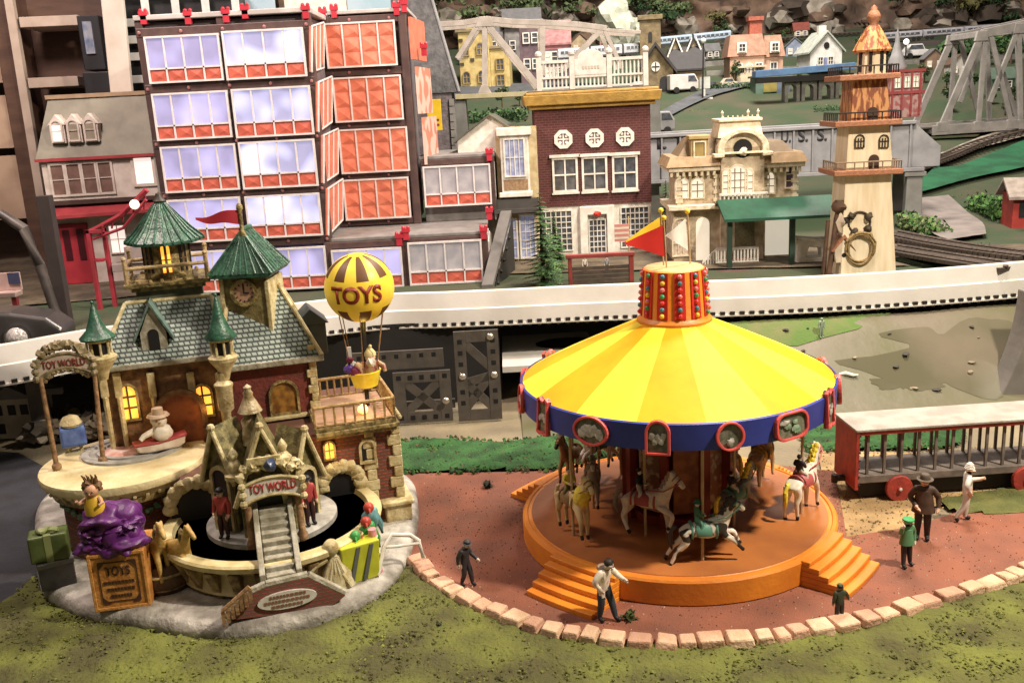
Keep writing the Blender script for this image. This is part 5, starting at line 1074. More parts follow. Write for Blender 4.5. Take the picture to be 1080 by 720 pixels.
tb = sthing('toy_bundle', 'bundle of purple and blue toys piled at the left of the balloon basket', 'toys', xk-9, YBn-2, zk1-2, 0)
m = MB(); rr = random.Random(8)
for i in range(9): m.blob((rr.uniform(-8, 7), rr.uniform(-7, 6), rr.uniform(3, 20)), rr.uniform(3.5, 6), i, .3, 2, 2, mi=i % 4)
m.box(-9, -4, -3, 0, 14, 34, 3); m.build('toys', [mat('toy_purple', (.07, .03, .20), .4), mat('toy_plum', (.18, .03, .06), .4), mat('toy_tan', (.45, .32, .16), .5), mat('toy_pale', (.5, .5, .5), .5)], tb, smooth=True)
# ================================================================== upper deck and rising land
PROF = [(0, .9), (13, .9), (16, 1.45), (19, 2.0), (22, 2.6), (26, 3.4), (30, 4.3), (31.5, 4.7), (40, 5)]
def track_y(x):
    best = TP[0]
    for a, b in zip(TP, TP[1:]):
        if a.x <= x <= b.x: return a.y+(b.y-a.y)*(x-a.x)/max(b.x-a.x, 1e-6)
    return TP[0].y if x < TP[0].x else TP[-1].y
def terr(x, y):
    k = min(1, max(0, (y-12)/3))
    return interp(y, PROF)+k*.10*noise.noise(Vector((x*.5, y*.5, 2)))
def tp(u, v):
    d = ray(u, v); t = 8.4/d.y
    while t*d.y < 34:
        p = Vector((d.x*t, d.y*t, H+d.z*t))
        if p.z < terr(p.x, p.y): return p
        t += .03/d.y
    return p
LAND = mat('landscape_green', (.034, .056, .026), .95, (.065, .060, .038), 1.3, .8, 12, lo=.40, hi=.68, detail=8)
NX, NY = 120, 70; vs = []
for i in range(NX+1):
    x = -14+42*i/NX; y0 = track_y(x)+.11
    for j in range(NY+1):
        y = y0+(31.5-y0)*(j/NY)**1.15; vs.append((x, y, terr(x, y)+.012*noise.noise(Vector((x*5, y*5, 0)))))
fs = [(i*(NY+1)+j, (i+1)*(NY+1)+j, (i+1)*(NY+1)+j+1, i*(NY+1)+j+1) for i in range(NX) for j in range(NY)]
m = MB(); m._add(vs, fs); m.build('terrain', LAND, smooth=True)['kind'] = 'structure'
def lie(name, pts, m_, lift=.02, kind='structure', n=10):
    """a flat strip of ground laid on the land: outline in two sides"""
    L, R = pts; mb = MB(); vs = []
    A = smooth([Vector((u, v, 0)) for u, v in L], n); B = smooth([Vector((u, v, 0)) for u, v in R], n)
    k = 6
    for a, b in zip(A, B):
        for q in range(k+1): p = tp(*(a+(b-a)*q/k)[:2]); vs.append((p.x, p.y, terr(p.x, p.y)+lift))
    mb._add(vs, [(i*(k+1)+q, i*(k+1)+q+1, (i+1)*(k+1)+q+1, (i+1)*(k+1)+q) for i in range(len(A)-1) for q in range(k)])
    o = mb.build(name, m_, smooth=True); o['kind'] = kind; return o
ASPH = mat('grey_road', (.085, .09, .10), .85, (.06, .065, .07), 5, .2, 40); PATHM = mat('mauve_path', (.22, .19, .18), .85, (.16, .14, .135), 4, .2, 40)
BALL = mat('ballast', (.34, .30, .25), .9, (.15, .13, .10), 9, .8, 40); DIRT = mat('brown_dirt', (.13, .10, .065), .9, (.07, .055, .04), 5, .6, 30)
lie('deck_floor', ([(-60, 330), (100, 318), (300, 300), (560, 290), (760, 285), (960, 282)], [(-60, 250), (100, 240), (300, 240), (560, 262), (760, 262), (880, 262)]), DIRT, .02)
lie('path', ([(960, 262), (985, 262), (1022, 262)], [(960, 220), (985, 205), (1000, 205)]), PATHM, .05, n=4) if False else None
lie('road', ([(680, 128), (700, 118), (735, 100), (770, 90)], [(700, 128), (745, 106), (790, 93), (830, 86)]), ASPH, .05)
lie('road', ([(470, 108), (520, 104), (600, 100), (690, 104)], [(480, 92), (530, 91), (600, 90), (700, 92)]), ASPH, .06)
lie('path', ([(966, 214), (968, 236), (985, 252), (1000, 258)], [(1000, 210), (1020, 228), (1036, 240), (1040, 252)]), PATHM, .06)
lie('grass', ([(950, 214), (1000, 200), (1040, 190), (1110, 176)], [(985, 182), (1010, 180), (1050, 165), (1110, 140)]), mat('green_carpet', (.012, .105, .045), .9, (.007, .06, .026), 3, .6, 30), .08)
lie('ballast_bed', ([(965, 188), (1000, 176), (1040, 160), (1110, 142)], [(965, 178), (1000, 164), (1040, 148), (1110, 130)]), BALL, .09)
lie('ballast_bed', ([(940, 268), (980, 280), (1020, 284), (1100, 276)], [(940, 248), (985, 256), (1030, 262), (1110, 262)]), DIRT, .05)
# railway tracks: rails and sleepers of one line are one thing
RAIL = mat('rail_steel', (.13, .10, .085), .5, (.07, .055, .05), 30); SLEEP = mat('sleepers', (.06, .045, .035), .8)
def railway(label, pts, g_=.11, lift=.1):
    A = [tp(u, v) for u, v in pts]; A = smooth([Vector((p.x, p.y, terr(p.x, p.y)+lift)) for p in A], 10); o = bpy.data.objects.new('railway_line', None); COL.objects.link(o); tag(o, label, 'railway')
    m = MB(); n2 = []
    for i in range(len(A)): d = A[min(i+1, len(A)-1)]-A[max(0, i-1)]; n2.append(Vector((-d.y, d.x, 0)).normalized())
    for s_ in (-1, 1): m.tube([p+n_*g_*s_+Vector((0, 0, .03)) for p, n_ in zip(A, n2)], .014, 6)
    m.build('rails', RAIL, o)
    m = MB(); acc = 0
    for i in range(len(A)-1):
        L = (A[i+1]-A[i]).length; k = max(1, int(L/.11))
        for q in range(k): p = A[i]+(A[i+1]-A[i])*q/k; m.box(-.025, .025, -g_*1.7, g_*1.7, -.02, .018, M=Matrix.Translation(p) @ Matrix.Rotation(atan2((A[i+1]-A[i]).y, (A[i+1]-A[i]).x), 4, 'Z'))
    m.build('sleepers', SLEEP, o)
railway('dark railway line curving past the foot of the wooden tower', [(938, 256), (985, 266), (1030, 274), (1090, 282)])
railway('second dark railway line nearest the white track right of the tower', [(938, 272), (985, 281), (1030, 288), (1070, 294)])
railway('railway line on pale ballast under the right truss bridge', [(965, 184), (1000, 171), (1040, 155), (1110, 136)])
# sloping painted bank under the track, right of the girders
BANK = mat('painted_bank', (.150, .128, .094), .5, (.095, .095, .042), 1.0, .3, 12, lo=.42, hi=.68, detail=7); vs = []; NXB, NYB = 60, 16
for i in range(NXB+1):
    x = .05+9*i/NXB; y1 = track_y(x)+.06; y0 = 7.3
    for j in range(NYB+1):
        t = j/NYB; e = t*t*(3-2*t); vs.append((x, y0+(y1-y0)*t, -.012+.68*e**1.3*min(1, max(.06, (x-.05)/1.2))+.02*noise.noise(Vector((x*2, t*4, 1)))*t))
m = MB(); m._add(vs, [(i*(NYB+1)+j, (i+1)*(NYB+1)+j, (i+1)*(NYB+1)+j+1, i*(NYB+1)+j+1) for i in range(NXB) for j in range(NYB)]); m.build('hillside', BANK, smooth=True)['kind'] = 'structure'
def bank_z(x, y):
    t = min(1, max(0, (y-7.3)/(track_y(x)+.06-7.3))); e = t*t*(3-2*t); return -.012+.68*e**1.3*min(1, max(.06, (x-.05)/1.2))+.02*noise.noise(Vector((x*2, t*4, 1)))*t
def bankp(u, v):
    d = ray(u, v); t = 7./d.y
    while t*d.y < 9.5:
        p = Vector((d.x*t, d.y*t, H+d.z*t))
        if p.z < bank_z(p.x, p.y): return p
        t += .01
    return p
def bank_patch(name, pts, m_, lift=.008):
    mb = MB(); ring = [bankp(u, v) for u, v in pts]; c = sum(ring, Vector())/len(ring); n = len(ring); vs = []
    for k in range(7):
        for p in ring: q = c+(p-c)*(k/6); vs.append((q.x, q.y, bank_z(q.x, q.y)+lift))
    mb._add(vs, [(k*n+i, k*n+(i+1) % n, (k+1)*n+(i+1) % n, (k+1)*n+i) for k in range(6) for i in range(n)]); o = mb.build(name, m_, smooth=True); o['kind'] = 'structure'
ov = lambda cx, cy, rx, ry, n=28, j=.18: [(cx+rx*cos(2*pi*i/n)*(1+j*noise.noise(Vector((cos(2*pi*i/n)*2, sin(2*pi*i/n)*2, cx)))), cy+ry*sin(2*pi*i/n)*(1+j*noise.noise(Vector((cos(2*pi*i/n)*2, sin(2*pi*i/n)*2, cx+9))))) for i in range(n)]
bank_patch('grass_slope', [(762, 342), (800, 338), (850, 335), (910, 332), (940, 331), (905, 348), (870, 357), (840, 366), (810, 364), (780, 354)], mat('bank_green', (.085, .15, .035), .9, (.14, .15, .06), 4, .5, 30))
bank_patch('pond', ov(1012, 376, 92, 36, 60, .75), mat('pond_glaze', (.155, .133, .098), .1, (.10, .095, .06), 1.0, .12, 5, spec=.7), .004)
bank_patch('pond', ov(960, 404, 40, 8, 40, .6), mat('pond_glaze', (.15, .135, .118), .22), .004)
rr = random.Random(21); WASTE = [mat('white_scrap', (.6, .58, .54), .5), mat('dark_pebble', (.06, .055, .05), .8), mat('tan_pebble', (.28, .23, .16), .8)]
for i in range(16):
    u, v = rr.uniform(800, 1078), rr.uniform(345, 420); p = bankp(u, v); m = MB(); k = rr.choice((0, 1, 1, 2, 2)); m.blob((0, 0, .004), rr.uniform(.012, .03), i, .4, 2, 2, sx=rr.uniform(.7, 2.), sz=.5); o = m.build('pebble', WASTE[k], smooth=True); o.location = (p.x, p.y, bank_z(p.x, p.y)+.006); o.rotation_euler = (0, 0, rr.uniform(0, 3)); tag(o, ('small white scrap lying on the painted hillside', 'small dark pebble lying on the painted hillside', 'small tan pebble lying on the painted hillside')[k], 'pebble', ('white scraps on the hillside', 'dark pebbles on the hillside', 'tan pebbles on the hillside')[k])
p = bankp(893, 397); m = MB(); m.tube([(-.06, .02, .02), (-.01, 0, .03), (.05, -.02, .015), (.09, -.03, .02)], [.01, .02, .016, .006], 8); o = m.build('white_branch', WHITE, smooth=True); o.location = p; tag(o, 'bent white branch lying behind the right edge of the carousel', 'branch')
p = bankp(866, 356); sg = Frame(p, 0, depth(p)/F); person(sg, 22, 'tiny pale green standing figure on the grass under the track', mat('verdigris', (.28, .36, .26), .6), mat('verdigris', (.28, .36, .26), .6), mat('verdigris', (.28, .36, .26), .6), None, None, None, yaw=.4, skinm=mat('verdigris', (.28, .36, .26), .6), cat='figurine')
# grey curved pylon at the right edge
p = onz(1090, 425, 0); pf = Frame(p, 0, depth(p)/F); m = MB(); m._add([(-42, 0, -2), (40, 0, -2), (40, 30, -2), (-42, 30, -2)]+[q for t in [i/10 for i in range(1, 11)] for q in ((-42+32*sin(t*pi/2)**.8, 0, 118*t), (40, 0, 118*t), (40, 30, 118*t), (-42+32*sin(t*pi/2)**.8, 30, 118*t))], [(k*4+a, k*4+(a+1) % 4, k*4+4+(a+1) % 4, k*4+4+a) for k in range(10) for a in range(4)]+[(0, 3, 2, 1), (40, 41, 42, 43)])
o = m.build('track_pylon', mat('pylon_grey', (.20, .185, .17), .55, (.15, .14, .13), 3, .1, 20), bevel=1.5); place(o, pf); tag(o, 'grey curved pylon holding up the white track at the right edge', 'pylon')
# ================================================================== black girders under the track
gp = onz(524, 442, 0); GF = Frame(gp, radians(1.5), depth(gp)/F); GIR = mat('black_girder', (.085, .076, .066), .5, (.065, .057, .05), 12, .1, 60); BOLT = mat('bolt_steel', (.55, .52, .46), .3, metal=.8)
gt = thing('girder_support', 'black perforated metal girder frame holding up the white track left of the carousel', 'girder', GF)
def lattice(x0, x1, z0, z1, y, diag):
    m = MB(); w_ = 12
    for a in (x0, x1-w_): m.box(a, a+w_, y, y+3, z0, z1)
    for a in (z0, z1-w_): m.box(x0+w_, x1-w_, y+.4, y+2.6, a, a+w_)
    for (xa, za, xb, zb_) in diag:
        d = Vector((xb-xa, 0, zb_-za)); n_ = Vector((-d.z, 0, d.x)).normalized()*4.5; A, B = Vector((xa, y+.8, za)), Vector((xb, y+.8, zb_)); e = Vector((0, 1.2, 0)); m._add([A-n_, B-n_, B+n_, A+n_, A-n_+e, B-n_+e, B+n_+e, A+n_+e], [(0, 1, 2, 3), (4, 7, 6, 5), (0, 4, 5, 1), (1, 5, 6, 2), (2, 6, 7, 3), (3, 7, 4, 0)])
    return m
zt = 97
m = lattice(-40, 6, 0, zt, 0, [(-34, zt-8, 0, zt*.55), (0, zt*.55, -34, 10), (-34, zt*.42, 0, zt*.5), (-34, 46, 2, 8)]); [m.box(x-2.4, x+2.4, -.25, .2, z-2.4, z+2.4, 1) for x in (-34, 0) for z in (20, 32, 62, 74, 86)]; HB_ = mat('hole_black', (.008, .008, .008), .9); t1 = m.build('tower_frame', [GIR, HB_], gt, bevel=.3)
m = lattice(-106, -46, 0, 56, 4, [(-100, 6, -52, 50), (-100, 50, -52, 6)]); [m.box(x-2.4, x+2.4, 3.7, 4.2, z-2.4, z+2.4, 1) for x in (-100, -88, -76, -64, -52) for z in (6, 50)]; t2 = m.build('cross_frame', [GIR, HB_], gt, bevel=.3)
m = MB(); m.box(-150, -52, 10, 13, 58, 78); m.box(-170, -44, 36, 40, 4, 14); [m.box(x-2.2, x+2.2, 9.6, 10.2, 70, 74.4, 1) for x in range(-140, -54, 13)]; t3 = m.build('beam', [GIR, HB_], gt, bevel=.3)
m = MB()
for x, z in ((-33, 49), (0, 49), (-2, 90), (-52, 24)):
    m = MB(Matrix.Translation((x, -.2, z)) @ Matrix.Rotation(pi/2, 4, 'X')); m.lathe([(3.4, 0), (3.7, 1), (2.4, 2.4), (0, 2.8)], 12); m.build('bolt', BOLT, t1, smooth=True)
HOLE = mat('hole_shadow', (.006, .006, .006), .9)
m = MB(); m.box(-360, 8, 75, 80, -2, 92); o = m.build('shade_panel', mat('recess_shade_black', (.014, .013, .012), .8), gt)  # black sheet stands in for the shade under the deck behind the girders
wp_ = onz(578, 374, .35); f = Frame(wp_, 0, depth(wp_)/F); m = MB(); pts = oval(0, 0, 48, 60, 28); m.prism([(-48, -60), (52, -60), (48, 70), (-48, 70)], 0, 6, 'z'); o = m.build('white_board', mat('white_board_paint', (.55, .53, .49), .5, (.46, .44, .40), 3)); place(o, f); tag(o, 'white board with a dark oval cutout under the track beside the girders', 'board')
m = MB(); m.prism(oval(22, 22, 34, 22, 24), 5.5, 6.8, 'z'); m.build('cutout', HOLE, o)
p = onz(560, 405, 0); m = MB(); m.box(-.16, .25, -.05, .05, 0, .352); o = m.build('board_support', mat('dark_wood_block', (.06, .045, .035), .8)); o.location = (p.x, p.y+.55, 0); tag(o, 'dark wooden block standing under the white board', 'block')
# village house and rubble far left under the track
p = onz(22, 462, 0); f = Frame(p, 0, depth(p)/F); hw = thing('village_house', 'small cream model house with dark windows under the track at the left edge', 'house', f)
CRH = mat('cream_house_wall', (.52, .47, .36), .7, (.42, .37, .28), 9); m = MB(); m.box(-26, 20, 0, 40, 0, 46); wl = m.build('wall', CRH, hw, bevel=.8); m = MB(); m.prism([(-30, 44), (24, 44), (-3, 58)], -4, 44, 'y'); m.build('roof', mat('grey_roof_far', (.18, .17, .15), .7), hw)
for x, z in ((-18, 26), (-4, 26), (9, 26), (-18, 6), (8, 4)): m = MB(); m.box(x-4, x+4, -.6, .5, z, z+11); m.build('window', DARKW, hw)
p = onz(60, 470, 0); f = Frame(p, 0, depth(p)/F); m = MB(); rr = random.Random(3)
for i in range(70): m.blob((rr.uniform(-34, 70), rr.uniform(0, 70), rr.uniform(0, 22)), rr.uniform(5, 13), i, .5, 2, 2, sz=.7, mi=rr.choice((0, 0, 1, 2)))
o = m.build('rubble', [mat('rubble_brown', (.15, .115, .08), .9), mat('rubble_grey', (.24, .21, .17), .9), mat('rubble_dark', (.06, .05, .04), .9)], smooth=True); place(o, f); o['kind'] = 'stuff'
p = onz(44, 466, 0); f = Frame(p, 0, depth(p)/F); m = MB(); m.box(-7, 9, 0, 14, 0, 68); m.box(-20, 22, -3, 20, 0, 5); m.box(-2, 28, 4, 9, 50, 57); o = m.build('post', GIR, bevel=.6); place(o, f); o.name = 'track_post'; tag(o, 'black upright post under the track at the far left', 'post')
# ================================================================== mountain behind
ROCK = mat('mountain_rock', (.20, .13, .09), .9, (.06, .04, .03), 1.5, 1., 6, lo=.36, hi=.64, detail=9); vs = []; NXM, NYM = 170, 34
for i in range(NXM+1):
    x = -20+56*i/NXM
    for j in range(NYM+1):
        t = j/NYM; n1 = noise.fractal(Vector((x*.55, t*4, 3)), 1., 2., 5); vs.append((x+.2*noise.noise(Vector((x*2, t*9, 8))), 30.3+2.2*t-1.1*n1*min(1, t*4), 4.0+6.5*t+.25*noise.noise(Vector((x*1.5, t*6, 5)))))
m = MB(); m._add(vs, [(i*(NYM+1)+j, (i+1)*(NYM+1)+j, (i+1)*(NYM+1)+j+1, i*(NYM+1)+j+1) for i in range(NXM) for j in range(NYM)]); m.build('mountain', ROCK, smooth=True, ang=40)['kind'] = 'structure'
BUSHM = [mat('bush_sage', (.11, .15, .065), .9, (.05, .08, .03), 8), mat('bush_olive', (.17, .16, .06), .9, (.08, .08, .03), 8), mat('bush_deep', (.03, .07, .025), .9, (.015, .035, .012), 8)]
def bush(mb, c, r, seed, mi=0, n=60, leaf=.16):
    rr = random.Random(seed)
    for i in range(n):
        d = Vector((rr.gauss(0, 1), rr.gauss(0, 1), rr.gauss(0, 1))).normalized()*r*rr.uniform(.4, 1)*(1+.3*sin(i)); p = Vector(c)+Vector((d.x, d.y, abs(d.z)*.8)); q = Matrix.Rotation(rr.uniform(0, 6.3), 3, d.normalized()); s_ = r*leaf*rr.uniform(.7, 1.4)
        a = q @ Vector((1, .2, .3)).normalized()*s_; b = q @ Vector((-.2, 1, -.2)).normalized()*s_; mb._add([p-a, p+b, p+a, p-b, p+d.normalized()*s_*.8], [(0, 1, 4), (1, 2, 4), (2, 3, 4), (3, 0, 4)], mi)
rr = random.Random(31); m = MB()
for i in range(120):
    u = rr.uniform(430, 1080); v = rr.uniform(-30, 24); p = ony(u, v, 29.9); r = rr.uniform(.25, .6)
    left = u < 730; m2 = (0 if left else 1) if rr.random() < .75 else 2
    if (left and rr.random() < .75) or (990 < u < 1070 and rr.random() < .8) or rr.random() < .12: bush(m, p, r, i, m2, 70)
m.build('mountain_scrub', BUSHM)['kind'] = 'stuff'
m = MB()
for i in range(70):
    u = rr.uniform(440, 1085); v = rr.uniform(10, 34); p = ony(u, v, 30.2); m.blob(p, rr.uniform(.15, .5), i, .5, 1.6, 2, sz=.7, mi=rr.choice((0, 0, 1, 2)))
m.build('boulders', [mat('boulder_brown', (.16, .11, .08), .9, (.08, .05, .035), 3, .6, 12), mat('boulder_grey', (.30, .27, .23), .9, (.16, .14, .11), 3, .6, 12), mat('boulder_dark', (.06, .045, .035), .9)], smooth=True)['kind'] = 'stuff'
# ================================================================== helpers for the model buildings
def bframe(u, v, rot=0., Y=None): p = tp(u, v) if Y is None else ony(u, v, Y); return Frame(p, radians(rot), depth(p)/F)
GLASS = mat('dim_window_glass', (.045, .05, .06), .2, (.10, .11, .13), 12, spec=.7)
LITC = mat('cream_lit_window', (.5, .45, .36), .4, emit=(1., .84, .64), estr=.7)
LITB = mat('bluish_window', (.35, .38, .50), .3, (.18, .20, .34), 14, emit=(.55, .6, .9), estr=.12)
def win(par, x0, x1, z0, z1, y, glass=None, frame=None, rows=2, cols=2, fw=1.4, mull=.8, archd=False, cap=False, name='window'):
    o_ = arch(x0-fw, x1+fw, z0-fw, z1+fw, 10) if archd else [(x0-fw, z0-fw), (x1+fw, z0-fw), (x1+fw, z1+fw), (x0-fw, z1+fw)]
    i_ = arch(x0, x1, z0, z1, 10) if archd else [(x0, z0), (x1, z0), (x1, z1), (x0, z1)]
    m = MB(); m.ring(o_, i_, y-1.8, y+.6)
    if cap: m.box(x0-fw-2.5, x1+fw+2.5, y-3, y+.5, z1+fw+.1, z1+fw+3); m.box(x0-fw-1, x1+fw+1, y-2.6, y+.5, z0-fw-2, z0-fw-.1)
    for i in range(1, cols): x = x0+(x1-x0)*i/cols; m.box(x-mull/2, x+mull/2, y-1.4, y-.3, z0, z1-(3 if archd else 0), 1)
    for i in range(1, rows): z = z0+(z1-z0)*i/rows; m.box(x0, x1, y-1.3, y-.35, z-mull/2, z+mull/2, 1)
    w_ = m.build(name, [frame or WHITE, mat('brown_bars', (.16, .11, .07), .6) if glass is LITC else (frame or WHITE)], par); m = MB(); m.prism(i_, y-.3, y+.4); m.build('pane', glass or GLASS, w_); return w_
def wpx(fr, par, u0, u1, v0, v1, y, **k):
    c = fr.fy((u0+u1)/2, (v0+v1)/2, y); a = fr.fy(u0, (v0+v1)/2, y)[0]; b = fr.fy(u1, (v0+v1)/2, y)[0]; d = fr.fy((u0+u1)/2, v1, y)[1]; e = fr.fy((u0+u1)/2, v0, y)[1]
    return win(par, a, b, d, e, y, **k)
def gabled(par, x0, x1, y0, y1, z0, z1, zt, wallm, roofm, ov_=3, axis='y', th=2.2, wname='wall'):
    m = MB()
    if axis == 'y': m.prism([(x0, z0), (x1, z0), (x1, z1), ((x0+x1)/2, zt), (x0, z1)], y0, y1, 'y')
    else: m.prism([(y0, z0), (y1, z0), (y1, z1), ((y0+y1)/2, zt), (y0, z1)], x0, x1, 'x')
    w_ = m.build(wname, wallm, par); m = MB(); cx = (x0+x1)/2; cy = (y0+y1)/2
    for sg in (-1, 1):
        if axis == 'y':
            e = (x1-x0)/2+ov_; dz_ = (zt-z1)*ov_/max(1, (x1-x0)/2); q = [(cx+sg*e, y0-ov_, z1-dz_), (cx, y0-ov_, zt), (cx, y1+ov_, zt), (cx+sg*e, y1+ov_, z1-dz_)]
        else:
            e = (y1-y0)/2+ov_; dz_ = (zt-z1)*ov_/max(1, (y1-y0)/2); q = [(x0-ov_, cy+sg*e, z1-dz_), (x0-ov_, cy, zt), (x1+ov_, cy, zt), (x1+ov_, cy+sg*e, z1-dz_)]
        m._add([Vector(p)+Vector((0, 0, .3)) for p in q]+[Vector(p)+Vector((0, 0, th)) for p in q], [(0, 1, 2, 3), (4, 7, 6, 5), (0, 4, 5, 1), (1, 5, 6, 2), (2, 6, 7, 3), (3, 7, 4, 0)])
    m.build('roof', roofm, par); return w_
# ================================================================== glass office tower
tpnt = onz(345, 306, .9); TF = Frame(tpnt, 0., depth(tpnt)/F)
tw = thing('office_tower', 'tall modern office tower of glowing violet and orange panels in a dark frame', 'office tower', TF)
FRM = mat('dark_brown_frame', (.060, .035, .034), .5, (.085, .05, .045), 10); WFR = mat('window_trim', (.66, .62, .62), .5, (.56, .52, .52), 14); LEDGE = mat('ledge_grey', (.21, .195, .19), .6, (.15, .14, .135), 8, .1, 40)
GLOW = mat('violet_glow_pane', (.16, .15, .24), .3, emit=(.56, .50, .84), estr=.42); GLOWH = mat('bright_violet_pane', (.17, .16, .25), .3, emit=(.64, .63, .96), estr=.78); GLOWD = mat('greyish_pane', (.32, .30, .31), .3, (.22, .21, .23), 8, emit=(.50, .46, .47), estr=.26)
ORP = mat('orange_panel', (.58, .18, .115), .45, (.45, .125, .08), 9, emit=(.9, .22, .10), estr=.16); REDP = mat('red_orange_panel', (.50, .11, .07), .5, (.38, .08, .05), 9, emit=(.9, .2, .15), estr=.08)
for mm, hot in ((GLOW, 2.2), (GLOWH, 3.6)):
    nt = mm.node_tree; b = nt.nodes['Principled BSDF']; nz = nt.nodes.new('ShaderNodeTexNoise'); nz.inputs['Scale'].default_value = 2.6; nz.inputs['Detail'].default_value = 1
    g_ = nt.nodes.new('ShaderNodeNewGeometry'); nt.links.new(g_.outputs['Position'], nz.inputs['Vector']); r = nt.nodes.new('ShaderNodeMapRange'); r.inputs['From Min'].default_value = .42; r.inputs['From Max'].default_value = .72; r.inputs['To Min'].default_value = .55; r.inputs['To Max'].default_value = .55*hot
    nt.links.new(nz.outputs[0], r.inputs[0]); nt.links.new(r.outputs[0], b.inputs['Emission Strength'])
def fbox(u0, u1, v0, v1, y):
    """window box in the tower's own units from its place on the photograph's front"""
    uc, vc = (u0+u1)/2, (v0+v1)/2; return TF.fy(u0, vc, y)[0], TF.fy(u1, vc, y)[0], TF.fy(uc, v1, y)[1], TF.fy(uc, v0, y)[1]
def twin(u0, u1, v0, v1, y, kind, M_=None, box=None):
    x0, x1, z0, z1 = box or fbox(u0, u1, v0, v1, y); m = MB(M_)
    m.ring([(x0, z0), (x1, z0), (x1, z1), (x0, z1)], [(x0+1.8, z0+1.8), (x1-1.8, z0+1.8), (x1-1.8, z1-1.8), (x0+1.8, z1-1.8)], y-2.6, y+1)
    for i in range(1, 4): x = x0+(x1-x0)*i/4; m.box(x-.75, x+.75, y-2.2, y-.4, z0+1.8, z1-1.8)
    zs = z0+1.8+(z1-z0)*.27
    if kind != 'orange': m.box(x0+1.8, x1-1.8, y-2.2, y-.5, zs-.8, zs+.8)
    w_ = m.build('window', WFR, tw); m = MB(M_)
    if kind == 'orange':
        # each panel a shallow pyramid facet
        for i in range(4):
            for j in range(3):
                a, b = x0+(x1-x0)*i/4, x0+(x1-x0)*(i+1)/4; c, d = z0+(z1-z0)*j/3, z0+(z1-z0)*(j+1)/3
                m._add([(a, y-.3, c), (b, y-.3, c), (b, y-.3, d), (a, y-.3, d), (a+(b-a)*.72, y-2.2, c+(d-c)*.35)], [(0, 1, 4), (1, 2, 4), (2, 3, 4), (3, 0, 4)])
        m.build('orange_panel', ORP, w_)
    else:
        m.box(x0+1, x1-1, y-.4, y+.6, zs, z1-1); m.build('glass', {'glow': GLOW, 'hot': GLOWH, 'grey': GLOWD}[kind], w_); m = MB(M_)
        for i in range(4):
            a, b = x0+(x1-x0)*i/4, x0+(x1-x0)*(i+1)/4; m._add([(a, y-.3, z0+1), (b, y-.3, z0+1), (b, y-.3, zs), (a, y-.3, zs), (a+(b-a)*.6, y-1.9, z0+1+(zs-z0)*.4)], [(0, 1, 4), (1, 2, 4), (2, 3, 4), (3, 0, 4)])
        m.build('lower_panel', REDP, w_)
    return w_
W1 = [(155, 234, 37, 87, 'glow'), (236.5, 322, 31, 83, 'hot'), (163, 243, 97, 147, 'glow'), (246.5, 329.5, 92, 144, 'hot'), (172, 251, 153, 202, 'glow'), (254, 334, 148, 198, 'hot'), (179, 256, 209, 255, 'glow'), (260.5, 339, 205, 250, 'hot'), (190, 262, 264, 308, 'glow'), (268, 345, 261, 305, 'glow'), (351, 425, 262, 304, 'glow')]
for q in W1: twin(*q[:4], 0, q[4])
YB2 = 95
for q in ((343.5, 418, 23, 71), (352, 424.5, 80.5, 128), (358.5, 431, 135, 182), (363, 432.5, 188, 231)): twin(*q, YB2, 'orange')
# angled orange flank between the fronts
for (ua, va0, va1, ub, vb0, vb1) in ((328.5, 28, 76, 341, 24, 72), (335.5, 87, 139, 349.5, 81, 129), (341, 143, 193, 356, 136, 183), (346, 199, 248, 361, 189, 232)):
    A0, A1 = TF.p(ua, va0, 2), TF.p(ua, va1, 2); B0, B1 = TF.p(ub, vb0, YB2-3), TF.p(ub, vb1, YB2-3); m = MB(); n_ = Vector((2.5, 0, 0)); m._add([A0, A1, B1, B0, A0-n_, A1-n_, B1-n_, B0-n_], [(0, 1, 2, 3), (4, 7, 6, 5), (0, 4, 5, 1), (1, 5, 6, 2), (2, 6, 7, 3), (3, 7, 4, 0)])
    w_ = m.build('side_panel', ORP, tw); m = MB()
    m.cyl(A0+Vector((.4, 0, 0)), B0+Vector((.4, 0, 0)), 1.1, n=6); m.cyl(A1+Vector((.4, 0, 0)), B1+Vector((.4, 0, 0)), 1.1, n=6)
    for t in (0, .33, .66, 1.): a = A0+(B0-A0)*t; b = A1+(B1-A1)*t; m.cyl(a+Vector((.4, 0, 0)), b+Vector((.4, 0, 0)), 1.1, n=6)
    m.build('mullions', WFR, w_)
for q in ((447, 518, 174, 217, 'grey'), ): twin(*q[:4], YB2+5, q[4])
twin(431, 509, 254, 299, 0, 'grey')
# dark frame of beams and posts
def X(u, v, y): return TF.fy(u, v, y)
m = MB(); xL0, zT = X(149, 22, 2); xL1, zB = X(187, 300, 2); xM = X(334, 160, 2)[0]
rows_v = [(26, 20), (90, 86.5), (148, 145), (204, 201), (257, 254), (309, 306)]
xl = [X(u, v, 2)[0] for u, v in ((150, 60), (236, 60), (326, 60))]; xb = [X(u, v, 2)[0] for u, v in ((186, 285), (266, 285), (348, 285))]
for k, (a, b) in enumerate(zip(xl, xb)):
    m._add([(b-4, 3, -6), (b+4, 3, -6), (b+4, 14, -6), (b-4, 14, -6), (a-4, 3, zT), (a+4, 3, zT), (a+4, 14, zT), (a-4, 14, zT)], [(0, 3, 2, 1), (4, 5, 6, 7), (0, 1, 5, 4), (1, 2, 6, 5), (2, 3, 7, 6), (3, 0, 4, 7)])
for k, vv in enumerate((30, 90, 148.5, 203.5, 257, 309)):
    z = X(245, vv, 2)[1]; t = k/5; a = xl[0]+(xb[0]-xl[0])*t; b = xl[2]+(xb[2]-xl[2])*t; m.box(a-3.4, b+3.4, 2.2, 12, z-4.5, z+4.5)
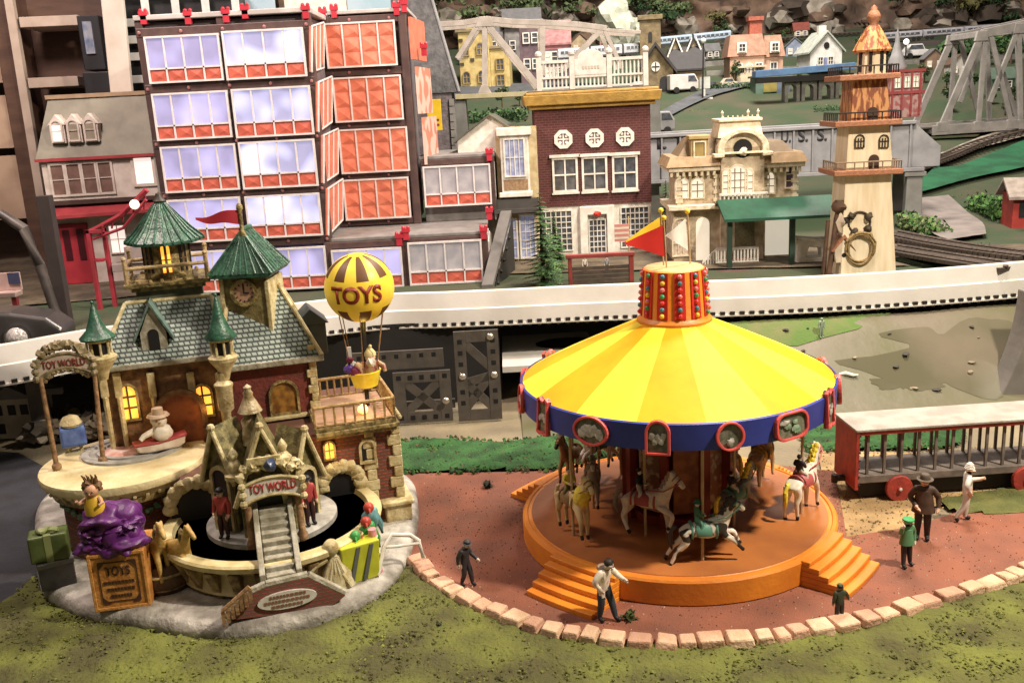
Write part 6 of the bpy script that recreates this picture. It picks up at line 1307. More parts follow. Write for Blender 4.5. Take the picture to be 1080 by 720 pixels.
m.box(xb[2], X(515, 300, 2)[0], 2.2, 12, -6, -1); z5 = X(430, 254, 2)[1]; m.box(xb[2], X(513, 254, 2)[0], 2.2, 12, z5-5, z5+2)
for u in (347.5, 428, 512): x = X(u, 280, 2)[0]; m.box(x-4, x+4, 1.4, 13, -6, z5+2.6)
m.build('steel_frame', FRM, tw, bevel=.8)
m = MB(); yb = YB2+3; zt2 = X(385, 14, yb)[1]; zl2 = X(400, 238, yb)[1]
for (ua, ub, va, vb) in ((341, 362, 20, 236), (423, 440, 14, 236)):
    a = X(ua, va, yb)[0]; b = X(ub, vb, yb)[0]; m._add([(b-4, yb, zl2), (b+5, yb, zl2), (b+5, yb+10, zl2), (b-4, yb+10, zl2), (a-4, yb, zt2), (a+5, yb, zt2), (a+5, yb+10, zt2), (a-4, yb+10, zt2)], [(0, 3, 2, 1), (4, 5, 6, 7), (0, 1, 5, 4), (1, 2, 6, 5), (2, 3, 7, 6), (3, 0, 4, 7)])
for vv in (20, 75.5, 131.5, 185, 234):
    z = X(390, vv, yb)[1]; a, b = X(341+20*(vv-20)/216, vv, yb)[0], X(424+16*(vv-14)/222, vv, yb)[0]; m.box(a-3, b+3, yb+.8, yb+9, z-4.2, z+4.2)
z6 = X(480, 170, yb+5)[1]; m.box(X(443, 170, yb+5)[0], X(521, 170, yb+5)[0], yb+4, yb+13, z6-4, z6+3); x = X(519, 195, yb+5)[0]; m.box(x-3.5, x+3.5, yb+3.6, yb+14, X(519, 222, yb+5)[1], z6+3.4)
m.build('steel_frame', FRM, tw, bevel=.8)
# bodies behind the panels, ledges and flat roofs
m = MB(); a, b = xl[0], xl[2]
m._add([(xb[0], 10, -6), (xb[2]-2, 10, -6), (xb[2]-2, 150, -6), (xb[0], 150, -6), (a, 10, zT-2), (b-2, 10, zT-2), (b-2, 150, zT-2), (a, 150, zT-2)], [(0, 3, 2, 1), (4, 5, 6, 7), (0, 1, 5, 4), (1, 2, 6, 5), (2, 3, 7, 6), (3, 0, 4, 7)])
xr1 = X(430, 120, yb)[0]; m.box(b+3, xr1, yb+8, yb+120, zl2, zt2-1); m.build('core', mat('tower_core', (.14, .12, .13), .7), tw)
m = MB(); zp = z5+2; m.box(xb[2]-20, X(512, 254, 2)[0]+2, 4, yb+60, zp, zp+4); m.box(xb[2], X(512, 254, 2)[0], 9, yb+60, -6, zp-6)
z7 = z6+3; m.box(X(441, 170, yb)[0], X(519, 170, yb)[0]+3, yb+5, yb+150, z7, z7+4); m.box(X(446, 200, yb)[0], X(519, 200, yb)[0], yb+12, yb+145, zp+4, z7-5); m.build('ledge', LEDGE, tw, bevel=.8)
m = MB(); m.box(xl[0]-4, xl[2]+4, 1, 152, zT, zT+5); m.box(xl[2]+5, xr1+8, yb, yb+122, zt2, zt2+4); m.build('flat_roof', mat('pale_roof', (.46, .43, .42), .6, (.36, .33, .32), 5), tw, bevel=.8)
m = MB()
for k in range(4):
    zA, zB_ = X(445, (17, 70, 124, 178)[k], yb)[1], X(445, (62, 120, 174, 214)[k], yb)[1]; x = X(436+k*3.2, 60, yb)[0]
    m._add([(x, yb+2, zA), (x, yb+2, zB_), (x+9, yb+75, zB_), (x+9, yb+75, zA), (x-3, yb+2, zA), (x-3, yb+2, zB_), (x+6, yb+75, zB_), (x+6, yb+75, zA)], [(0, 1, 2, 3), (4, 7, 6, 5), (0, 4, 5, 1), (1, 5, 6, 2), (2, 6, 7, 3), (3, 7, 4, 0)], 0 if k else 1)
m.build('flank_panel', [mat('pale_orange_flank', (.60, .42, .36), .5, (.5, .2, .14), 6, lo=.47, hi=.53, detail=0), ORP], tw)
m = MB()
for (y0, y1, z0, z1, u, v) in ((8, yb-2, 2, z5-6, 515, 280), (yb+12, yb+140, zp+6, z7-6, 521, 200)):
    x = X(u, v, y0)[0]
    for i in range(7): y = y0+(y1-y0)*i/7; m.box(x, x+2.4, y+1.5, y+(y1-y0)/7-1, z0, z1)
    m.box(x-.5, x+1, y0, y1, z0-3, z1+3)
m.build('side_slats', WFR, tw)
PEG = mat('red_peg', (.45, .03, .05), .4)
pegs = [(151, 18, 2), (198, 18, 2), (238, 16, 2), (322, 12, 2), (258, 12, 2), (340, 15, yb), (352, 12, yb), (418, 9, yb), (426, 6, yb), (186, 196, 2), (428, 246, 0), (421, 252, 0), (516, 163, yb), (519, 148, yb+60), (516, 225, yb-40), (510, 245, 0), (447, 52, yb+20)]
for u, v, y in pegs:
    x, z = X(u, v, y); m = MB(); m.box(x-3, x+3, y-1, y+4, z-7, z+2); m.box(x-4.2, x+4.2, y-1.6, y+4.6, z+1, z+5); m.ball((x-2.4, y+1, z+6), 2, 8); m.ball((x+2.6, y+1, z+6), 2, 8); m.build('red_peg', PEG, tw)
RIVET = mat('rivet', (.32, .14, .14), .4); m = MB()
for k, vv in enumerate((30, 90, 148.5, 203.5, 257)):
    z = X(245, vv, 2)[1]; t = k/5
    for s_ in (0, .25, .5, .75, 1.): a = xl[0]+(xb[0]-xl[0])*t; b = xl[2]+(xb[2]-xl[2])*t; m.ball((a+(b-a)*s_, 1.8, z), 1.9, 6)
for vv in (20, 75.5, 131.5, 185, 234): z = X(390, vv, yb)[1]; [m.ball((X(q, vv, yb)[0], yb+.4, z), 1.9, 6) for q in (368, 410)]
m.build('rivets', RIVET, tw, smooth=True)
# ================================================================== brick store
BF = bframe(627, 268, 0, Y=11.3); BF = Frame(onz(627, 270, .9), 0.)
bs = thing('brick_store', 'dark red brick store with ochre cornice and white balustrade on its roof', 'store', BF)
def bx(u, v, y=0.): return BF.fy(u, v, y)
SBR = brickmat('maroon_brick', (.085, .017, .017), (.06, .013, .013), (.105, .042, .038), .07, .028, .7, .005)
x0, x1 = bx(567, 200)[0], bx(687, 200)[0]; zc = bx(627, 113)[1]; zs = bx(627, 216)[1]
m = MB(); m.box(x0, x1, 0, 75, zs, zc); bw_ = m.build('brick_wall', SBR, bs)
m = MB(); m.box(x0+.5, x1-.5, 1.5, 75, -4, zs); m.build('shopfront', WHITE, bs)
m = MB(); OCC = mat('ochre_cornice', (.40, .25, .06), .5, (.30, .18, .045), 12, .2, 40); m.box(x0-5, x1+5, -4, 79, zc, zc+4); m.box(x0-9, x1+9, -8, 83, zc+4, zc+14, tx=-2, ty=-2); m.box(x0-8, x1+8, -7, 82, zc+14.2, zc+17); m.build('cornice', OCC, bs, bevel=.8)
m = MB(); m.box(x0-5, x1+5, -4, 79, zc+17, zc+18.5); m.build('roof', mat('tar_roof', (.14, .115, .09), .8, (.09, .075, .06), 8), bs)
for k, u in enumerate((594, 627, 659)):
    xw, zw = bx(u, 147-k*1.4); oct_ = lambda r: [(xw+r*cos(pi/8+pi/4*i), zw+r*sin(pi/8+pi/4*i)) for i in range(8)]
    m = MB(); m.ring(oct_(10), oct_(6.2), -2.2, .5); w_ = m.build('round_window', WHITE, bw_); m = MB(); m.box(xw-6, xw+6, -1.4, -.3, zw-.7, zw+.7); m.box(xw-.7, xw+.7, -1.5, -.4, zw-6, zw+6); [m.prism(oval(xw+a, zw+b, 1.5, 1.5, 8), -1.6, -.3) for a in (-3.2, 3.2) for b in (-3.2, 3.2)]; m.build('bars', WHITE, w_)
    m = MB(); m.prism(oct_(6.3), -.3, .4); m.build('pane', mat('rosy_pane', (.16, .10, .12), .25, (.40, .30, .34), 40), w_)
for k, u in enumerate((596, 627, 659)):
    xw, zw = bx(u, 184-k*1.2); win(bw_, xw-11, xw+11, zw-16, zw+15, 0, rows=2, cols=2, fw=2.2, mull=1.5, cap=True)
for (ua, ub) in ((571, 603), (656, 684)):
    a, b = bx(ua, 245)[0], bx(ub, 245)[0]; win(bs, a, b, 8, zs-5, 1.5, rows=7, cols=6, fw=1.2, mull=.9, name='shop_window')
xd = bx(630, 245)[0]; m = MB(); m.ring([(xd-18, -2), (xd+18, -2), (xd+18, zs-1), (xd-18, zs-1)], [(xd-10, -2), (xd+10, -2), (xd+10, zs-10), (xd-10, zs-10)], -4, 2); dr_ = m.build('door_frame', WHITE, bs, bevel=.6); win(dr_, xd-8, xd+8, 4, zs-16, 0, rows=6, cols=4, mull=.8, name='door')
m = MB(); m.blob((xd, -5, zs-9), 4, 1, .25, 2, 2, sz=.8); m.build('red_emblem', RED, dr_, smooth=True)
m = MB(); m.box(xd-22, xd+22, -18, 2, -6, -1); m.box(xd-26, xd+26, -26, -18, -8, -4); m.build('front_step', WHITE, bs, bevel=.6)
zb0 = zc+18.5; m = MB(); rb0, rb1 = bx(569, 95)[0], bx(681, 95)[0]; hb = 30
xs4 = [rb0, rb0+(rb1-rb0)*.31, rb0+(rb1-rb0)*.66, rb1]
for x in xs4: m.box(x-2.5, x+2.5, -3, 2, zb0, zb0+hb+2); m.ball((x, -.5, zb0+hb+5), 3.6, 10)
m.box(rb0, rb1, -2, 1.5, zb0+hb-4, zb0+hb-1); m.box(rb0, rb1, -2, 1.5, zb0+11, zb0+13); m.box(rb0, rb1, -2, 1.5, zb0+1, zb0+3)
for i in range(26):
    x = rb0+3+(rb1-rb0-6)*i/25; m.box(x-.8, x+.8, -1.2, .7, zb0+3, zb0+11)
    if not xs4[1]-2 < x < xs4[2]+2: m.cyl((x, -.3, zb0+13), (x, -.3, zb0+hb-4), 1.1, n=6)
BALW = mat('balustrade_white', (.52, .505, .47), .6, (.42, .40, .37), 12); ba_ = m.build('balustrade', BALW, bs); m = MB(); a, b = xs4[1]+2.5, xs4[2]-2.5
m.prism([(a, zb0+13), (b, zb0+13), (b, zb0+hb-1)]+[((a+b)/2+(b-a)/2*.8*cos(pi*i/10), zb0+hb-1+9*sin(pi*i/10)) for i in range(11)]+[(a, zb0+hb-1)], -2.2, 1.2, 'y'); m.build('sign_panel', BALW, ba_, bevel=.5)
m = MB(); rr = random.Random(6); xx = a+8
while xx < b-9: m.box(xx, xx+2, -2.5, -2, zb0+19, zb0+22); xx += 3
m.build('faded_lettering', mat('faded_tan', (.38, .33, .28), .6), ba_)
# ================================================================== mansion
MF = Frame(onz(785, 274, .9), radians(-3)); mn = thing('mansion', 'ornate cream mansion with arched windows and a round-topped central gable', 'mansion', MF)
def mx(u, v, y=0.): return MF.fy(u, v, y)
MW = mat('mansion_stone', (.52, .43, .31), .7, (.33, .25, .16), 12, .4, 30); MT = mat('mansion_trim', (.70, .62, .47), .6, (.54, .45, .31), 16, .3, 40); MROOF = mat('mansion_roof', (.20, .14, .085), .6, (.16, .11, .06), 12)
zf = mx(785, 214)[1]; ze_ = mx(785, 178)[1]
xA, xB, xC, xD = mx(708, 200)[0], mx(760, 200)[0], mx(803, 200)[0], mx(842, 200)[0]
m = MB(); m.box(xA+2, xD-2, 0, 70, -4, zf-3); m.box(xA+6, xB, 0, 70, zf-3, ze_); m.box(xC, xD-2, 0, 70, zf-3, ze_); m.box(xB-1, xC+1, -8, 70, -4, ze_+22); wl = m.build('wall', MW, mn)
m = MB(); m.box(xA-4, xD+3, -10, 74, zf-4, zf+1); m.box(xA-3, xB-1, -6, 74, ze_, ze_+5); m.box(xC+1, xD+5, -6, 74, ze_, ze_+5)
for i in range(22):
    x = xA+(xD-xA)*i/21
    if not xB-2 < x < xC+2: m.box(x-1.4, x+1.4, -5, 0, ze_-5, ze_)
m.build('cornice', MT, mn, bevel=.6)
m = MB(); frus(m, xA-6, xB, -8, 76, ze_+5, ze_+15, 5, 0, 5, 5); frus(m, xC, xD+8, -8, 76, ze_+5, ze_+15, 0, 5, 5, 5); m.build('roof', mat('mansion_band', (.34, .23, .13), .6, (.24, .16, .08), 12), mn)
m = MB(); frus(m, xA+8, xB, 4, 66, ze_+15, ze_+32, 12, 4, 10, 10); m.build('mansard', MROOF, mn); m = MB(); frus(m, xC, xD-4, 4, 66, ze_+15, ze_+26, 2, 10, 8, 8); m.build('mansard', MROOF, mn)
zg = ze_+22; xc_ = (xB+xC)/2; m = MB(); hw_ = (xC-xB)/2+5
ao = [(xc_-hw_, zg-6), (xc_+hw_, zg-6)]+[(xc_+hw_*cos(pi*i/14), zg-2+21*sin(pi*i/14)) for i in range(15)]; ai = [(xc_+(p_[0]-xc_)*.74, zg-4+(p_[1]-zg+6)*.74) for p_ in ao]; m.ring(ao, ai, -13, 30, 'y'); m.prism(ai, -7, -5, 'y'); m.box(xc_-hw_-4, xc_-hw_*.74, -14, 0, zg-9, zg-5); m.box(xc_+hw_*.74, xc_+hw_+4, -14, 0, zg-9, zg-5); gb_ = m.build('round_gable', MT, mn, bevel=.8)
m = MB(); m.prism(oval(xc_, zg-1, 9.5, 9.5, 20), -8.2, -6); m.build('niche', DARKW, gb_); m = MB(); m.blob((xc_, -9, zg-4), 4.6, 3, .3, 2, 2, sz=.9); m.build('niche_bust', MT, gb_, smooth=True)
m = MB(); frus(m, xc_-25, xc_+21, -6, 40, zg+10, zg+26, 3, 3, 3, 3); m.box(xc_-24, xc_+20, -6, 40, zg+26, zg+29); rc = m.build('crest_roof', MT, mn, bevel=.6)
m = MB()
for i in range(8): x = xc_-17+34*i/7; m.cyl((x-2, -3, zg+28.5), (x-2, -3, zg+32), .8, n=5)
for x in (xc_-18, xc_+18, xc_+8): m.lathe([(1.6, zg+28.5), (.6, zg+32), (1.6, zg+35), (0, zg+38)], 8, (x-2, -3, 0))
m.build('roof_crest', MT, rc)
m = MB(); m.box(xA+20, xA+38, -2, 20, ze_+12, ze_+32); m.box(xA+18, xA+40, -4, 22, ze_+32, ze_+36); dm = m.build('dormer', mat('mansion_dormer', (.38, .28, .12), .6), mn, bevel=.6); win(dm, xA+24, xA+34, ze_+15, ze_+29, -2, glass=mat('amber_pane', (.35, .26, .10), .3), frame=MT, rows=1, cols=1)
for u in (719, 735.5): x, z = mx(u, 197); win(mn, x-6, x+6, z-11, z+9, 0, glass=LITC, frame=MT, rows=3, cols=2, archd=True)
for u, w_ in ((778, 9), (766, 3.4), (790, 3.4)): x, z = mx(u, 190, -8); win(mn, x-w_, x+w_, z-15, z+(15 if w_ > 5 else 11), -8, glass=LITC, frame=MT, rows=4, cols=3 if w_ > 5 else 1, archd=True)
x, z = mx(811, 191); win(mn, x-5, x+5, z-12, z+9, 0, glass=LITC, frame=MT, rows=3, cols=2, archd=True); x, z = mx(833, 186); win(mn, x-4, x+4, z-11, z+9, 0, glass=mat('purple_dusk_pane', (.09, .06, .10), .3), frame=MT, rows=3, cols=1, archd=True)
for k in range(9):
    for x in (xA+8, xB-4, xC+4, xD-6): m = MB(); m.box(x-(3.6 if k % 2 else 2.4), x+(3.6 if k % 2 else 2.4), -1.6, .4, zf+3+k*(ze_-zf-8)/9, zf+1.6+(k+1)*(ze_-zf-8)/9) if False else None
for x in (xA+8, xB-4, xC+4, xD-4):
    m = MB(); m.box(x-2, x+2, -1.2, .6, zf, ze_-4)
    for k in range(5): m.box(x-3.6, x+3.6, -1.9, -.1, zf+3+k*8, zf+7+k*8)
    m.build('corner_stones', MT, mn)
m = MB(); m.box(xB-4, xC+3, -16, -8, zf, zf+2); [m.cyl((xB-3+(xC-xB+5)*i/11, -15, zf+2), (xB-3+(xC-xB+5)*i/11, -15, zf+10), 1., n=6) for i in range(12)]; m.box(xB-4, xC+3, -16.5, -13.5, zf+10, zf+12); m.box(xD-18, xD+22, -24, -20, zf-4, zf+2); m.build('balcony', WHITE, mn)
# verandah floor
x0, z0 = mx(718, 250); win(mn, x0-8, x0+8, 8, zf-14, 0, glass=mat('curtain_pane', (.45, .34, .26), .5, (.6, .5, .42), 30), frame=MT, rows=3, cols=3, archd=True); x0 = mx(741, 250)[0]; m = MB(); m.prism(arch(x0-7, x0+7, -2, zf-13, 10), -1, .5); m.build('lit_doorway', LITC, mn)
x0, z0 = mx(786, 256, -8); m = MB(); m.box(x0-11, x0+9, -9, -7.5, -2, zf-16); m.build('door', mat('olive_door', (.16, .14, .07), .5, (.1, .09, .05), 40), mn)
x0 = mx(812, 250)[0]; x1 = mx(837, 250)[0]; m = MB(); m.box(x0-5, x1, -1.5, .5, 4, zf-10); m.build('glow_wall_panel', mat('white_wall_glow', (.8, .76, .66), .5, emit=(1, .9, .72), estr=.5), mn)  # white wall, its lit look put in as emission
m = MB(); xa, xb_ = mx(756, 268, -22)[0], mx(800, 268, -22)[0]; m.box(xa, xb_, -24, -8, -4, 3); m.box(xa, xb_, -24, -22, 15, 17.4)
for i in range(13): x = xa+1+(xb_-xa-2)*i/12; m.cyl((x, -23, 3), (x, -23, 15), 1., n=6)
m._add([(xa, -24, 15), (xa, -24, 17.4), (xa-16, -30, 5), (xa-16, -30, 2.6), (xa, -22, 15), (xa, -22, 17.4), (xa-16, -28, 5), (xa-16, -28, 2.6)], [(0, 1, 2, 3), (4, 7, 6, 5), (1, 5, 6, 2), (0, 3, 7, 4)])
for i in range(5): m.cyl((xa-3*i-1, -24-i, -3), (xa-3*i-1, -24-i, 15-2.2*i), 1., n=6)
m.build('verandah_rail', WHITE, mn)
# green-roofed station canopy
CFm = Frame(onz(822, 282, .9), radians(-2)); cn = thing('station_canopy', 'green roofed open station canopy on dark posts in front of the mansion', 'canopy', CFm)
def cxz(u, v, y=0.): return CFm.fy(u, v, y)
GRN = mat('canopy_green', (.012, .075, .042), .6, (.009, .055, .032), 6, .15, 30)
a, za = cxz(763, 231); b = cxz(889, 228)[0]; zt_ = cxz(822, 208, 34)[1]
m = MB(); m._add([(a, -6, za), (b, -6, za), (b, 36, zt_), (a, 36, zt_), (a, -6, za-3), (b, -6, za-3), (b, 36, zt_-3), (a, 36, zt_-3)], [(0, 1, 2, 3), (4, 7, 6, 5), (0, 4, 5, 1), (1, 5, 6, 2), (2, 6, 7, 3), (3, 7, 4, 0)]); m._add([(a, 36, zt_), (b, 36, zt_), (b, 70, za+2), (a, 70, za+2), (a, 36, zt_-3), (b, 36, zt_-3), (b, 70, za-1), (a, 70, za-1)], [(0, 1, 2, 3), (4, 7, 6, 5), (0, 4, 5, 1), (1, 5, 6, 2), (2, 6, 7, 3), (3, 7, 4, 0)]); m.build('roof', GRN, cn)
for u, y in ((770, 0), (836, 0), (775, 60), (884, 0)): x = cxz(u, 250, y)[0]; m = MB(); m.box(x-2.6, x+2.6, y, y+5, 0, za-2); m.build('post', mat('dark_green_post', (.02, .045, .03), .6), cn)
xa, xb_ = cxz(755, 290, -6)[0], cxz(880, 285, -6)[0]; m = MB(); m.box(xa, xb_, -12, 66, -9, 0); m.build('platform', mat('maroon_platform', (.075, .035, .028), .8, (.11, .06, .05), 8, .2, 30), cn, bevel=.8)
for x, lab in ((cxz(792, 266)[0], 0),): m = MB(); m.box(x-11, x+11, 44, 50, 0, 5); m.box(x-11, x+11, 49, 51, 5, 10); m.build('bench', DKRED, cn, bevel=.6)
cr2 = bframe(862, 274, 0, Y=9.9); f = Frame(onz(862, 276, .92), 0); o = thing('white_cart', 'white cart with an arched cutout beside the tower under the green canopy', 'cart', f); m = MB(); m.ring([(-22, 0), (20, 0), (20, 22), (-22, 27)], [(-12, 4), (6, 4), (4, 15), (-9, 16)], 0, 16, 'y'); m.build('body', WHITE, o, bevel=.8); m = MB(); m.box(-23, 21, -1, 17, 22, 24); m.build('top', WHITE, o)
# ================================================================== wooden lighthouse tower
LF = Frame(onz(915, 292, .9), radians(-4)); lt_ = thing('wooden_tower', 'tall tapering pale wooden tower with reddish ledges and burnt woodgrain top', 'tower', LF)
def lx(u, v, y=0.): return LF.fy(u, v, y)
PALEW = mat('pale_birch', (.72, .63, .46), .6, (.62, .51, .34), 3, .1, 20, aniso=(6, 6, .7)); LEDW = mat('ledge_wood', (.36, .16, .085), .6, (.24, .10, .05), 12, .2, 30, aniso=(3, 3, 8)); BURN = mat('burnt_grain', (.50, .24, .09), .55, (.20, .06, .025), 4.2, .1, 30, aniso=(7, 7, 1.6), lo=.46, hi=.54, detail=3)
zz = [lx(915, v)[1] for v in (292, 187, 137, 133, 88, 82, 54, 24)]
def wid(u0, u1, v): return lx(u0, v)[0], lx(u1, v)[0]
def tier(a, b, z0, c, d, z1, y0, y1, mm, nm, t=6):
    m = MB(); m._add([(a, y0, z0), (b, y0, z0), (b, y1, z0), (a, y1, z0), (c, y0+t, z1), (d, y0+t, z1), (d, y1-t, z1), (c, y1-t, z1)], [(0, 3, 2, 1), (4, 5, 6, 7), (0, 1, 5, 4), (1, 2, 6, 5), (2, 3, 7, 6), (3, 0, 4, 7)]); return m.build(nm, mm, lt_, bevel=.5)
t1_ = tier(*wid(886, 945, 288), -3, *wid(893, 941, 186), zz[1]+2, -2, 56, PALEW, 'lower_stage'); t2_ = tier(*wid(893, 943, 184), zz[1]+4, *wid(897, 940, 136), zz[3], 3, 52, PALEW, 'middle_stage', 3); t3_ = tier(*wid(899, 941, 130), zz[3]+4, *wid(902, 938, 86), zz[5], 5, 50, BURN, 'upper_stage', 3)
for u0, u1, vv, y0 in ((880, 953, 184, -6), (881, 952, 132, -4), (886, 950, 83, -3)):
    a, z = lx(u0, vv, y0); b = lx(u1, vv, y0)[0]; m = MB(); m.box(a, b, y0, 58-y0*.3, z-2.6, z+3); lg = m.build('ledge', LEDW, lt_, bevel=.8); m = MB()
    for i in range(8): t = i/7; m.cyl((a+2+(b-a-4)*t, y0+2, z+3), (a+2+(b-a-4)*t, y0+2, z+11), .7, n=5); m.cyl((a+2, y0+2+50*t, z+3), (a+2, y0+2+50*t, z+11), .7, n=5); m.cyl((b-2, y0+2+50*t, z+3), (b-2, y0+2+50*t, z+11), .7, n=5)
    m.cyl((a+2, y0+2, z+11), (b-2, y0+2, z+11), .8, n=5); m.cyl((a+2, y0+2, z+11), (a+2, y0+52, z+11), .8, n=5); m.cyl((b-2, y0+2, z+11), (b-2, y0+52, z+11), .8, n=5); m.build('thin_rail', BLACK if vv < 180 else mat('wire_rail', (.25, .18, .12), .5), lg)
xq, zq = lx(919, 82, 28); zq1 = lx(919, 54, 28)[1]; m = MB(); m.lathe([(15, zq), (14.5, zq1)], 8, (xq, 28, 0)); tl = m.build('lantern_stage', PALEW, lt_); m = MB()
for a_ in (-112, -67, -22, -157): m.box(-1.6, 1.6, -.8, 1., zq+6, zq1-1, M=T_((xq, 28, 0)) @ Matrix.Rotation(radians(a_+90), 4, 'Z') @ T_((0, -14.6, 0)))
m.build('slit_windows', DARKW, tl)
z9 = lx(919, 27, 28)[1]; m = MB(); m.lathe([(19, zq1-1), (20, zq1+1), (12, zq1+(z9-zq1)*.62), (6, z9)], 8, (xq, 28, 0)); rf = m.build('lantern_roof', BURN, lt_); m = MB(); m.lathe([(5, z9-1), (4, z9+2), (6.5, z9+6), (7, z9+9), (5, z9+13), (3, z9+15), (3.4, z9+17), (0, z9+20)], 14, (xq, 28, 0)); m.build('ball_finial', LEDW, rf, smooth=True, ang=60)
for u in (907, 932.5): x, z = lx(u, 149, 3); win(t2_, x-4, x+4, z-6, z+6, 4.4, glass=mat('pale_wood_pane', (.62, .48, .3), .5), frame=BLACK, rows=2, cols=3, fw=.8, mull=.8, archd=True)
for (u, v0, v1, y, par) in ((921, 163, 182, 3.5, t2_), (920, 113, 128, 5.2, t3_)): x, z0 = lx(u, v1, y); z1 = lx(u, v0, y)[1]; m = MB(); m.prism(arch(x-5, x+5, z0, z1, 10), y-1.4, y+3); m.build('arched_door', mat('door_dark', (.05, .025, .015), .6), par)
for u, v in ((896, 150), (893, 175)): x, z = lx(u, v, 20); m = MB(); m.box(x-3, x, 16, 24, z-6, z+6); m.build('side_window', DARKW, t2_)
# ring and rope hanging on the tower
xw, zw = lx(907, 235, -1); wr = thing('dark_wreath', 'thin dark ring with leafy knots hanging on the pale wooden tower', 'wreath', Frame(LF.M @ Vector((xw, 2.5, zw)), LF.r, LF.s)); m = MB(); m.tube([(11*cos(a), -1.5, 11*sin(a)) for a in [2*pi*i/24 for i in range(24)]], 1.2, 6, closed=True); m.build('ring', mat('twig_dark', (.05, .035, .02), .7), wr, smooth=True)
m = MB(); [m.blob((11*cos(a), -2.5, 11*sin(a)), 4, i, .5, 2, 2) for i, a in enumerate((.6, 2.4, 5.6, 4.2))]; m.build('knots', mat('twig_dark', (.05, .035, .02), .7), wr, smooth=True)
xw, zw = lx(907, 262, -1); rp = thing('rope_coil', 'coil of brown rope hanging below the dark ring on the wooden tower', 'rope', Frame(LF.M @ Vector((xw, 0, zw)), LF.r, LF.s)); m = MB()
m.tube([((13+1.6*sin(a*.37))*cos(a), -2-1.2*sin(a*1.7), (15+2*sin(a*.23))*sin(a)) for a in [i*.26 for i in range(120)]], 1.1, 6); m.tube([(-14, -2, 8), (-8, -3, 15), (0, -3, 17), (10, -3, 15), (15, -2, 6), (14, -2, -6)], 1.6, 6); m.build('rope', mat('rope_brown', (.30, .21, .09), .8, (.18, .12, .05), 60), rp, smooth=True)
# birdhouse post
f = Frame(onz(885, 292, .9), 0.); bh = thing('bird_house', 'little rustic birdhouse on a twig post leaning beside the wooden tower', 'birdhouse', f); TW_ = mat('twig_brown', (.12, .065, .04), .8, (.07, .04, .025), 20)
m = MB(); m.tube([(-12, 0, -2), (-8, 0, 30), (-4, 2, 62), (-1, 2, 74)], 3, 7); m.tube([(-16, 4, -2), (-14, 4, 30), (-12, 4, 60)], 2.2, 7); m.cyl((2, 0, -2), (3, 0, 20), 2.2, n=7); m.build('twigs', TW_, bh, smooth=True)
m = MB(); m.prism([(-6, 16), (10, 16), (12, 30), (2, 40), (-8, 30)], -6, 8, 'y'); b1 = m.build('house', mat('birdhouse_pale', (.60, .50, .38), .6), bh, bevel=.6); m = MB(); m._add([(-10, -8, 28), (2, -8, 42), (14, -8, 28), (2, -8, 45.5), (-10, 10, 28), (2, 10, 42), (14, 10, 28), (2, 10, 45.5)], [(0, 1, 3), (1, 2, 3), (4, 7, 5), (5, 7, 6), (0, 3, 7, 4), (3, 2, 6, 7), (0, 4, 5, 1), (1, 5, 6, 2)]); m.build('roof', LEDW, b1); m = MB(MB().M @ T_((2, -6.4, 24)) @ Matrix.Rotation(pi/2, 4, 'X')); m.lathe([(2.4, 0), (2.4, .6), (0, .6)], 10); m.build('hole', DARKW, b1)
m = MB(); m.blob((1, 2, 58), 9, 3, .4, 2, 2, sx=.7, sz=1.4, mi=0); m.blob((-2, 0, 74), 7, 6, .4, 2, 2, mi=1); m.blob((3, -3, 60), 4, 8, .4, 2, 2, mi=2); m.build('figure_cluster', [mat('birdhouse_pale', (.60, .50, .38), .6), TW_, BLACK], bh, smooth=True); m = MB(); m.blob((0, -3, 0), 12, 2, .3, 2, 2, sz=.25); m.build('foot', WHITE, bh, smooth=True)
# ================================================================== trees, small buildings between the stores
def leafmesh(mb, c, r, n, rr, leaf, mi=(0,), flat=.8):
    for i in range(n):
        d = Vector((rr.gauss(0, 1), rr.gauss(0, 1), rr.gauss(0, 1))).normalized(); p = Vector(c)+Vector((d.x*r, d.y*r, d.z*r*flat))*rr.uniform(.35, 1.05); a = Vector((rr.uniform(-1, 1), rr.uniform(-1, 1), rr.uniform(-1, 1))).normalized()*leaf*rr.uniform(.6, 1.3); b = a.cross(d).normalized()*leaf*.7; mb._add([p-a, p+b, p+a, p-b], [(0, 1, 2, 3)], rr.choice(mi))
NEED = [mat('needle_green', (.045, .115, .035), .85), mat('needle_light', (.10, .17, .05), .85), mat('needle_dark', (.022, .06, .022), .85)]; TRUNK = mat('pine_trunk', (.09, .055, .03), .9)
def pine(u, v, hpx, wpx_, label, seed, Y=None, mats=NEED):
    f = Frame(onz(u, v, .9), 0.) if Y is None else bframe(u, v, 0, Y); t = thing('pine_tree', label, 'pine tree', f, 'small pines by the stores'); rr = random.Random(seed)
    m = MB(); m.cyl((0, 0, 0), (0, 0, hpx*.97), wpx_*.06, .3, 8); m.build('trunk', TRUNK, t); m = MB(); n_ = 22
    for k in range(n_):
        z = hpx*(.08+.9*k/n_); L = wpx_/2*(1-k/n_)**.8*rr.uniform(.8, 1.15)+.8; nb = 15 if k < 14 else 9
        for b in range(nb):
            a = rr.uniform(0, 6.28); dr = Vector((cos(a), sin(a), -.22))
            for q in range(7):
                p = Vector((0, 0, z))+dr*L*(q+1)/7
                for s_ in (-1, 1):
                    e = Vector((-dr.y, dr.x, .25))*s_*L*.3*(1.15-q/8)+dr*L*.12; w_ = dr*1.1; m._add([p-w_, p+w_, p+e], [(0, 1, 2)], rr.choice((0, 0, 1, 2)))
    m.build('crown', mats, t)
pine(573, 302, 104, 46, 'tall thin pine tree standing left in front of the brick store', 1)
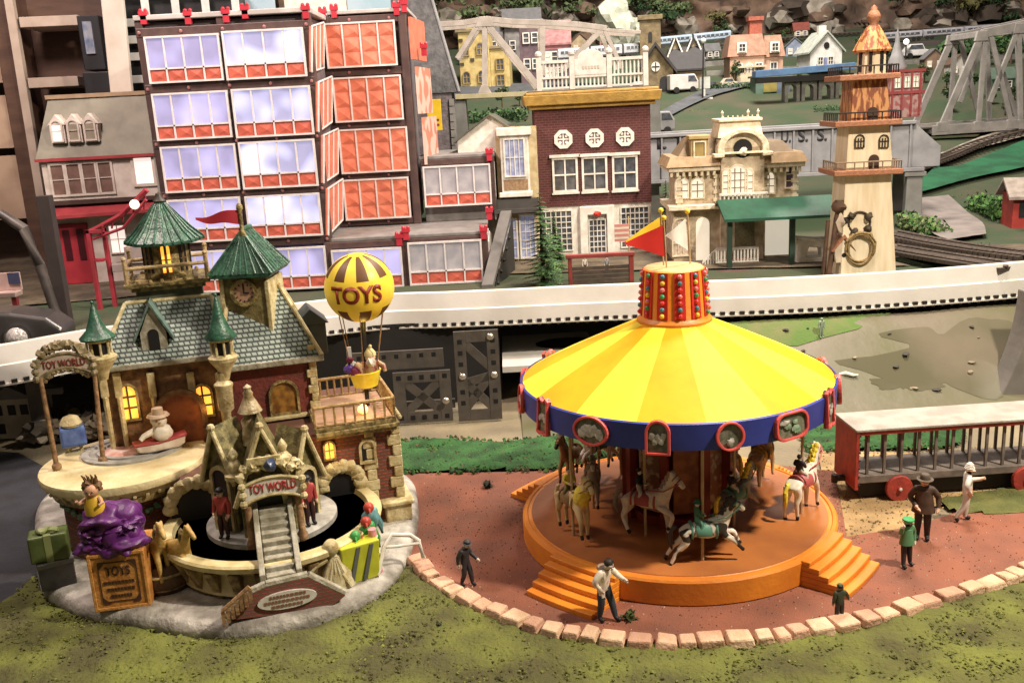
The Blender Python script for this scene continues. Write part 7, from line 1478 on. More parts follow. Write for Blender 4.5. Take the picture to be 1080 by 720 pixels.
pine(703, 262, 74, 26, 'slim pine tree with a pale tip between the brick store and the mansion', 2, mats=[NEED[0], NEED[1], mat('needle_grey', (.22, .25, .17), .85)])
pine(586, 286, 66, 26, 'smaller pine half hidden behind the tall thin pine', 3)
# cream bay-fronted house between the office tower and the brick store
f = Frame(onz(545, 278, .9), radians(-4)); ch = thing('bay_house', 'cream house with blue bay window and white gable squeezed left of the brick store', 'house', f)
CRW = mat('bay_cream', (.55, .46, .28), .65, (.40, .30, .16), 10); m = MB(); m.box(-16, 26, 6, 70, -4, 140); wl = m.build('wall', CRW, ch); m = MB(); m.box(-11, 18, -3, 6, 74, 136); m.box(-14, 21, -6, 8, 132, 140); m.box(-14, 20, -5, 7, 70, 75); by = m.build('bay', WHITE, ch, bevel=.6); win(by, -6, 13, 92, 128, -3, glass=LITB, rows=2, cols=4, fw=1.6); m = MB(); m.box(-9, 16, -3.4, -2.8, 77, 88); m.build('brick_apron', mat('tan_apron', (.34, .22, .12), .7, (.22, .14, .08), 40), by)
win(ch, -12, 1, 6, 46, 5, glass=LITB, rows=4, cols=3, fw=1.8); win(ch, 6, 20, 6, 50, 5, glass=LITB, rows=5, cols=3, fw=1.8); m = MB(); m.box(-20, 28, -8, 8, 54, 58); m.box(-18, 26, -4, 6, 58, 68); m.build('awning', mat('dark_awning', (.06, .055, .05), .7), ch)
gabled(ch, -58, 12, 30, 110, 110, 128, 152, WHITE, mat('dark_olive_roof', (.06, .06, .045), .8, (.09, .085, .06), 10), 4, wname='gable_wall')
m = MB(); m.box(-40, -18, 20, 60, -4, 112); m.build('side_wall', mat('side_cream', (.48, .43, .33), .7), ch)
f = Frame(onz(520, 303, .9), 0.); o = thing('ramp', 'long grey ramp with a lamp-dotted edge leaning beside the office tower', 'ramp', f); m = MB(); m._add([(-12, 0, -3), (0, 0, -3), (24, 90, 64), (12, 90, 64), (-12, 0, 3), (0, 0, 3), (24, 90, 70), (12, 90, 70)], [(0, 1, 2, 3), (4, 7, 6, 5), (0, 4, 5, 1), (1, 5, 6, 2), (2, 6, 7, 3), (3, 7, 4, 0)]); m.build('deck', mat('ramp_grey', (.13, .12, .115), .7), o); m = MB(); [m.ball((2+24*t, 90*t, 10+67*t-18), 2.2, 8) for t in (.15, .3, .45, .6, .75)]; m._add([(1, 0, -3), (25, 90, 64), (25, 90, -3)], [(0, 1, 2)]); m.build('trestle', [mat('ramp_black', (.03, .028, .025), .7)], o)
# red gate frame with planks
f = Frame(onz(636, 300, .9), 0.); o = thing('red_gate', 'low red frame with dark plank panels standing before the brick store', 'gate', f); RG = mat('gate_red', (.24, .035, .03), .6, (.17, .03, .025), 12); m = MB(); m.box(-36, -32, 0, 5, 0, 30); m.box(28, 33, 0, 5, 0, 32); m.box(-38, 34, -1, 6, 29, 33); m.build('frame', RG, o, bevel=.6)
m = MB(); [m.box(-32, 28, 1, 3, 2+i*4.6, 5.8+i*4.6) for i in range(4)]; m.build('planks', mat('plank_dark', (.085, .055, .04), .8, (.05, .035, .028), 14), o)
for k, u in enumerate((617, 640)): person(Frame(onz(u, 288, .9), 0.), 17, ('tiny pale figure standing at the left behind the red gate', 'tiny grey figure standing right behind the red gate')[k], mat('tiny_pale', (.45, .4, .34), .7) if k == 0 else mat('tiny_grey', (.2, .2, .2), .7), COATD, BLACK, None, HAIRD, None, yaw=.3)
m = MB(); f = Frame(onz(664, 284, .9), 0.); m.cyl((0, 0, 0), (0, 0, 56), .9, n=6); fl = thing('stars_flag', 'small faded striped flag on a thin pole at the right of the brick store door', 'flag', f); m.build('pole', BRASS, fl)
m = MB(); [m.box(-15, 0, -.6-.1*i % 2, .4, 30+i*2.6, 32.5+i*2.6, i % 2) for i in range(7)]; m.build('cloth', [mat('flag_rose', (.5, .2, .18), .7), mat('flag_cream', (.62, .52, .42), .7)], fl)
# ================================================================== lettered girder bridge behind the mansion
def spanframe(u0, v0, u1, v1, Y0, Y1):
    a, b = ony(u0, v0, Y0), ony(u1, v1, Y1); d = b-a; s_ = depth((a+b)/2)/F; return Frame(a, atan2(d.y, d.x), s_), d.length/s_, d.z/s_
GBF, GL, GZ = spanframe(682, 192, 974, 178, 13.3, 12.8); GREYB = mat('bridge_grey', (.26, .26, .275), .55, (.20, .20, .215), 5, .1, 30)
gbr = thing('girder_bridge', 'long grey plate girder bridge with stencilled letters behind the mansion', 'bridge', GBF)
def gz(x): return GZ*x/GL
m = MB(); hgt = 48
def slab(mb, x0, x1, y0, y1, za, zb_, mi=0): mb._add([(x0, y0, gz(x0)+za), (x1, y0, gz(x1)+za), (x1, y1, gz(x1)+za), (x0, y1, gz(x0)+za), (x0, y0, gz(x0)+zb_), (x1, y0, gz(x1)+zb_), (x1, y1, gz(x1)+zb_), (x0, y1, gz(x0)+zb_)], [(0, 3, 2, 1), (4, 5, 6, 7), (0, 1, 5, 4), (1, 2, 6, 5), (2, 3, 7, 6), (3, 0, 4, 7)], mi)
slab(m, 0, GL-12, 0, 3, 2, hgt-2); slab(m, 0, GL-10, -4, 8, hgt-2, hgt+1.5); slab(m, 0, GL, -4, 8, -2, 2)
m._add([(GL-12, 0, gz(GL)+2), (GL+16, 0, gz(GL)+2), (GL+16, 0, gz(GL)+22), (GL-12, 0, gz(GL)+hgt), (GL-12, 3, gz(GL)+2), (GL+16, 3, gz(GL)+2), (GL+16, 3, gz(GL)+22), (GL-12, 3, gz(GL)+hgt)], [(0, 1, 2, 3), (4, 7, 6, 5), (0, 4, 5, 1), (1, 5, 6, 2), (2, 6, 7, 3), (3, 7, 4, 0)])
for i in range(14): x = 16.5+i*(GL-12)/14; slab(m, x-1, x+1, -3, 0, 2, hgt-2)
m.build('near_girder', GREYB, gbr, bevel=.5); m = MB(); slab(m, 0, GL-10, 58, 61, 2, hgt-2); slab(m, 0, GL-10, 55, 66, hgt-2, hgt+1.5); [slab(m, 6+i*(GL-12)/22-1, 6+i*(GL-12)/22+1, 55, 58, 10, hgt-2) for i in range(23)]; m.build('far_girder', GREYB, gbr, bevel=.5); m = MB(); slab(m, 0, GL, 3, 58, -1, 2); m.build('deck', mat('bridge_deck_dark', (.05, .05, .055), .8), gbr)
STEN = mat('stencil_dark', (.045, .045, .055), .7)
for u, ch_ in ((698, 'I.'), (716, 'T.'), (829, 'U.'), (847, 'S.'), (867, 'S.'), (960, '.')):
    xx, z_ = GBF.fy(u, 143-(u-847)*.052+(0 if ch_ != '.' else 2), 0); text('stencil_letter', ch_, STEN, gbr, (xx, -.2, z_), 10 if len(ch_) > 1 else 3, height=13 if len(ch_) > 1 else 3, depth_=.5, bold=.25)
PIER = mat('bridge_pier', (.20, .20, .19), .7, (.15, .15, .14), 5, .1, 30)
for u, v0, v1, w_, y0, lab in ((966, 150, 236, 9, 0, 'square grey pier under the right end of the lettered girder bridge'), (949, 166, 226, 6, 40, 'slimmer darker pier behind the right end of the lettered girder bridge'), (690, 185, 240, 6, 20, 'grey pier under the left end of the lettered girder bridge')):
    a = GBF.fy(u, v0, y0+2)[0]; P_ = GBF.M @ Vector((a, y0+4, gz(a)-2.3)); g0 = terr(P_.x, P_.y)-.03; o = thing('bridge_pier', lab, 'bridge pier', Frame((P_.x, P_.y, g0), GBF.r, GBF.s)); m = MB(); H2 = (P_.z-g0)/GBF.s; m.box(-w_, w_, -w_*.6, w_*.6, 0, H2, tx=w_*.15); m.build('shaft', PIER, o, bevel=1); m = MB(); m.box(-w_*1.2, w_*1.2, -w_*.8, w_*.8, H2-5, H2-.3); m.build('cap', PIER, o, bevel=.6)
# ================================================================== truss bridges
def beam(mb, fr, a, b, w_, y0, th=3):
    A, B = Vector((a[0], y0, a[1])), Vector((b[0], y0, b[1])); d = (B-A).normalized(); n_ = Vector((-d.z, 0, d.x))*w_/2; e = Vector((0, th, 0)); mb._add([A-n_, B-n_, B+n_, A+n_, A-n_+e, B-n_+e, B+n_+e, A+n_+e], [(0, 1, 2, 3), (4, 7, 6, 5), (0, 4, 5, 1), (1, 5, 6, 2), (2, 6, 7, 3), (3, 7, 4, 0)])
TBF = bframe(1000, 136, 2, 17.2); tb = thing('truss_bridge', 'grey steel truss railway bridge at the right edge', 'truss bridge', TBF); TG = mat('truss_grey', (.34, .32, .31), .55, (.26, .25, .24), 6, .1, 30)
def q(u, v, y=0): return TBF.fy(u, v, y)
for y0, nm, du, dv in ((0, 'near_truss', 0, 0), (62, 'far_truss', 0, 0)):
    m = MB(); Q = lambda u, v: q(u, v, 0)
    beam(m, TBF, Q(984, 138), Q(1130, 128), 10, y0); beam(m, TBF, Q(1036, 36), Q(1130, 16), 9, y0+.4); beam(m, TBF, Q(993, 136), Q(1037, 36), 7, y0+.8)
    for (ua, va, ub, vb) in ((1041, 36, 1033, 134), (1046, 36, 1068, 130), (1076, 30, 1045, 108), (1076, 28, 1078, 128), (1078, 26, 1110, 128), (1110, 22, 1112, 128)): beam(m, TBF, Q(ua, va), Q(ub, vb), 5, y0+1.2)
    for u, v in ((1036, 38), (1076, 30), (994, 134), (1033, 133), (1068, 131)): x, z = Q(u, v); m.prism([(x-7, z-5), (x+7, z-5), (x+5, z+5), (x-5, z+5)], y0-.4, y0+3.6, 'y')
    m.build(nm, TG, tb, bevel=.4)
m = MB(); x0, z0 = q(984, 138); x1, z1 = q(1130, 128)
for i in range(11): t = i/10; m.box(x0+(x1-x0)*t-2, x0+(x1-x0)*t+2, 3, 62, z0+(z1-z0)*t-3, z0+(z1-z0)*t+1)
m._add([(x0-14, 4, z0+2), (x1, 4, z1+2), (x1, 62, z1+2), (x0-14, 62, z0+2), (x0-14, 4, z0+3.5), (x1, 4, z1+3.5), (x1, 62, z1+3.5), (x0-14, 62, z0+3.5)], [(0, 3, 2, 1), (4, 5, 6, 7), (0, 1, 5, 4), (1, 2, 6, 5), (2, 3, 7, 6), (3, 0, 4, 7)]); m.build('deck', mat('truss_deck', (.11, .10, .09), .8), tb); m = MB(); a = q(1036, 36); [m.box(a[0]+o_-3, a[0]+o_+3, 0, 65, a[1]-3+k*2, a[1]+3+k*2) for k, o_ in enumerate((0, 40, 74))]; m.build('cross_beams', TG, tb, bevel=.4)
P_ = TBF.M @ Vector((q(990, 138)[0], 30, q(990, 138)[1]-6)); g0 = terr(P_.x, P_.y)-.05; o = thing('bridge_abutment', 'green-grey earth abutment under the left end of the right truss bridge', 'abutment', Frame((P_.x, P_.y, g0), 0, TBF.s)); m = MB(); m.box(-6, 40, -32, 36, 0, (P_.z-g0)/TBF.s, tx=-4, ty=0); m.build('wall', mat('abutment_green', (.075, .10, .05), .9, (.12, .11, .07), 3, .5, 12), o)
TLF = bframe(570, 100, 0, 17.5); tl_ = thing('white_truss_bridge', 'weathered white arched truss bridge behind the brick store', 'truss bridge', TLF); TWW = mat('truss_white', (.52, .46, .42), .55, (.40, .35, .31), 6, .1, 30); TCR = mat('truss_cream_deck', (.48, .43, .26), .6, (.38, .34, .2), 6)
ql = lambda u, v: TLF.fy(u, v, 0)
for y0, nm in ((0, 'near_truss'), (46, 'far_truss')):
    m = MB(); top = [(462, 26), (490, 24), (512, 20), (540, 23), (575, 24), (610, 26), (640, 30)]
    for a, b in zip(top, top[1:]): beam(m, TLF, ql(*a), ql(*b), 5.5, y0)
    for (ua, va, ub, vb, w_) in ((504, 26, 482, 62, 5), (511, 24, 511, 98, 5.5), (514, 26, 568, 92, 6.5), (572, 26, 572, 80, 6), (632, 34, 594, 74, 5), (638, 32, 656, 72, 4.5), (640, 32, 676, 34, 3.5)): beam(m, TLF, ql(ua, va), ql(ub, vb), w_, y0+.6)
    x, z = ql(511, 24); m.prism([(x-10, z-4), (x+10, z-4), (x+6, z+6), (x-6, z+6)], y0-.5, y0+3.5, 'y'); x, z = ql(511, 98); m.prism([(x-7, z), (x+7, z), (x+3, z+8), (x-3, z+8)], y0-.5, y0+3.5, 'y'); m.build(nm, TWW, tl_, bevel=.3)
m = MB(); A, B = ql(480, 102), ql(690, 92); m._add([(A[0], -2, A[1]-3), (B[0], -2, B[1]-3), (B[0], 52, B[1]-3), (A[0], 52, A[1]-3), (A[0], -2, A[1]+2), (B[0], -2, B[1]+2), (B[0], 52, B[1]+2), (A[0], 52, A[1]+2)], [(0, 3, 2, 1), (4, 5, 6, 7), (0, 1, 5, 4), (1, 2, 6, 5), (2, 3, 7, 6), (3, 0, 4, 7)]); m.build('deck', TCR, tl_, bevel=.4)
for k, u in enumerate((484, 690)):
    P_ = TLF.M @ Vector((ql(u, 100)[0], 20, ql(u, 100)[1]-3)); g0 = terr(P_.x, P_.y)-.05; o = thing('bridge_pier', ('grey pier under the left end of the white truss bridge', 'pale grey post standing right of the brick store balustrade')[k], 'bridge pier', Frame((P_.x, P_.y, g0), 0, TLF.s)); m = MB(); m.box(-8, 8, -16, 20, 0, max(4, (P_.z-g0)/TLF.s), tx=1.5); m.build('shaft', PIER, o, bevel=.6)
# ================================================================== far model buildings
def houseo(u, v, label, name='model_house', cat='house', rot=0., Y=None): f = bframe(u, v, rot, Y); return thing(name, label, cat, f), f
YW_ = mat('yellow_stucco', (.50, .40, .17), .75, (.38, .29, .11), 7, .2, 20)
o, f = houseo(508, 94, 'yellow three-storey model house with arched windows seen through the white truss', rot=-6); m = MB(); m.box(-22, 10, 0, 40, -4, 58); m.box(10, 30, 4, 40, -4, 40); m.box(-14, -2, 4, 30, 58, 64); m.build('wall', YW_, o, bevel=.6); m = MB(); m.box(-24, 12, -2, 42, 58, 60.5); m.box(10, 32, 2, 42, 40, 42.5); m.build('roof', mat('tan_flat_roof', (.24, .19, .11), .8), o)
for x, z in ((-15, 40), (1, 40), (-15, 12), (1, 12)): win(o, x-3.2, x+3.2, z-5, z+6, 0, frame=mat('ochre_frame', (.34, .24, .08), .6), rows=2, cols=2, fw=1., mull=.6, archd=True)
for z in (24, 8): win(o, 17, 24, z-5, z+5, 4, frame=mat('ochre_frame', (.34, .24, .08), .6), rows=2, cols=2, fw=1., mull=.6)
m = MB(); [m.box(x-2, x+2, -1, .5, z-1.5, z+1.5) for x, z in ((-8, 30), (-19, 50), (-8, 50), (6, 28), (-19, 26))]; m.build('patches', mat('dark_patch', (.06, .05, .04), .8), o)
PUR2 = mat('plum_wall', (.13, .085, .10), .8, (.085, .06, .07), 8); o, f = houseo(578, 88, 'plum and rose row of shops with small white windows behind the white truss', 'model_shop', 'shop row', -4); m = MB(); m.box(-28, -5, 0, 40, -4, 62); m.box(-5, 24, 2, 40, -4, 34); m.build('wall', PUR2, o, bevel=.5); gabled(o, -5, 24, 2, 40, 34, 40, 62, mat('rose_wall', (.36, .15, .16), .8), mat('rose_roof', (.34, .17, .17), .8, (.24, .11, .11), 9), 2, axis='x')
for x, z, y in ((-21, 46, 0), (-12, 46, 0), (-21, 20, 0), (-12, 20, 0), (1, 26, 2), (8, 26, 2), (15, 26, 2), (2, 10, 2), (12, 10, 2)): win(o, x-2.6, x+2.6, z-4, z+5, y, glass=LITC if (x+z) % 3 == 0 else GLASS, rows=2, cols=1, fw=1.1, mull=.7)
m = MB(); m.box(-30, -3, -1.5, 42, 62, 65); m.build('parapet', mat('grey_parapet', (.25, .23, .23), .8), o)
o, f = houseo(548, 72, 'grey huddle of small model houses far behind the plum shops', 'model_house', 'house'); m = MB(); m.box(-44, -18, 10, 40, 0, 34); m.box(-14, 24, 14, 40, 0, 44); m.build('wall', mat('grey_wall_far', (.22, .21, .20), .8, (.14, .13, .13), 8), o); [gabled(o, a, b, 10, 42, z-2, z, z+16, mat('grey_wall_far', (.22, .21, .20), .8), mat('slate_far', (.13, .13, .135), .8), 2, axis='x') for a, b, z in ((-44, -18, 34), (-14, 24, 44))]; [win(o, x-2.4, x+2.4, 20, 28, 10 if x < -16 else 14, fw=1, rows=2, cols=1) for x in (-38, -26, -6, 6, 16)]
# pale rocky tent behind the shops
o, f = houseo(652, 32, 'pale grey-green rocky peak standing behind the shops near the mountain foot', 'rock_peak', 'rock', Y=27); m = MB()
for i, (x, z, r) in enumerate(((0, 8, 20), (-12, 4, 13), (14, 2, 12), (2, 24, 9))): m.blob((x, 10, z), r, i, .4, 1.3, 3, sz=1.2)
m.build('rock', mat('pale_rock', (.42, .44, .36), .9, (.30, .32, .25), 4, .6, 12), o)
SILV = mat('silver_train', (.42, .44, .47), .35, (.34, .36, .39), 5, metal=.3); BLT = mat('blue_train', (.10, .20, .36), .5, (.08, .15, .28), 6)
def train(u0, v0, u1, v1, h, n, label, mats, Y, name='model_train', cat='train', group=None):
    fr, L, dz_ = spanframe(u0, v0, u1, v1, Y, Y); o = thing(name, label, cat, fr, group); g_ = L/n
    for k in range(n):
        m = MB(); x0, x1 = k*g_+1, (k+1)*g_-1; s_ = dz_/L
        pts = [(0, 1.5), (1.5, 0), (13, 0), (14.5, 1.5), (14.5, h*.75), (12, h*.95), (7.2, h), (2.5, h*.95), (0, h*.75)]
        m._add([(x0, p[0], p[1]+s_*x0+3) for p in pts]+[(x1, p[0], p[1]+s_*x1+3) for p in pts], [tuple(range(9)), tuple(range(17, 8, -1))]+[(i, i+9, (i+1) % 9+9, (i+1) % 9) for i in range(9)]); c_ = m.build('carriage', mats[0], o)
        m = MB(); nw = 7
        xa, xe = x0+3, x1-3; m._add([(xa, -.5, s_*xa+3+h*.45), (xe, -.5, s_*xe+3+h*.45), (xe, -.5, s_*xe+3+h*.7), (xa, -.5, s_*xa+3+h*.7), (xa, .5, s_*xa+3+h*.45), (xe, .5, s_*xe+3+h*.45), (xe, .5, s_*xe+3+h*.7), (xa, .5, s_*xa+3+h*.7)], [(0, 1, 2, 3), (4, 7, 6, 5), (0, 4, 5, 1), (1, 5, 6, 2), (2, 6, 7, 3), (3, 7, 4, 0)])
        for i in range(1, nw): xa = x0+3+(x1-x0-6)*i/nw; z = s_*xa+3; m.box(xa-.5, xa+.5, -.8, .3, z+h*.44, z+h*.71, 1)
        m.build('windows', [GLASS, mats[0]], c_)
        for xx in (x0+6, x1-6):
            for i in (-2.5, 2.5): m = MB(T_((xx+i, -.4, s_*xx+2)) @ Matrix.Rotation(pi/2, 4, 'X')); m.lathe([(2, -.6), (2, .6)], 10); m.build('wheel', BLACK, c_)
    return o
train(588, 66, 692, 58, 11, 3, 'silver passenger train with dark windows passing left of the church', [SILV], 23.6); train(690, 52, 772, 44, 9, 2, 'silver blue train cars between the church and the pink house', [mat('silver_blue', (.30, .38, .46), .4)], 26); train(930, 46, 1060, 36, 8, 3, 'far silver train below the mountain behind the right truss', [mat('silver_pale', (.36, .36, .39), .4)], 27.5)
# elevated blue monorail on grey stone arches
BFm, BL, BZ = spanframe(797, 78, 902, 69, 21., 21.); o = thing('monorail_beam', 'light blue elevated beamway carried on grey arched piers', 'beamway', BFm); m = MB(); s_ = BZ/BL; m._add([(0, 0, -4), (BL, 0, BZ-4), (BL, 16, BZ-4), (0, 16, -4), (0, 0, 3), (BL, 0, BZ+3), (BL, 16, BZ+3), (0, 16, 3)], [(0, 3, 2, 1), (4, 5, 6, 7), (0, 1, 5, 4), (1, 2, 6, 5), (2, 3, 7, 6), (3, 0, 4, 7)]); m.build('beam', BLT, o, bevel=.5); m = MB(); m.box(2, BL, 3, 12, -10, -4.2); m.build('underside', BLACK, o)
VI = mat('viaduct_stone', (.20, .195, .17), .8, (.13, .125, .11), 6, .3, 20)
for k, u in enumerate((836, 854, 872, 890)):
    p = ony(u, 82, 21.2); g0 = terr(p.x, p.y)-.05; f = Frame((p.x, p.y, g0), 0, depth(p)/F); o = thing('arched_pier', ('grey arched pier nearest the green kiosk under the blue beamway', 'second grey arched pier from the green kiosk', 'third grey arched pier from the green kiosk', 'grey arched pier nearest the wooden tower under the blue beamway')[k], 'pier', f, 'arched piers under the blue beamway'); H2 = (p.z-g0)/f.s+1; m = MB(); ar = arch(-4.5, 4.5, 0, H2-8, 8); m.ring(arch(-8, 8, 0, H2, 8, 3), ar, 0, 12, 'y'); m.build('masonry', VI, o)
o, f = houseo(816, 99, 'green kiosk with a yellow panel beside the hedge', 'kiosk', 'kiosk'); m = MB(); m.box(-19, 17, 0, 24, -2, 17); m.build('wall', mat('kiosk_green', (.14, .22, .17), .7), o, bevel=.5); m = MB(); m.box(-11, 3, -.8, .4, 2, 15); m.build('yellow_panel', mat('kiosk_yellow', (.34, .28, .08), .6), o); m = MB(); m.box(3, 17.3, -.6, .4, 0, 16); m.build('blue_panel', mat('kiosk_blue', (.16, .2, .26), .6), o); m = MB(); m.box(-21, 19, -2, 26, 17, 19); m.build('roof', mat('kiosk_roof', (.14, .17, .15), .7), o)
# church
CHW = mat('church_stone', (.19, .145, .075), .85, (.12, .09, .05), 9, .4, 20); CHR = mat('church_roof', (.035, .033, .035), .7); o, f = houseo(702, 97, 'brown stone church with a square tower and dark gabled roof', 'church', 'church', -8)
m = MB(); m.box(-26, -4, 12, 34, 0, 74); m.box(-28, -2, 10, 36, 74, 79); m.build('bell_tower', CHW, o, bevel=.5); gabled(o, -28, 8, 0, 70, -3, 24, 48, CHW, CHR, 4); gabled(o, 8, 40, 26, 60, -3, 24, 44, CHW, CHR, 3, axis='x'); m = MB(); m.box(-26, 8, -1, 1, 0, 2); [m._add([(a, -4.6, z0), (b, -4.6, z1), (b, -4.6, z1+4), (a, -4.6, z0+4), (a, -3.2, z0), (b, -3.2, z1), (b, -3.2, z1+4), (a, -3.2, z0+4)], [(0, 1, 2, 3), (4, 7, 6, 5), (0, 4, 5, 1), (2, 6, 7, 3), (0, 3, 7, 4), (1, 5, 6, 2)]) for a, z0, b, z1 in ((-32, 18, -10, 47), (12, 18, -10, 47))]; m.build('bargeboard', CHR, o)
m = MB(); m.prism(oval(-10, 26, 4.5, 5), -.8, .6); w_ = m.build('round_window', WHITE, o); m = MB(); m.box(-14, -6, -1.2, -.6, 25.4, 26.6); m.box(-10.6, -9.4, -1.3, -.7, 21.6, 30.4); m.build('tracery', BLACK, w_); m = MB(); m.prism(arch(-6, 4, 0, 16, 8), -1, .6); m.build('door', DARKW, o); m = MB(); m.prism(arch(-17, -13, 52, 62, 6), 11.2, 12.6); m.build('tower_window', DARKW, o)
o, f = houseo(727, 88, 'white-trimmed black-roofed twin gabled house right of the church', rot=-4); m = MB(); m.box(-24, 16, 6, 40, -2, 24); m.build('wall', mat('tan_wall_far', (.32, .26, .16), .8), o); [gabled(o, a, b, 2, 36, 22, 26, 44, mat('tan_wall_far', (.32, .26, .16), .8), CHR, 3) for a, b in ((-22, -6), (-4, 14))]; m = MB(); [m._add([(x, -1.5, 24), (x+8*s_, -1.5, 44), (x+8*s_, -1.5, 47), (x-2*s_, -1.5, 24)], [(0, 1, 2, 3)]) for x, s_ in ((-23, 1), (-5, -1), (-5, 1), (15, -1))]; m.build('white_trim', WHITE, o)
# pink house, white house, castle
PKW = mat('peach_wall', (.52, .34, .25), .75, (.42, .26, .18), 7); PKR = mat('peach_roof', (.36, .20, .14), .75, (.26, .15, .10), 9); o, f = houseo(796, 86, 'peach house with a mansard roof, dormers and a brick chimney', rot=-3); m = MB(); m.box(-26, 10, 0, 36, -3, 26); m.box(10, 30, 3, 34, -3, 24); m.build('wall', PKW, o, bevel=.5); m = MB(); frus(m, -29, 12, -2, 38, 26, 48, 4, 4, 6, 6); frus(m, 9, 32, 1, 36, 24, 46, 2, 4, 6, 6); rf = m.build('roof', PKR, o); m = MB(); m.box(-3, 10, 14, 24, 44, 64); m.box(-4.5, 11.5, 12, 26, 62, 66); m.build('chimney', mat('chimney_brick', (.33, .10, .06), .8, (.25, .07, .045), 20), rf)
for x, z in ((-14, 34), (20, 33)): m = MB(); m.box(x-5, x+5, -2.5, 6, z-5, z+6); d_ = m.build('dormer', WHITE, rf); win(d_, x-3, x+3, z-3, z+4, -2.6, fw=.8, mull=.5)
for x, z, y in ((-17, 12, 0), (-6, 12, 0), (4, 12, 0), (20, 12, 3)): win(o, x-3, x+3, z-6, z+6, y, glass=LITC if x == -6 else GLASS, fw=1., mull=.6, archd=(x == -6))
m = MB(); m.box(-22, 8, -8, 0, -3, 9); m.box(-24, 10, -10, 0, 14, 16); [m.cyl((-22+10*i, -8, 9), (-22+10*i, -8, 14), .8, n=5) for i in range(4)]; m.build('porch', mat('porch_cream', (.56, .48, .34), .7), o)
o, f = houseo(872, 70, 'small white gabled house with a round attic window and white chimney', rot=3, Y=24.); gabled(o, -18, 16, 0, 40, -4, 16, 34, mat('white_far', (.60, .60, .56), .75, (.48, .48, .46), 7), mat('pale_green_roof', (.42, .45, .40), .7, (.32, .35, .31), 7), 3); m = MB(); m.prism(oval(-1, 21, 3, 3.4, 12), -.8, .6); m.build('attic_window', DARKW, o); m = MB(); m.box(-4, 4, 14, 20, 30, 42); m.build('chimney', WHITE, o); m = MB(); m.prism(arch(-12, 8, -3, 9, 8), -1.4, .5); m.build('blue_porch', mat('porch_blue', (.18, .20, .34), .6), o); [win(o, x-2.4, x+2.4, 2, 9, -1.5, fw=.8, mull=.5) for x in (-8, 3)]
o, f = houseo(950, 118, 'red and pale half-timbered castle house with a grey spire behind the wooden tower', 'castle_house', 'castle house', Y=16.); m = MB(); m.box(-12, 22, 0, 30, -6, 42); m.build('wall', mat('castle_pink', (.40, .26, .24), .75, (.30, .10, .10), 10, lo=.45, hi=.55, detail=1), o, bevel=.5); m = MB(); m.box(-14, 24, -1.5, 32, 18, 21); m.box(-14, 24, -1.5, 32, 40, 43); [m.box(x, x+2, -1.2, .5, -4, 40) for x in (-11, -1, 9, 18)]; m.build('timbers', mat('castle_red', (.30, .06, .06), .7), o); m = MB(); m.lathe([(10, 43), (11, 46), (6, 58), (2.4, 72), (2.4, 76), (0, 86)], 10, (-2, 12, 0)); m.build('spire', mat('spire_grey', (.34, .34, .36), .6), o, smooth=True, ang=50); [win(o, x-2.4, x+2.4, 25, 35, 0, glass=LITC, fw=.8, mull=.5) for x in (-5, 5, 14)]
# grey stone steeple house behind the office tower, and yellow sign
STG = mat('grey_slate_roof', (.115, .115, .12), .85, (.07, .07, .075), 14, .6, 30); o, f = houseo(455, 150, 'steep grey slate roofed stone tower house right behind the office tower', 'stone_tower_house', 'tower house', Y=13.); wl = [f.fy(u, v, 0) for u, v in ((380, 100), (484, 97), (446, -30), (400, -30))]
m = MB(); m._add([(wl[0][0], 0, wl[1][1]), (wl[1][0], 0, wl[1][1]), (wl[1][0], 70, wl[1][1]), (wl[0][0], 70, wl[1][1]), (wl[3][0], 26, wl[2][1]), (wl[2][0], 26, wl[2][1]), (wl[2][0], 44, wl[2][1]), (wl[3][0], 44, wl[2][1])], [(0, 3, 2, 1), (4, 5, 6, 7), (0, 1, 5, 4), (1, 2, 6, 5), (2, 3, 7, 6), (3, 0, 4, 7)]); rf = m.build('slate_roof', STG, o); m = MB(); m.cyl((wl[1][0], 0, wl[1][1]), (wl[2][0], 26, wl[2][1]), 1.6, n=8); m.build('hip_trim', mat('hip_grey', (.24, .24, .25), .7), rf); b0 = f.fy(480, 160, 0); m = MB(); m.box(wl[0][0]+6, b0[0], 2, 68, -60, wl[1][1]); m.build('stone_wall', mat('lilac_stone', (.16, .135, .15), .85, (.10, .085, .09), 12, .6, 30), o); m = MB(); [m.box(b0[0]-3, b0[0]+2, -.5, 6, z, z+7) for z in range(-60, int(wl[1][1])-6, 8)]; m.build('corner_stones', mat('corner_stone_grey', (.22, .21, .20), .85), o)
f = bframe(460, 142, 0, 12.4); o = thing('yellow_sign', 'bright yellow sign board standing right of the office tower', 'sign', f); m = MB(); m.box(-8, 7, 0, 2, 4, 36); m.build('board', mat('sign_yellow', (.72, .48, .02), .5), o, bevel=.4); m = MB(); m.cyl((0, 1, -26), (0, 1, 6), 1.4, n=8); m.build('post', BLACK, o); m = MB(); rr = random.Random(5); [m.box(x, x+2.4, -.5, .2, z, z+2) for x in (-5, -1.6, 1.8) for z in (9, 14)]; m.build('sign_marks', DKRED, o)
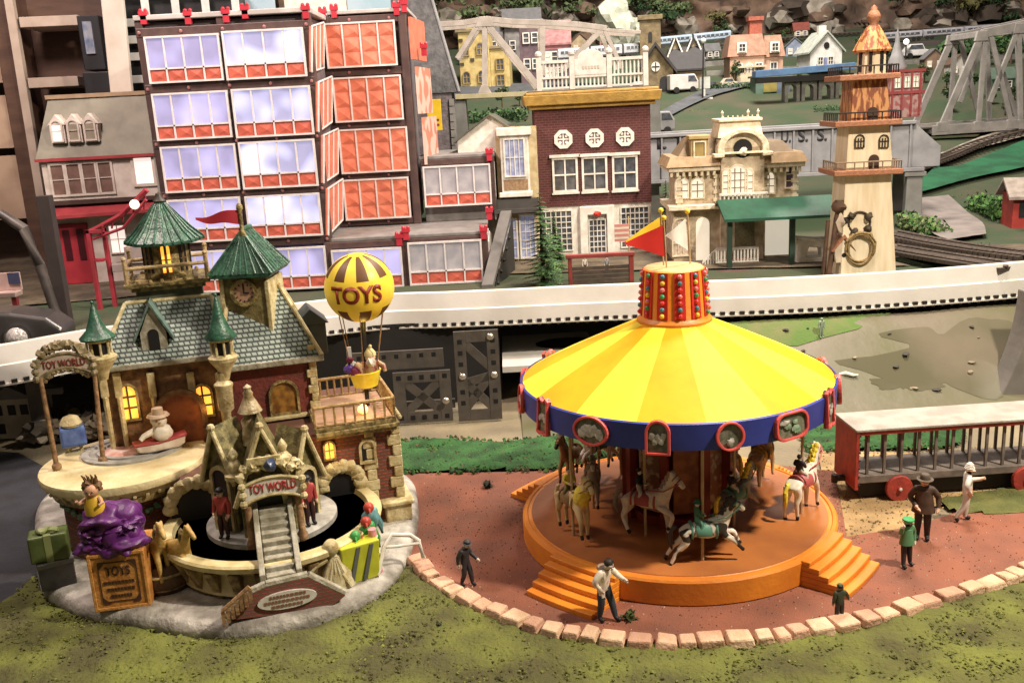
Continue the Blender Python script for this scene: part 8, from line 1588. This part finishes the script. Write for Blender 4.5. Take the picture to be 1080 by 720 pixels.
# ================================================================== vehicles on the far road
def car(u, v, label, body, kind='car', k=1., rot=0., Y=None):
    f = bframe(u, v, rot, Y); f = Frame(f.P, f.r, f.s*k); o = thing('model_'+kind, label, kind, f); m = MB()
    prof_ = [(-14, 3), (14, 3), (14.5, 8), (8, 9.5), (5, 15), (-8, 15), (-13, 9.5), (-14.5, 8)] if kind == 'car' else [(-15, 3), (15, 3), (15, 11), (11, 18), (-15, 18)]
    m.prism(prof_, 0, 11, 'y'); m.build('body', body, o, bevel=1); m = MB(); (m.prism([(-10, 9.8), (6, 9.8), (4.2, 14), (-7.5, 14)], -.4, 11.4, 'y') if kind == 'car' else m.prism([(4, 11), (13, 11), (10.5, 16.5), (4, 16.5)], -.4, 11.4, 'y')); m.build('windows', GLASS, o)
    for x in (-8.5, 8.5):
        for y in (-.3, 10.3): m = MB(T_((x, y, 3)) @ Matrix.Rotation(pi/2, 4, 'X')); m.lathe([(0, .9), (3, .9), (3, -.9), (0, -.9)], 12); m.build('wheel', BLACK, o)
    return o
car(690, 97, 'white model van parked on the road just left of the church road', mat('van_white', (.6, .58, .55), .4), 'van', 1.1); car(722, 98, 'white model van near the signboard right of the church', mat('van_white', (.6, .58, .55), .4), 'van', 1.05, 8); car(676, 100, 'pale blue model car behind the balustrade', mat('car_pale_blue', (.35, .42, .48), .4), 'car', .9)
car(693, 142, 'grey model truck with pale sides to the right of the brick store', mat('truck_grey', (.30, .30, .31), .5), 'van', 1.3, 4); car(968, 62, 'white motor boat shaped car far behind the castle house', mat('boat_car_white', (.62, .62, .62), .4), 'car', 1.)
f = bframe(743, 104); o = thing('road_sign', 'small pale signboard on the green beside the road', 'sign', f); m = MB(); m.box(-5, 6, 0, 1.4, 10, 22); m.build('board', mat('sign_pale', (.52, .54, .50), .6), o); m = MB(); m.box(-1, 1, .2, 1.2, -1, 10); m.box(-8, 8, -4, 5, -1, 1); m.build('foot', WHITE, o)
f = bframe(741, 106); o = thing('lamp_post', 'thin black lamp post on the green right of the church', 'lamp post', f); m = MB(); m.cyl((0, 0, -1), (1, 0, 58), 1, .7, 8); m.build('pole', BLACK, o); m = MB(); m.ball((1, 0, 60), 3, 10); m.build('globe', WHITE, o, smooth=True)
for k, (u, v) in enumerate(((770, 64), (855, 50), (588, 60), (955, 45))):
    f = bframe(u, v+18, 0); o = thing('globe_lamp', ('glowing globe lamp left of the peach house', 'glowing globe lamp left of the small white house', 'glowing globe lamp before the plum shops', 'glowing globe lamp near the far boat')[k], 'lamp', f); m = MB(); m.cyl((0, 0, -1), (0, 0, 15), .8, n=6); m.build('pole', BLACK, o); m = MB(); m.ball((0, 0, 18), 3, 12); m.build('globe', mat('globe_glow', (1, 1, .95), .3, emit=(1, .95, .85), estr=1.6), o, smooth=True)
# hedges, bushes and small mounds on the green
def hedge(pts, label, name='hedge', r=6, seed=0, mats=None, n=120, cat='hedge'):
    rr = random.Random(seed); A = [tp(u, v) for u, v in pts]; f = Frame(A[0], 0.); o = thing(name, label, cat, f); m = MB()
    for i in range(len(A)-1):
        for k in range(5): p = f.I @ (A[i]+(A[i+1]-A[i])*k/5); leafmesh(m, (p.x, p.y, r*.6), r*rr.uniform(.8, 1.2), n//5*2, rr, r*.2, (0, 0, 1, 2))
    m.build('foliage', mats or NEED, o)
hedge([(752, 96), (780, 94), (804, 92)], 'low dark green hedge in front of the peach house', r=6); BUSHL = [mat('bush_bright', (.10, .22, .05), .9), mat('bush_mid', (.06, .15, .04), .9), mat('bush_shade', (.03, .075, .025), .9)]
hedge([(954, 240), (972, 246), (990, 250)], 'pale green clumpy bush at the foot of the bridge pier', 'bush', 13, 4, [mat('bush_pale', (.16, .20, .09), .9), BUSHL[0], BUSHL[1]], 260, 'bush'); hedge([(984, 258), (1012, 262), (1046, 266)], 'low hedge of small green clumps between the path and the dark railway', 'hedge', 6, 5, BUSHL, 160, 'bush'); hedge([(1032, 222), (1050, 230), (1066, 236)], 'bright green bush clump beside the red hut', 'bush', 14, 6, BUSHL, 300, 'bush'); hedge([(845, 222), (868, 224), (884, 226)], 'dark green shrubs behind the green station canopy', 'shrub', 9, 7, NEED, 160, 'shrub'); hedge([(1000, 62), (1040, 58), (1076, 54)], 'dark green tree clump behind the right truss bridge', 'tree_clump', 16, 8, NEED, 240, 'tree clump'); hedge([(500, 130), (530, 124), (556, 128)], 'dark green shrubs under the white truss bridge', 'shrub', 10, 9, NEED, 160, 'shrub')
hedge([(700, 10), (735, 14), (770, 12)], 'grey green scrub on the mountain above the church', 'scrub', 15, 10, BUSHM, 260, 'scrub'); hedge([(1025, 22), (1050, 18), (1072, 20)], 'yellow green scrub on the mountain above the right truss', 'scrub', 15, 12, [mat('scrub_yellow', (.24, .23, .08), .9), mat('scrub_khaki', (.16, .15, .06), .9), BUSHM[1]], 260, 'scrub')
railway('far railway line below the mountain on the right', [(760, 52), (860, 42), (960, 36), (1070, 30)]); railway('second far railway line crossing above the peach house', [(690, 40), (780, 32), (900, 28), (1070, 22)])
# red hut at the right edge
f = Frame(onz(1082, 244, .95), radians(-12)); f = bframe(1084, 243, -12, 11.6); o = thing('red_hut', 'red hut with a grey roof cut off by the right edge', 'hut', f); m = MB(); m.box(-16, 40, 0, 40, -14, 38); m.build('wall', mat('hut_red', (.36, .04, .03), .6, (.27, .03, .025), 10), o, bevel=.5); m = MB(); m._add([(-22, -6, 36), (44, -6, 36), (44, 20, 54), (-22, 20, 54), (-22, 46, 36), (44, 46, 36), (-22, -6, 33), (44, -6, 33), (44, 20, 51), (-22, 20, 51), (-22, 46, 33), (44, 46, 33)], [(0, 1, 2, 3), (3, 2, 5, 4), (6, 9, 8, 7), (9, 10, 11, 8), (0, 6, 7, 1), (4, 5, 11, 10), (0, 3, 9, 6), (3, 4, 10, 9), (1, 7, 8, 2), (2, 8, 11, 5)]); m.build('roof', mat('hut_roof', (.30, .26, .23), .7, (.2, .17, .15), 9), o); m = MB(); m.box(-10, 6, -.8, .5, 14, 30); m.build('window', DARKW, o)
# ================================================================== left side: furniture and the houses before it
f = Frame(onz(108, 300, .9), radians(4)); vh = thing('victorian_house', 'white house with grey mansard roof, triple arched dormer and red trim at the left', 'house', f)
def v_(u, v, y=0.): return f.fy(u, v, y)
VW = mat('victorian_white', (.62, .55, .50), .6, (.50, .43, .38), 8); VR = mat('mansard_grey', (.25, .235, .19), .7, (.20, .185, .15), 5, .2, 20); VT = mat('red_trim', (.36, .05, .06), .5)
ax, a0 = v_(46, 212); bx_, _ = v_(166, 206); zu = v_(100, 168)[1]; zr = v_(100, 103, 40)[1]; m = MB(); m.box(ax+2, bx_, 4, 90, a0-2, zu); wl = m.build('wall', VW, vh); m = MB(); m.box(ax-3, bx_+2, -2, 92, a0-5, a0-1); m.build('sill_beam', mat('dark_sill', (.06, .035, .03), .7), vh); m = MB(); m.box(ax-2, bx_+2, -1, 92, zu, zu+3); m.build('red_eave', VT, vh); m = MB(); frus(m, ax-1, bx_+2, 0, 91, zu+3, zr, 12, 6, 26, 10); rf = m.build('mansard', VR, vh); m = MB(); m.box(ax+9, bx_-2, 24, 84, zr, zr+4); m.build('roof_edge', mat('tan_edge', (.36, .25, .16), .7), rf)
for k, u in enumerate((62, 79, 95.5, 112)): x, z = v_(u, 189-(u-80)*.06, 4); win(vh, x-6, x+6, z-15, z+15, 4, glass=mat('brown_dusk_pane', (.14, .085, .07), .4, (.2, .12, .1), 9), frame=VW, rows=2, cols=1, fw=2.2)
x, z = v_(152, 181, 4); ROSY = mat('rosy_lit_pane', (.6, .5, .45), .4, emit=(1., .80, .72), estr=.95); win(vh, x-9, x+9, z-12, z+14, 4, glass=ROSY, frame=VW, rows=1, cols=1, fw=3)
for u in (60, 77.5, 95): x, z = v_(u, 136-(u-77)*.05, 2); m = MB(); m.box(x-7.5, x+7.5, 2, 26, z-14, z+4); m.prism([(x-9, z+4), (x+9, z+4), (x, z+15)], 1, 26, 'y'); d_ = m.build('dormer', VW, rf, bevel=.6); win(d_, x-4.4, x+4.4, z-11, z+8, 1.6, glass=ROSY if u == 60 else mat('dormer_pane', (.30, .26, .20), .4), frame=VW, rows=2, cols=1, archd=True, fw=1.6)
m = MB(); m.box(ax+4, bx_-2, 6, 88, -4, a0-5); lw_ = m.build('lower_wall', VW, vh); m = MB(); xa, za = v_(50, 219, -8); xb_2 = v_(168, 212, -8)[0]; m._add([(xa, -14, za-9), (xb_2, -14, za-7), (xb_2, 6, za+1), (xa, 6, za)]+[(xa, -14, za-12), (xb_2, -14, za-10), (xb_2, 6, za-2), (xa, 6, za-3)], [(0, 1, 2, 3), (4, 7, 6, 5), (0, 4, 5, 1), (2, 6, 7, 3), (0, 3, 7, 4), (1, 5, 6, 2)]); m.build('red_awning', VT, vh); x, z = v_(80, 262, 4); m = MB(); m.box(x-15, x+15, 3, 7, 2, z+26); d_ = m.build('door', mat('door_red', (.36, .03, .045), .5), vh, bevel=.6); m = MB(); [m.box(x+a-3.4, x+a+3.4, 2.2, 3.4, z-12, z+20) for a in (-7, 7)]; m.build('door_glass', mat('door_glass', (.06, .01, .015), .3), d_); x, z = v_(125, 252, 6); win(vh, x-8, x+8, z-14, z+14, 6, glass=ROSY, frame=VW, rows=2, cols=2); 
# red gantry in front of it
f = Frame(onz(112, 326, .9), 0.); o = thing('red_gantry', 'red metal gantry with a slanting boom before the victorian house', 'gantry', f); m = MB(); m.box(-9, -5, 0, 5, -4, 84); m.box(3, 7, 10, 15, -4, 84); m.box(-9, 7, 0, 15, 80, 84); m.box(-7, 4, 2, 10, 50, 53)
m.tube([(-4, 4, 82), (30, 0, 97), (62, -4, 122)], 3, 6); m.tube([(-4, 4, 74), (30, 2, 84), (60, -4, 112)], 1.8, 6); [m.cyl((6+12*i, 2, 78+6*i), (10+12*i, 0, 88+7*i), 1.2, n=5) for i in range(5)]; m.build('frame', mat('gantry_red', (.34, .035, .055), .5, (.25, .03, .04), 9), o, bevel=.4); m = MB(); m.box(10, 52, 6, 24, 38, 46); m.box(26, 46, 4, 22, 46, 64); m.build('cab', mat('cab_grey', (.32, .26, .25), .6), o, bevel=.6)
m = MB(); m.ball((48, -6, 108), 5, 12); m.build('lamp_bulb', mat('bulb_glow', (1, .9, .8), .4, emit=(1, .78, .65), estr=1.4), o, smooth=True); f = Frame(onz(128, 296, .9), 0.); o = thing('blue_bundle', 'grey blue bundle lying under the red gantry boom', 'bundle', f); m = MB(); [m.blob((i*7-12, 0, 34+3*(i % 2)), 9, i, .3, 2, 2, sz=.6) for i in range(5)]; m.box(-18, 22, -6, 8, -3, 28); m.build('cloth', mat('bundle_blue', (.12, .13, .18), .7), o, smooth=True, ang=40)
# dark metal arch post
f = Frame(onz(62, 348, .9), 0.); o = thing('metal_arch', 'dark bent metal arch post standing at the left edge of the deck', 'post', f); m = MB(); m.tube([(4, 0, -2), (-2, 0, 30), (-8, 0, 70), (-18, 0, 108), (-38, 0, 124), (-80, 0, 122)], [5, 5, 5.4, 5.6, 5, 5], 10); m.build('arch', mat('bent_metal', (.09, .075, .07), .45, (.05, .042, .04), 8), o, smooth=True); m = MB(); m.box(-2, 12, 2, 12, -2, 140); m.build('upright', mat('upright_dark', (.045, .035, .033), .6), o, bevel=.6)
# bench with red legs
f = Frame(onz(2, 344, .9), 0.); o = thing('pink_bench', 'pale pink bench on red legs at the left edge', 'bench', f); m = MB(); m.box(-30, 20, 0, 16, 30, 35); m.box(-30, 20, 15, 18, 35, 54); m.build('seat', mat('bench_pink', (.58, .42, .38), .6), o, bevel=.6)
for x in (-26, 14): m = MB(); m.box(x, x+5, 2, 7, -3, 30); m.build('leg', VT, o)
m = MB(); m.box(8, 20, 13.5, 15, 42, 54); m.build('blue_patch', mat('patch_blue', (.06, .07, .14), .6), o)
# dark car on the track with its headlight
f = Frame(onz(20, 376, 1.0), 0.); P0 = Vector((TP[20].x, TP[20].y, 0)); f = bframe(18, 372, 0, 7.75); f = Frame((f.P.x, f.P.y, .9), radians(8), f.s); o = thing('dark_car', 'dark toy car with a big round headlight behind the track at the left', 'car', f)
m = MB(); m.prism([(-110, 0), (44, 0), (46, 18), (30, 32), (-6, 40), (-40, 42), (-110, 42)], 12, 60, 'y'); m.build('body', mat('car_charcoal', (.035, .032, .032), .3, (.05, .045, .045), 5, spec=.6), o, bevel=5, seg=4); hx_, hz_ = f.fy(18, 356, 8); m = MB(T_((hx_, 8, hz_)) @ Matrix.Rotation(pi/2, 4, 'X')); m.lathe([(11, -8), (11.5, 0), (9, 5), (5, 7.5), (0, 8.4)], 28); h_ = m.build('headlight', mat('headlight_glass', (.55, .52, .5), .12, (.25, .23, .22), 60, spec=.8), o, smooth=True); m = MB(T_((hx_, 8, hz_)) @ Matrix.Rotation(pi/2, 4, 'X')); m.lathe([(11, -8), (13, -6), (13, .5), (11.4, 1)], 28); m.build('chrome_ring', mat('chrome', (.6, .58, .56), .2, metal=1.), h_, smooth=True, ang=40)
# bookcase and the things on it
f = bframe(40, 222, 6, 12.6); f = Frame((f.P.x, f.P.y, .9), radians(6), f.s); bc = thing('bookcase', 'tall brown wooden cabinet with pale edge strips at the far left', 'cabinet', f); BCW = mat('cabinet_brown', (.105, .058, .040), .5, (.075, .04, .03), 2.5, .1, 20, aniso=(1, 1, 5)); BCE = mat('cabinet_edge', (.46, .37, .31), .5, (.38, .3, .25), 4)
def bq(u, v, y=0.): return f.fy(u, v, y)
m = MB(); m.box(-190, 118, 60, 66, -6, 420); m.box(-190, -180, 0, 60, -6, 420); m.box(110, 118, 0, 60, -6, 420); m.box(bq(28, 100)[0]-22, bq(28, 100)[0]-6, 2, 60, -6, 420); m.build('carcass', BCW, bc, bevel=.8); xa = bq(28, 110)[0]; m = MB(); A, B = bq(46, 215), bq(8, -20); m._add([(A[0]-5, -4, A[1]), (A[0]+3, -4, A[1]), (B[0]+3, -4, B[1]), (B[0]-5, -4, B[1]), (A[0]-5, 4, A[1]), (A[0]+3, 4, A[1]), (B[0]+3, 4, B[1]), (B[0]-5, 4, B[1])], [(0, 1, 2, 3), (4, 7, 6, 5), (0, 4, 5, 1), (1, 5, 6, 2), (2, 6, 7, 3), (3, 7, 4, 0)]); m.build('edge_strip', BCE, bc)
for v in (22, 86): x0, z = bq(18+v*.14, v+2); x1 = bq(82, v-6)[0]; m = MB(); m.box(x0, x1, -2, 58, z-5, z+5); m.build('shelf', BCE, bc, bevel=.6)
for v0, v1 in ((-20, 90), (100, 160), (164, 236)): x0, z0 = bq(-60, v1); x1, z1 = bq(5+v1*.04, v0); m = MB(); m.box(x0, x1, 6, 10, z0, z1); m.build('lit_panel', mat('cabinet_panel', (.46, .33, .24), .55, (.36, .25, .18), 3), bc)
f2 = bframe(98, 110, 6, 12.2); f2 = Frame((f2.P.x, f2.P.y, .9), radians(6), f2.s); f = f2; o = thing('dark_kit', 'dark stack of electronic boxes with a bluish front by the cabinet', 'boxes', f2); m = MB(); a, b = bq(84, 60)[0], bq(112, 60)[0]; m.box(a, b, 0, 40, -4, bq(98, 76)[1]); m.box(a+2, b-3, 2, 38, bq(98, 74)[1], bq(98, 16)[1]); m.build('cases', mat('case_black', (.018, .018, .022), .4), o, bevel=1); m = MB(); c = bq(92, 40); m.box(c[0]-3, c[0]+6, -.5, 2.5, c[1]-16, c[1]+16); m.build('screen', mat('screen_blue', (.12, .16, .26), .25, (.3, .32, .38), 9), o)
f3 = bframe(124, 96, 4, 11.9); f3 = Frame((f3.P.x, f3.P.y, .9), radians(4), f3.s); f = f3; o = thing('cream_post', 'cream painted upright board left of the office tower', 'board', f3); m = MB(); A, B = bq(134, 92), bq(104, -20); a0_ = bq(132, 290)[0]; m._add([(a0_+4, 0, -4), (a0_+26, 0, -4), (B[0]+22, 0, B[1]), (B[0], 0, B[1]), (a0_+4, 8, -4), (a0_+26, 8, -4), (B[0]+22, 8, B[1]), (B[0], 8, B[1])], [(0, 1, 2, 3), (4, 7, 6, 5), (0, 4, 5, 1), (1, 5, 6, 2), (2, 6, 7, 3), (3, 7, 4, 0)]); m.build('plank', mat('cream_board', (.52, .46, .41), .55, (.44, .38, .33), 3), o, bevel=.8)
f4 = bframe(146, 96, 4, 12.3); f4 = Frame((f4.P.x, f4.P.y, .9), radians(4), f4.s); f = f4; o = thing('slatted_crate', 'white plastic crate with dark slots behind the office tower', 'crate', f4); x0, z1 = bq(118, -10); x1, z0 = bq(260, 110); m = MB(); PW = mat('crate_plastic', (.55, .53, .52), .4)
for vv in (-8, 24, 42, 60, 84, 108): z = bq(140, vv)[1]; m.box(x0, x1, 0, 3, z-4, z+4)
for x in [x0+(x1-x0)*i/4 for i in range(5)]: m.box(x-4, x+4, .4, 2.6, z0, z1)
m.build('slats', PW, o, bevel=.6); m = MB(); m.box(x0, x1, 14, 60, -4, z1); m.build('dark_inside', mat('crate_inside', (.02, .02, .022), .7), o)
# blue glass panels behind the roof of the tower
f = bframe(250, 40, 0, 13.2); f = Frame((f.P.x, f.P.y, .9), 0, f.s); o = thing('blue_glass_panel', 'pale blue glass panels standing behind the office tower roof', 'glass panel', f); m = MB(); a, b = bq(200, 5)[0], bq(290, 5)[0]; m.box(a, b, 0, 2, -3, bq(245, -25)[1]); a, b = bq(366, 3)[0], bq(412, 3)[0]; m.box(a, b, 0, 2, -3, bq(390, -25)[1]); m.build('glass', mat('sky_blue_glass', (.28, .40, .48), .25, (.36, .46, .54), 3), o); m = MB(); a = bq(300, 5)[0]; m.box(a, bq(365, 3)[0], 0, 5, -3, bq(330, -25)[1]); m.box(bq(192, 5)[0], bq(414, 5)[0], 3, 8, -3, 20); m.build('frame', WHITE, o)

# ================================================================== the crowded far side of the layout
rr = random.Random(77); ROOFC = [mat('far_roof_brown', (.12, .075, .05), .8), mat('far_roof_grey', (.14, .14, .145), .8), mat('far_roof_red', (.22, .06, .045), .8), mat('far_roof_green', (.07, .11, .08), .8)]
FARH = [(612, 58, 'small tan house with a brown roof left of the church tower', (.36, .28, .17), 0, 20), (668, 52, 'small dull green cottage just left of the church tower', (.16, .22, .17), 1, 16), (752, 62, 'narrow grey shed between the twin gabled house and the peach house', (.24, .24, .23), 1, 14), (838, 60, 'little blue grey shop between the peach house and the white house', (.20, .24, .33), 1, 18), (845, 40, 'small cream cottage with a red roof near the far railway', (.5, .44, .3), 2, 14), (985, 74, 'low brown shed with a grey roof behind the castle house', (.18, .12, .08), 1, 20), (1012, 80, 'low pale shed framed by the right truss bridge', (.42, .40, .36), 0, 20), (1058, 96, 'dark green hut seen through the right truss bridge', (.05, .10, .06), 3, 22), (1035, 50, 'distant tan house behind the top of the right truss', (.36, .29, .19), 2, 14), (905, 96, 'dark shed hidden behind the wooden tower', (.09, .08, .07), 1, 16), (530, 62, 'far brown house peeping through the white truss', (.22, .15, .10), 0, 18), (640, 48, 'distant rose house in front of the pale rocky peak', (.42, .24, .22), 1, 15)]
for u, v, lab, c, r_, w_ in FARH:
    o, f = houseo(u, v, lab, rot=rr.uniform(-12, 12)); wm = mat('far_wall_%s' % lab.split()[1]+str(int(c[0]*100)), c, .8, tuple(q_*.7 for q_ in c), 8); gabled(o, -w_/2, w_/2, 0, w_*.9, -5, w_*.6, w_*1.05, wm, ROOFC[r_], 1.5, axis=rr.choice('xy'), th=1.2)
    for i in (-1, 1): win(o, i*w_*.25-1.6, i*w_*.25+1.6, w_*.18, w_*.44, 0, glass=LITC if rr.random() < .3 else GLASS, rows=2, cols=1, fw=.7, mull=.5)
tree0 = None; TG2 = [mat('far_leaf_dark', (.025, .06, .022), .9), mat('far_leaf_mid', (.05, .095, .03), .9), mat('far_leaf_olive', (.095, .10, .04), .9)]
def fartree(seed):
    r2 = random.Random(seed); o = bpy.data.objects.new('far_tree', None); COL.objects.link(o); m = MB(); m.cyl((0, 0, -2), (0, 0, 14), 1.2, .6, 6); m.build('trunk', TRUNK, o); m = MB()
    for k in range(7): leafmesh(m, (r2.uniform(-5, 5), r2.uniform(-4, 4), r2.uniform(12, 25)), r2.uniform(3.5, 5.5), 60, r2, 1.3, (0, 0, 1, 2))
    m.build('crown', TG2, o); return o
protos = [fartree(k) for k in range(3)]
spots = [(600, 46), (622, 36), (664, 40), (682, 34), (758, 50), (766, 44), (812, 52), (828, 46), (845, 92), (905, 60), (925, 66), (975, 88), (998, 96), (1024, 104), (1046, 110), (1070, 106), (1015, 62), (1040, 70), (1066, 68), (940, 72), (776, 88), (770, 78), (530, 118), (548, 112), (492, 70), (1000, 118), (1060, 122)]
for k, (u, v) in enumerate(spots):
    p = tp(u, v); b_ = protos[k % 3]; o = b_ if k < 3 else copy_tree(b_); o.location = (p.x, p.y, terr(p.x, p.y)-.02); s_ = depth(p)/F*rr.uniform(.6, 1.05); o.scale = (s_,)*3; o.rotation_euler = (0, 0, rr.uniform(0, 6)); tag(o, 'small dark green leafy model tree on the far side of the layout', 'tree', 'small leafy trees on the far side')
for k, (u, v, lab, c) in enumerate(((600, 102, 'tiny red model car on the far road behind the balustrade', (.4, .05, .04)), (640, 100, 'tiny dark blue model car on the far road behind the balustrade', (.05, .08, .2)), (752, 96, 'tiny black model car at the bend of the road', (.03, .03, .035)), (770, 92, 'tiny cream model car farthest up the road', (.5, .45, .35)))): car(u, v, lab, mat('car_paint_%d' % k if False else 'car_paint_'+lab.split()[1]+str(k), c, .35), 'car', .62, rr.uniform(-10, 10))
hedge([(690, 124), (720, 118), (760, 114)], 'low green verge hedge along the road above the girder bridge', 'hedge', 4, 31, BUSHL, 90, 'bush'); hedge([(860, 118), (890, 116), (916, 114)], 'low dark hedge left behind the wooden tower', 'hedge', 5, 32, NEED, 90, 'hedge'); hedge([(1000, 210), (1030, 200), (1064, 192)], 'thin line of weeds on the green carpet beside the path', 'weed_line', 3, 33, BUSHL, 60, 'weeds')
def wall_line(u0, v0, u1, v1, h, label, m_, name='low_wall'):
    a, b = tp(u0, v0), tp(u1, v1); d = b-a; f = Frame(a, atan2(d.y, d.x)); L = Vector((d.x, d.y)).length/f.s; o = thing(name, label, 'wall', f); m = MB(); g_ = d.z/f.s; m._add([(0, 0, -4), (L, 0, g_-4), (L, 5, g_-4), (0, 5, -4), (0, 0, h), (L, 0, g_+h), (L, 5, g_+h), (0, 5, h)], [(0, 3, 2, 1), (4, 5, 6, 7), (0, 1, 5, 4), (1, 2, 6, 5), (2, 3, 7, 6), (3, 0, 4, 7)]); m.build('masonry', m_, o)
wall_line(745, 80, 1080, 62, 5, 'long low grey elevated track wall crossing behind the wooden tower', VI); wall_line(930, 52, 1080, 44, 6, 'low dark wall in front of the far silver train', mat('far_dark_wall', (.07, .06, .055), .8)); wall_line(690, 74, 800, 66, 5, 'low grey wall behind the twin gabled house', VI)
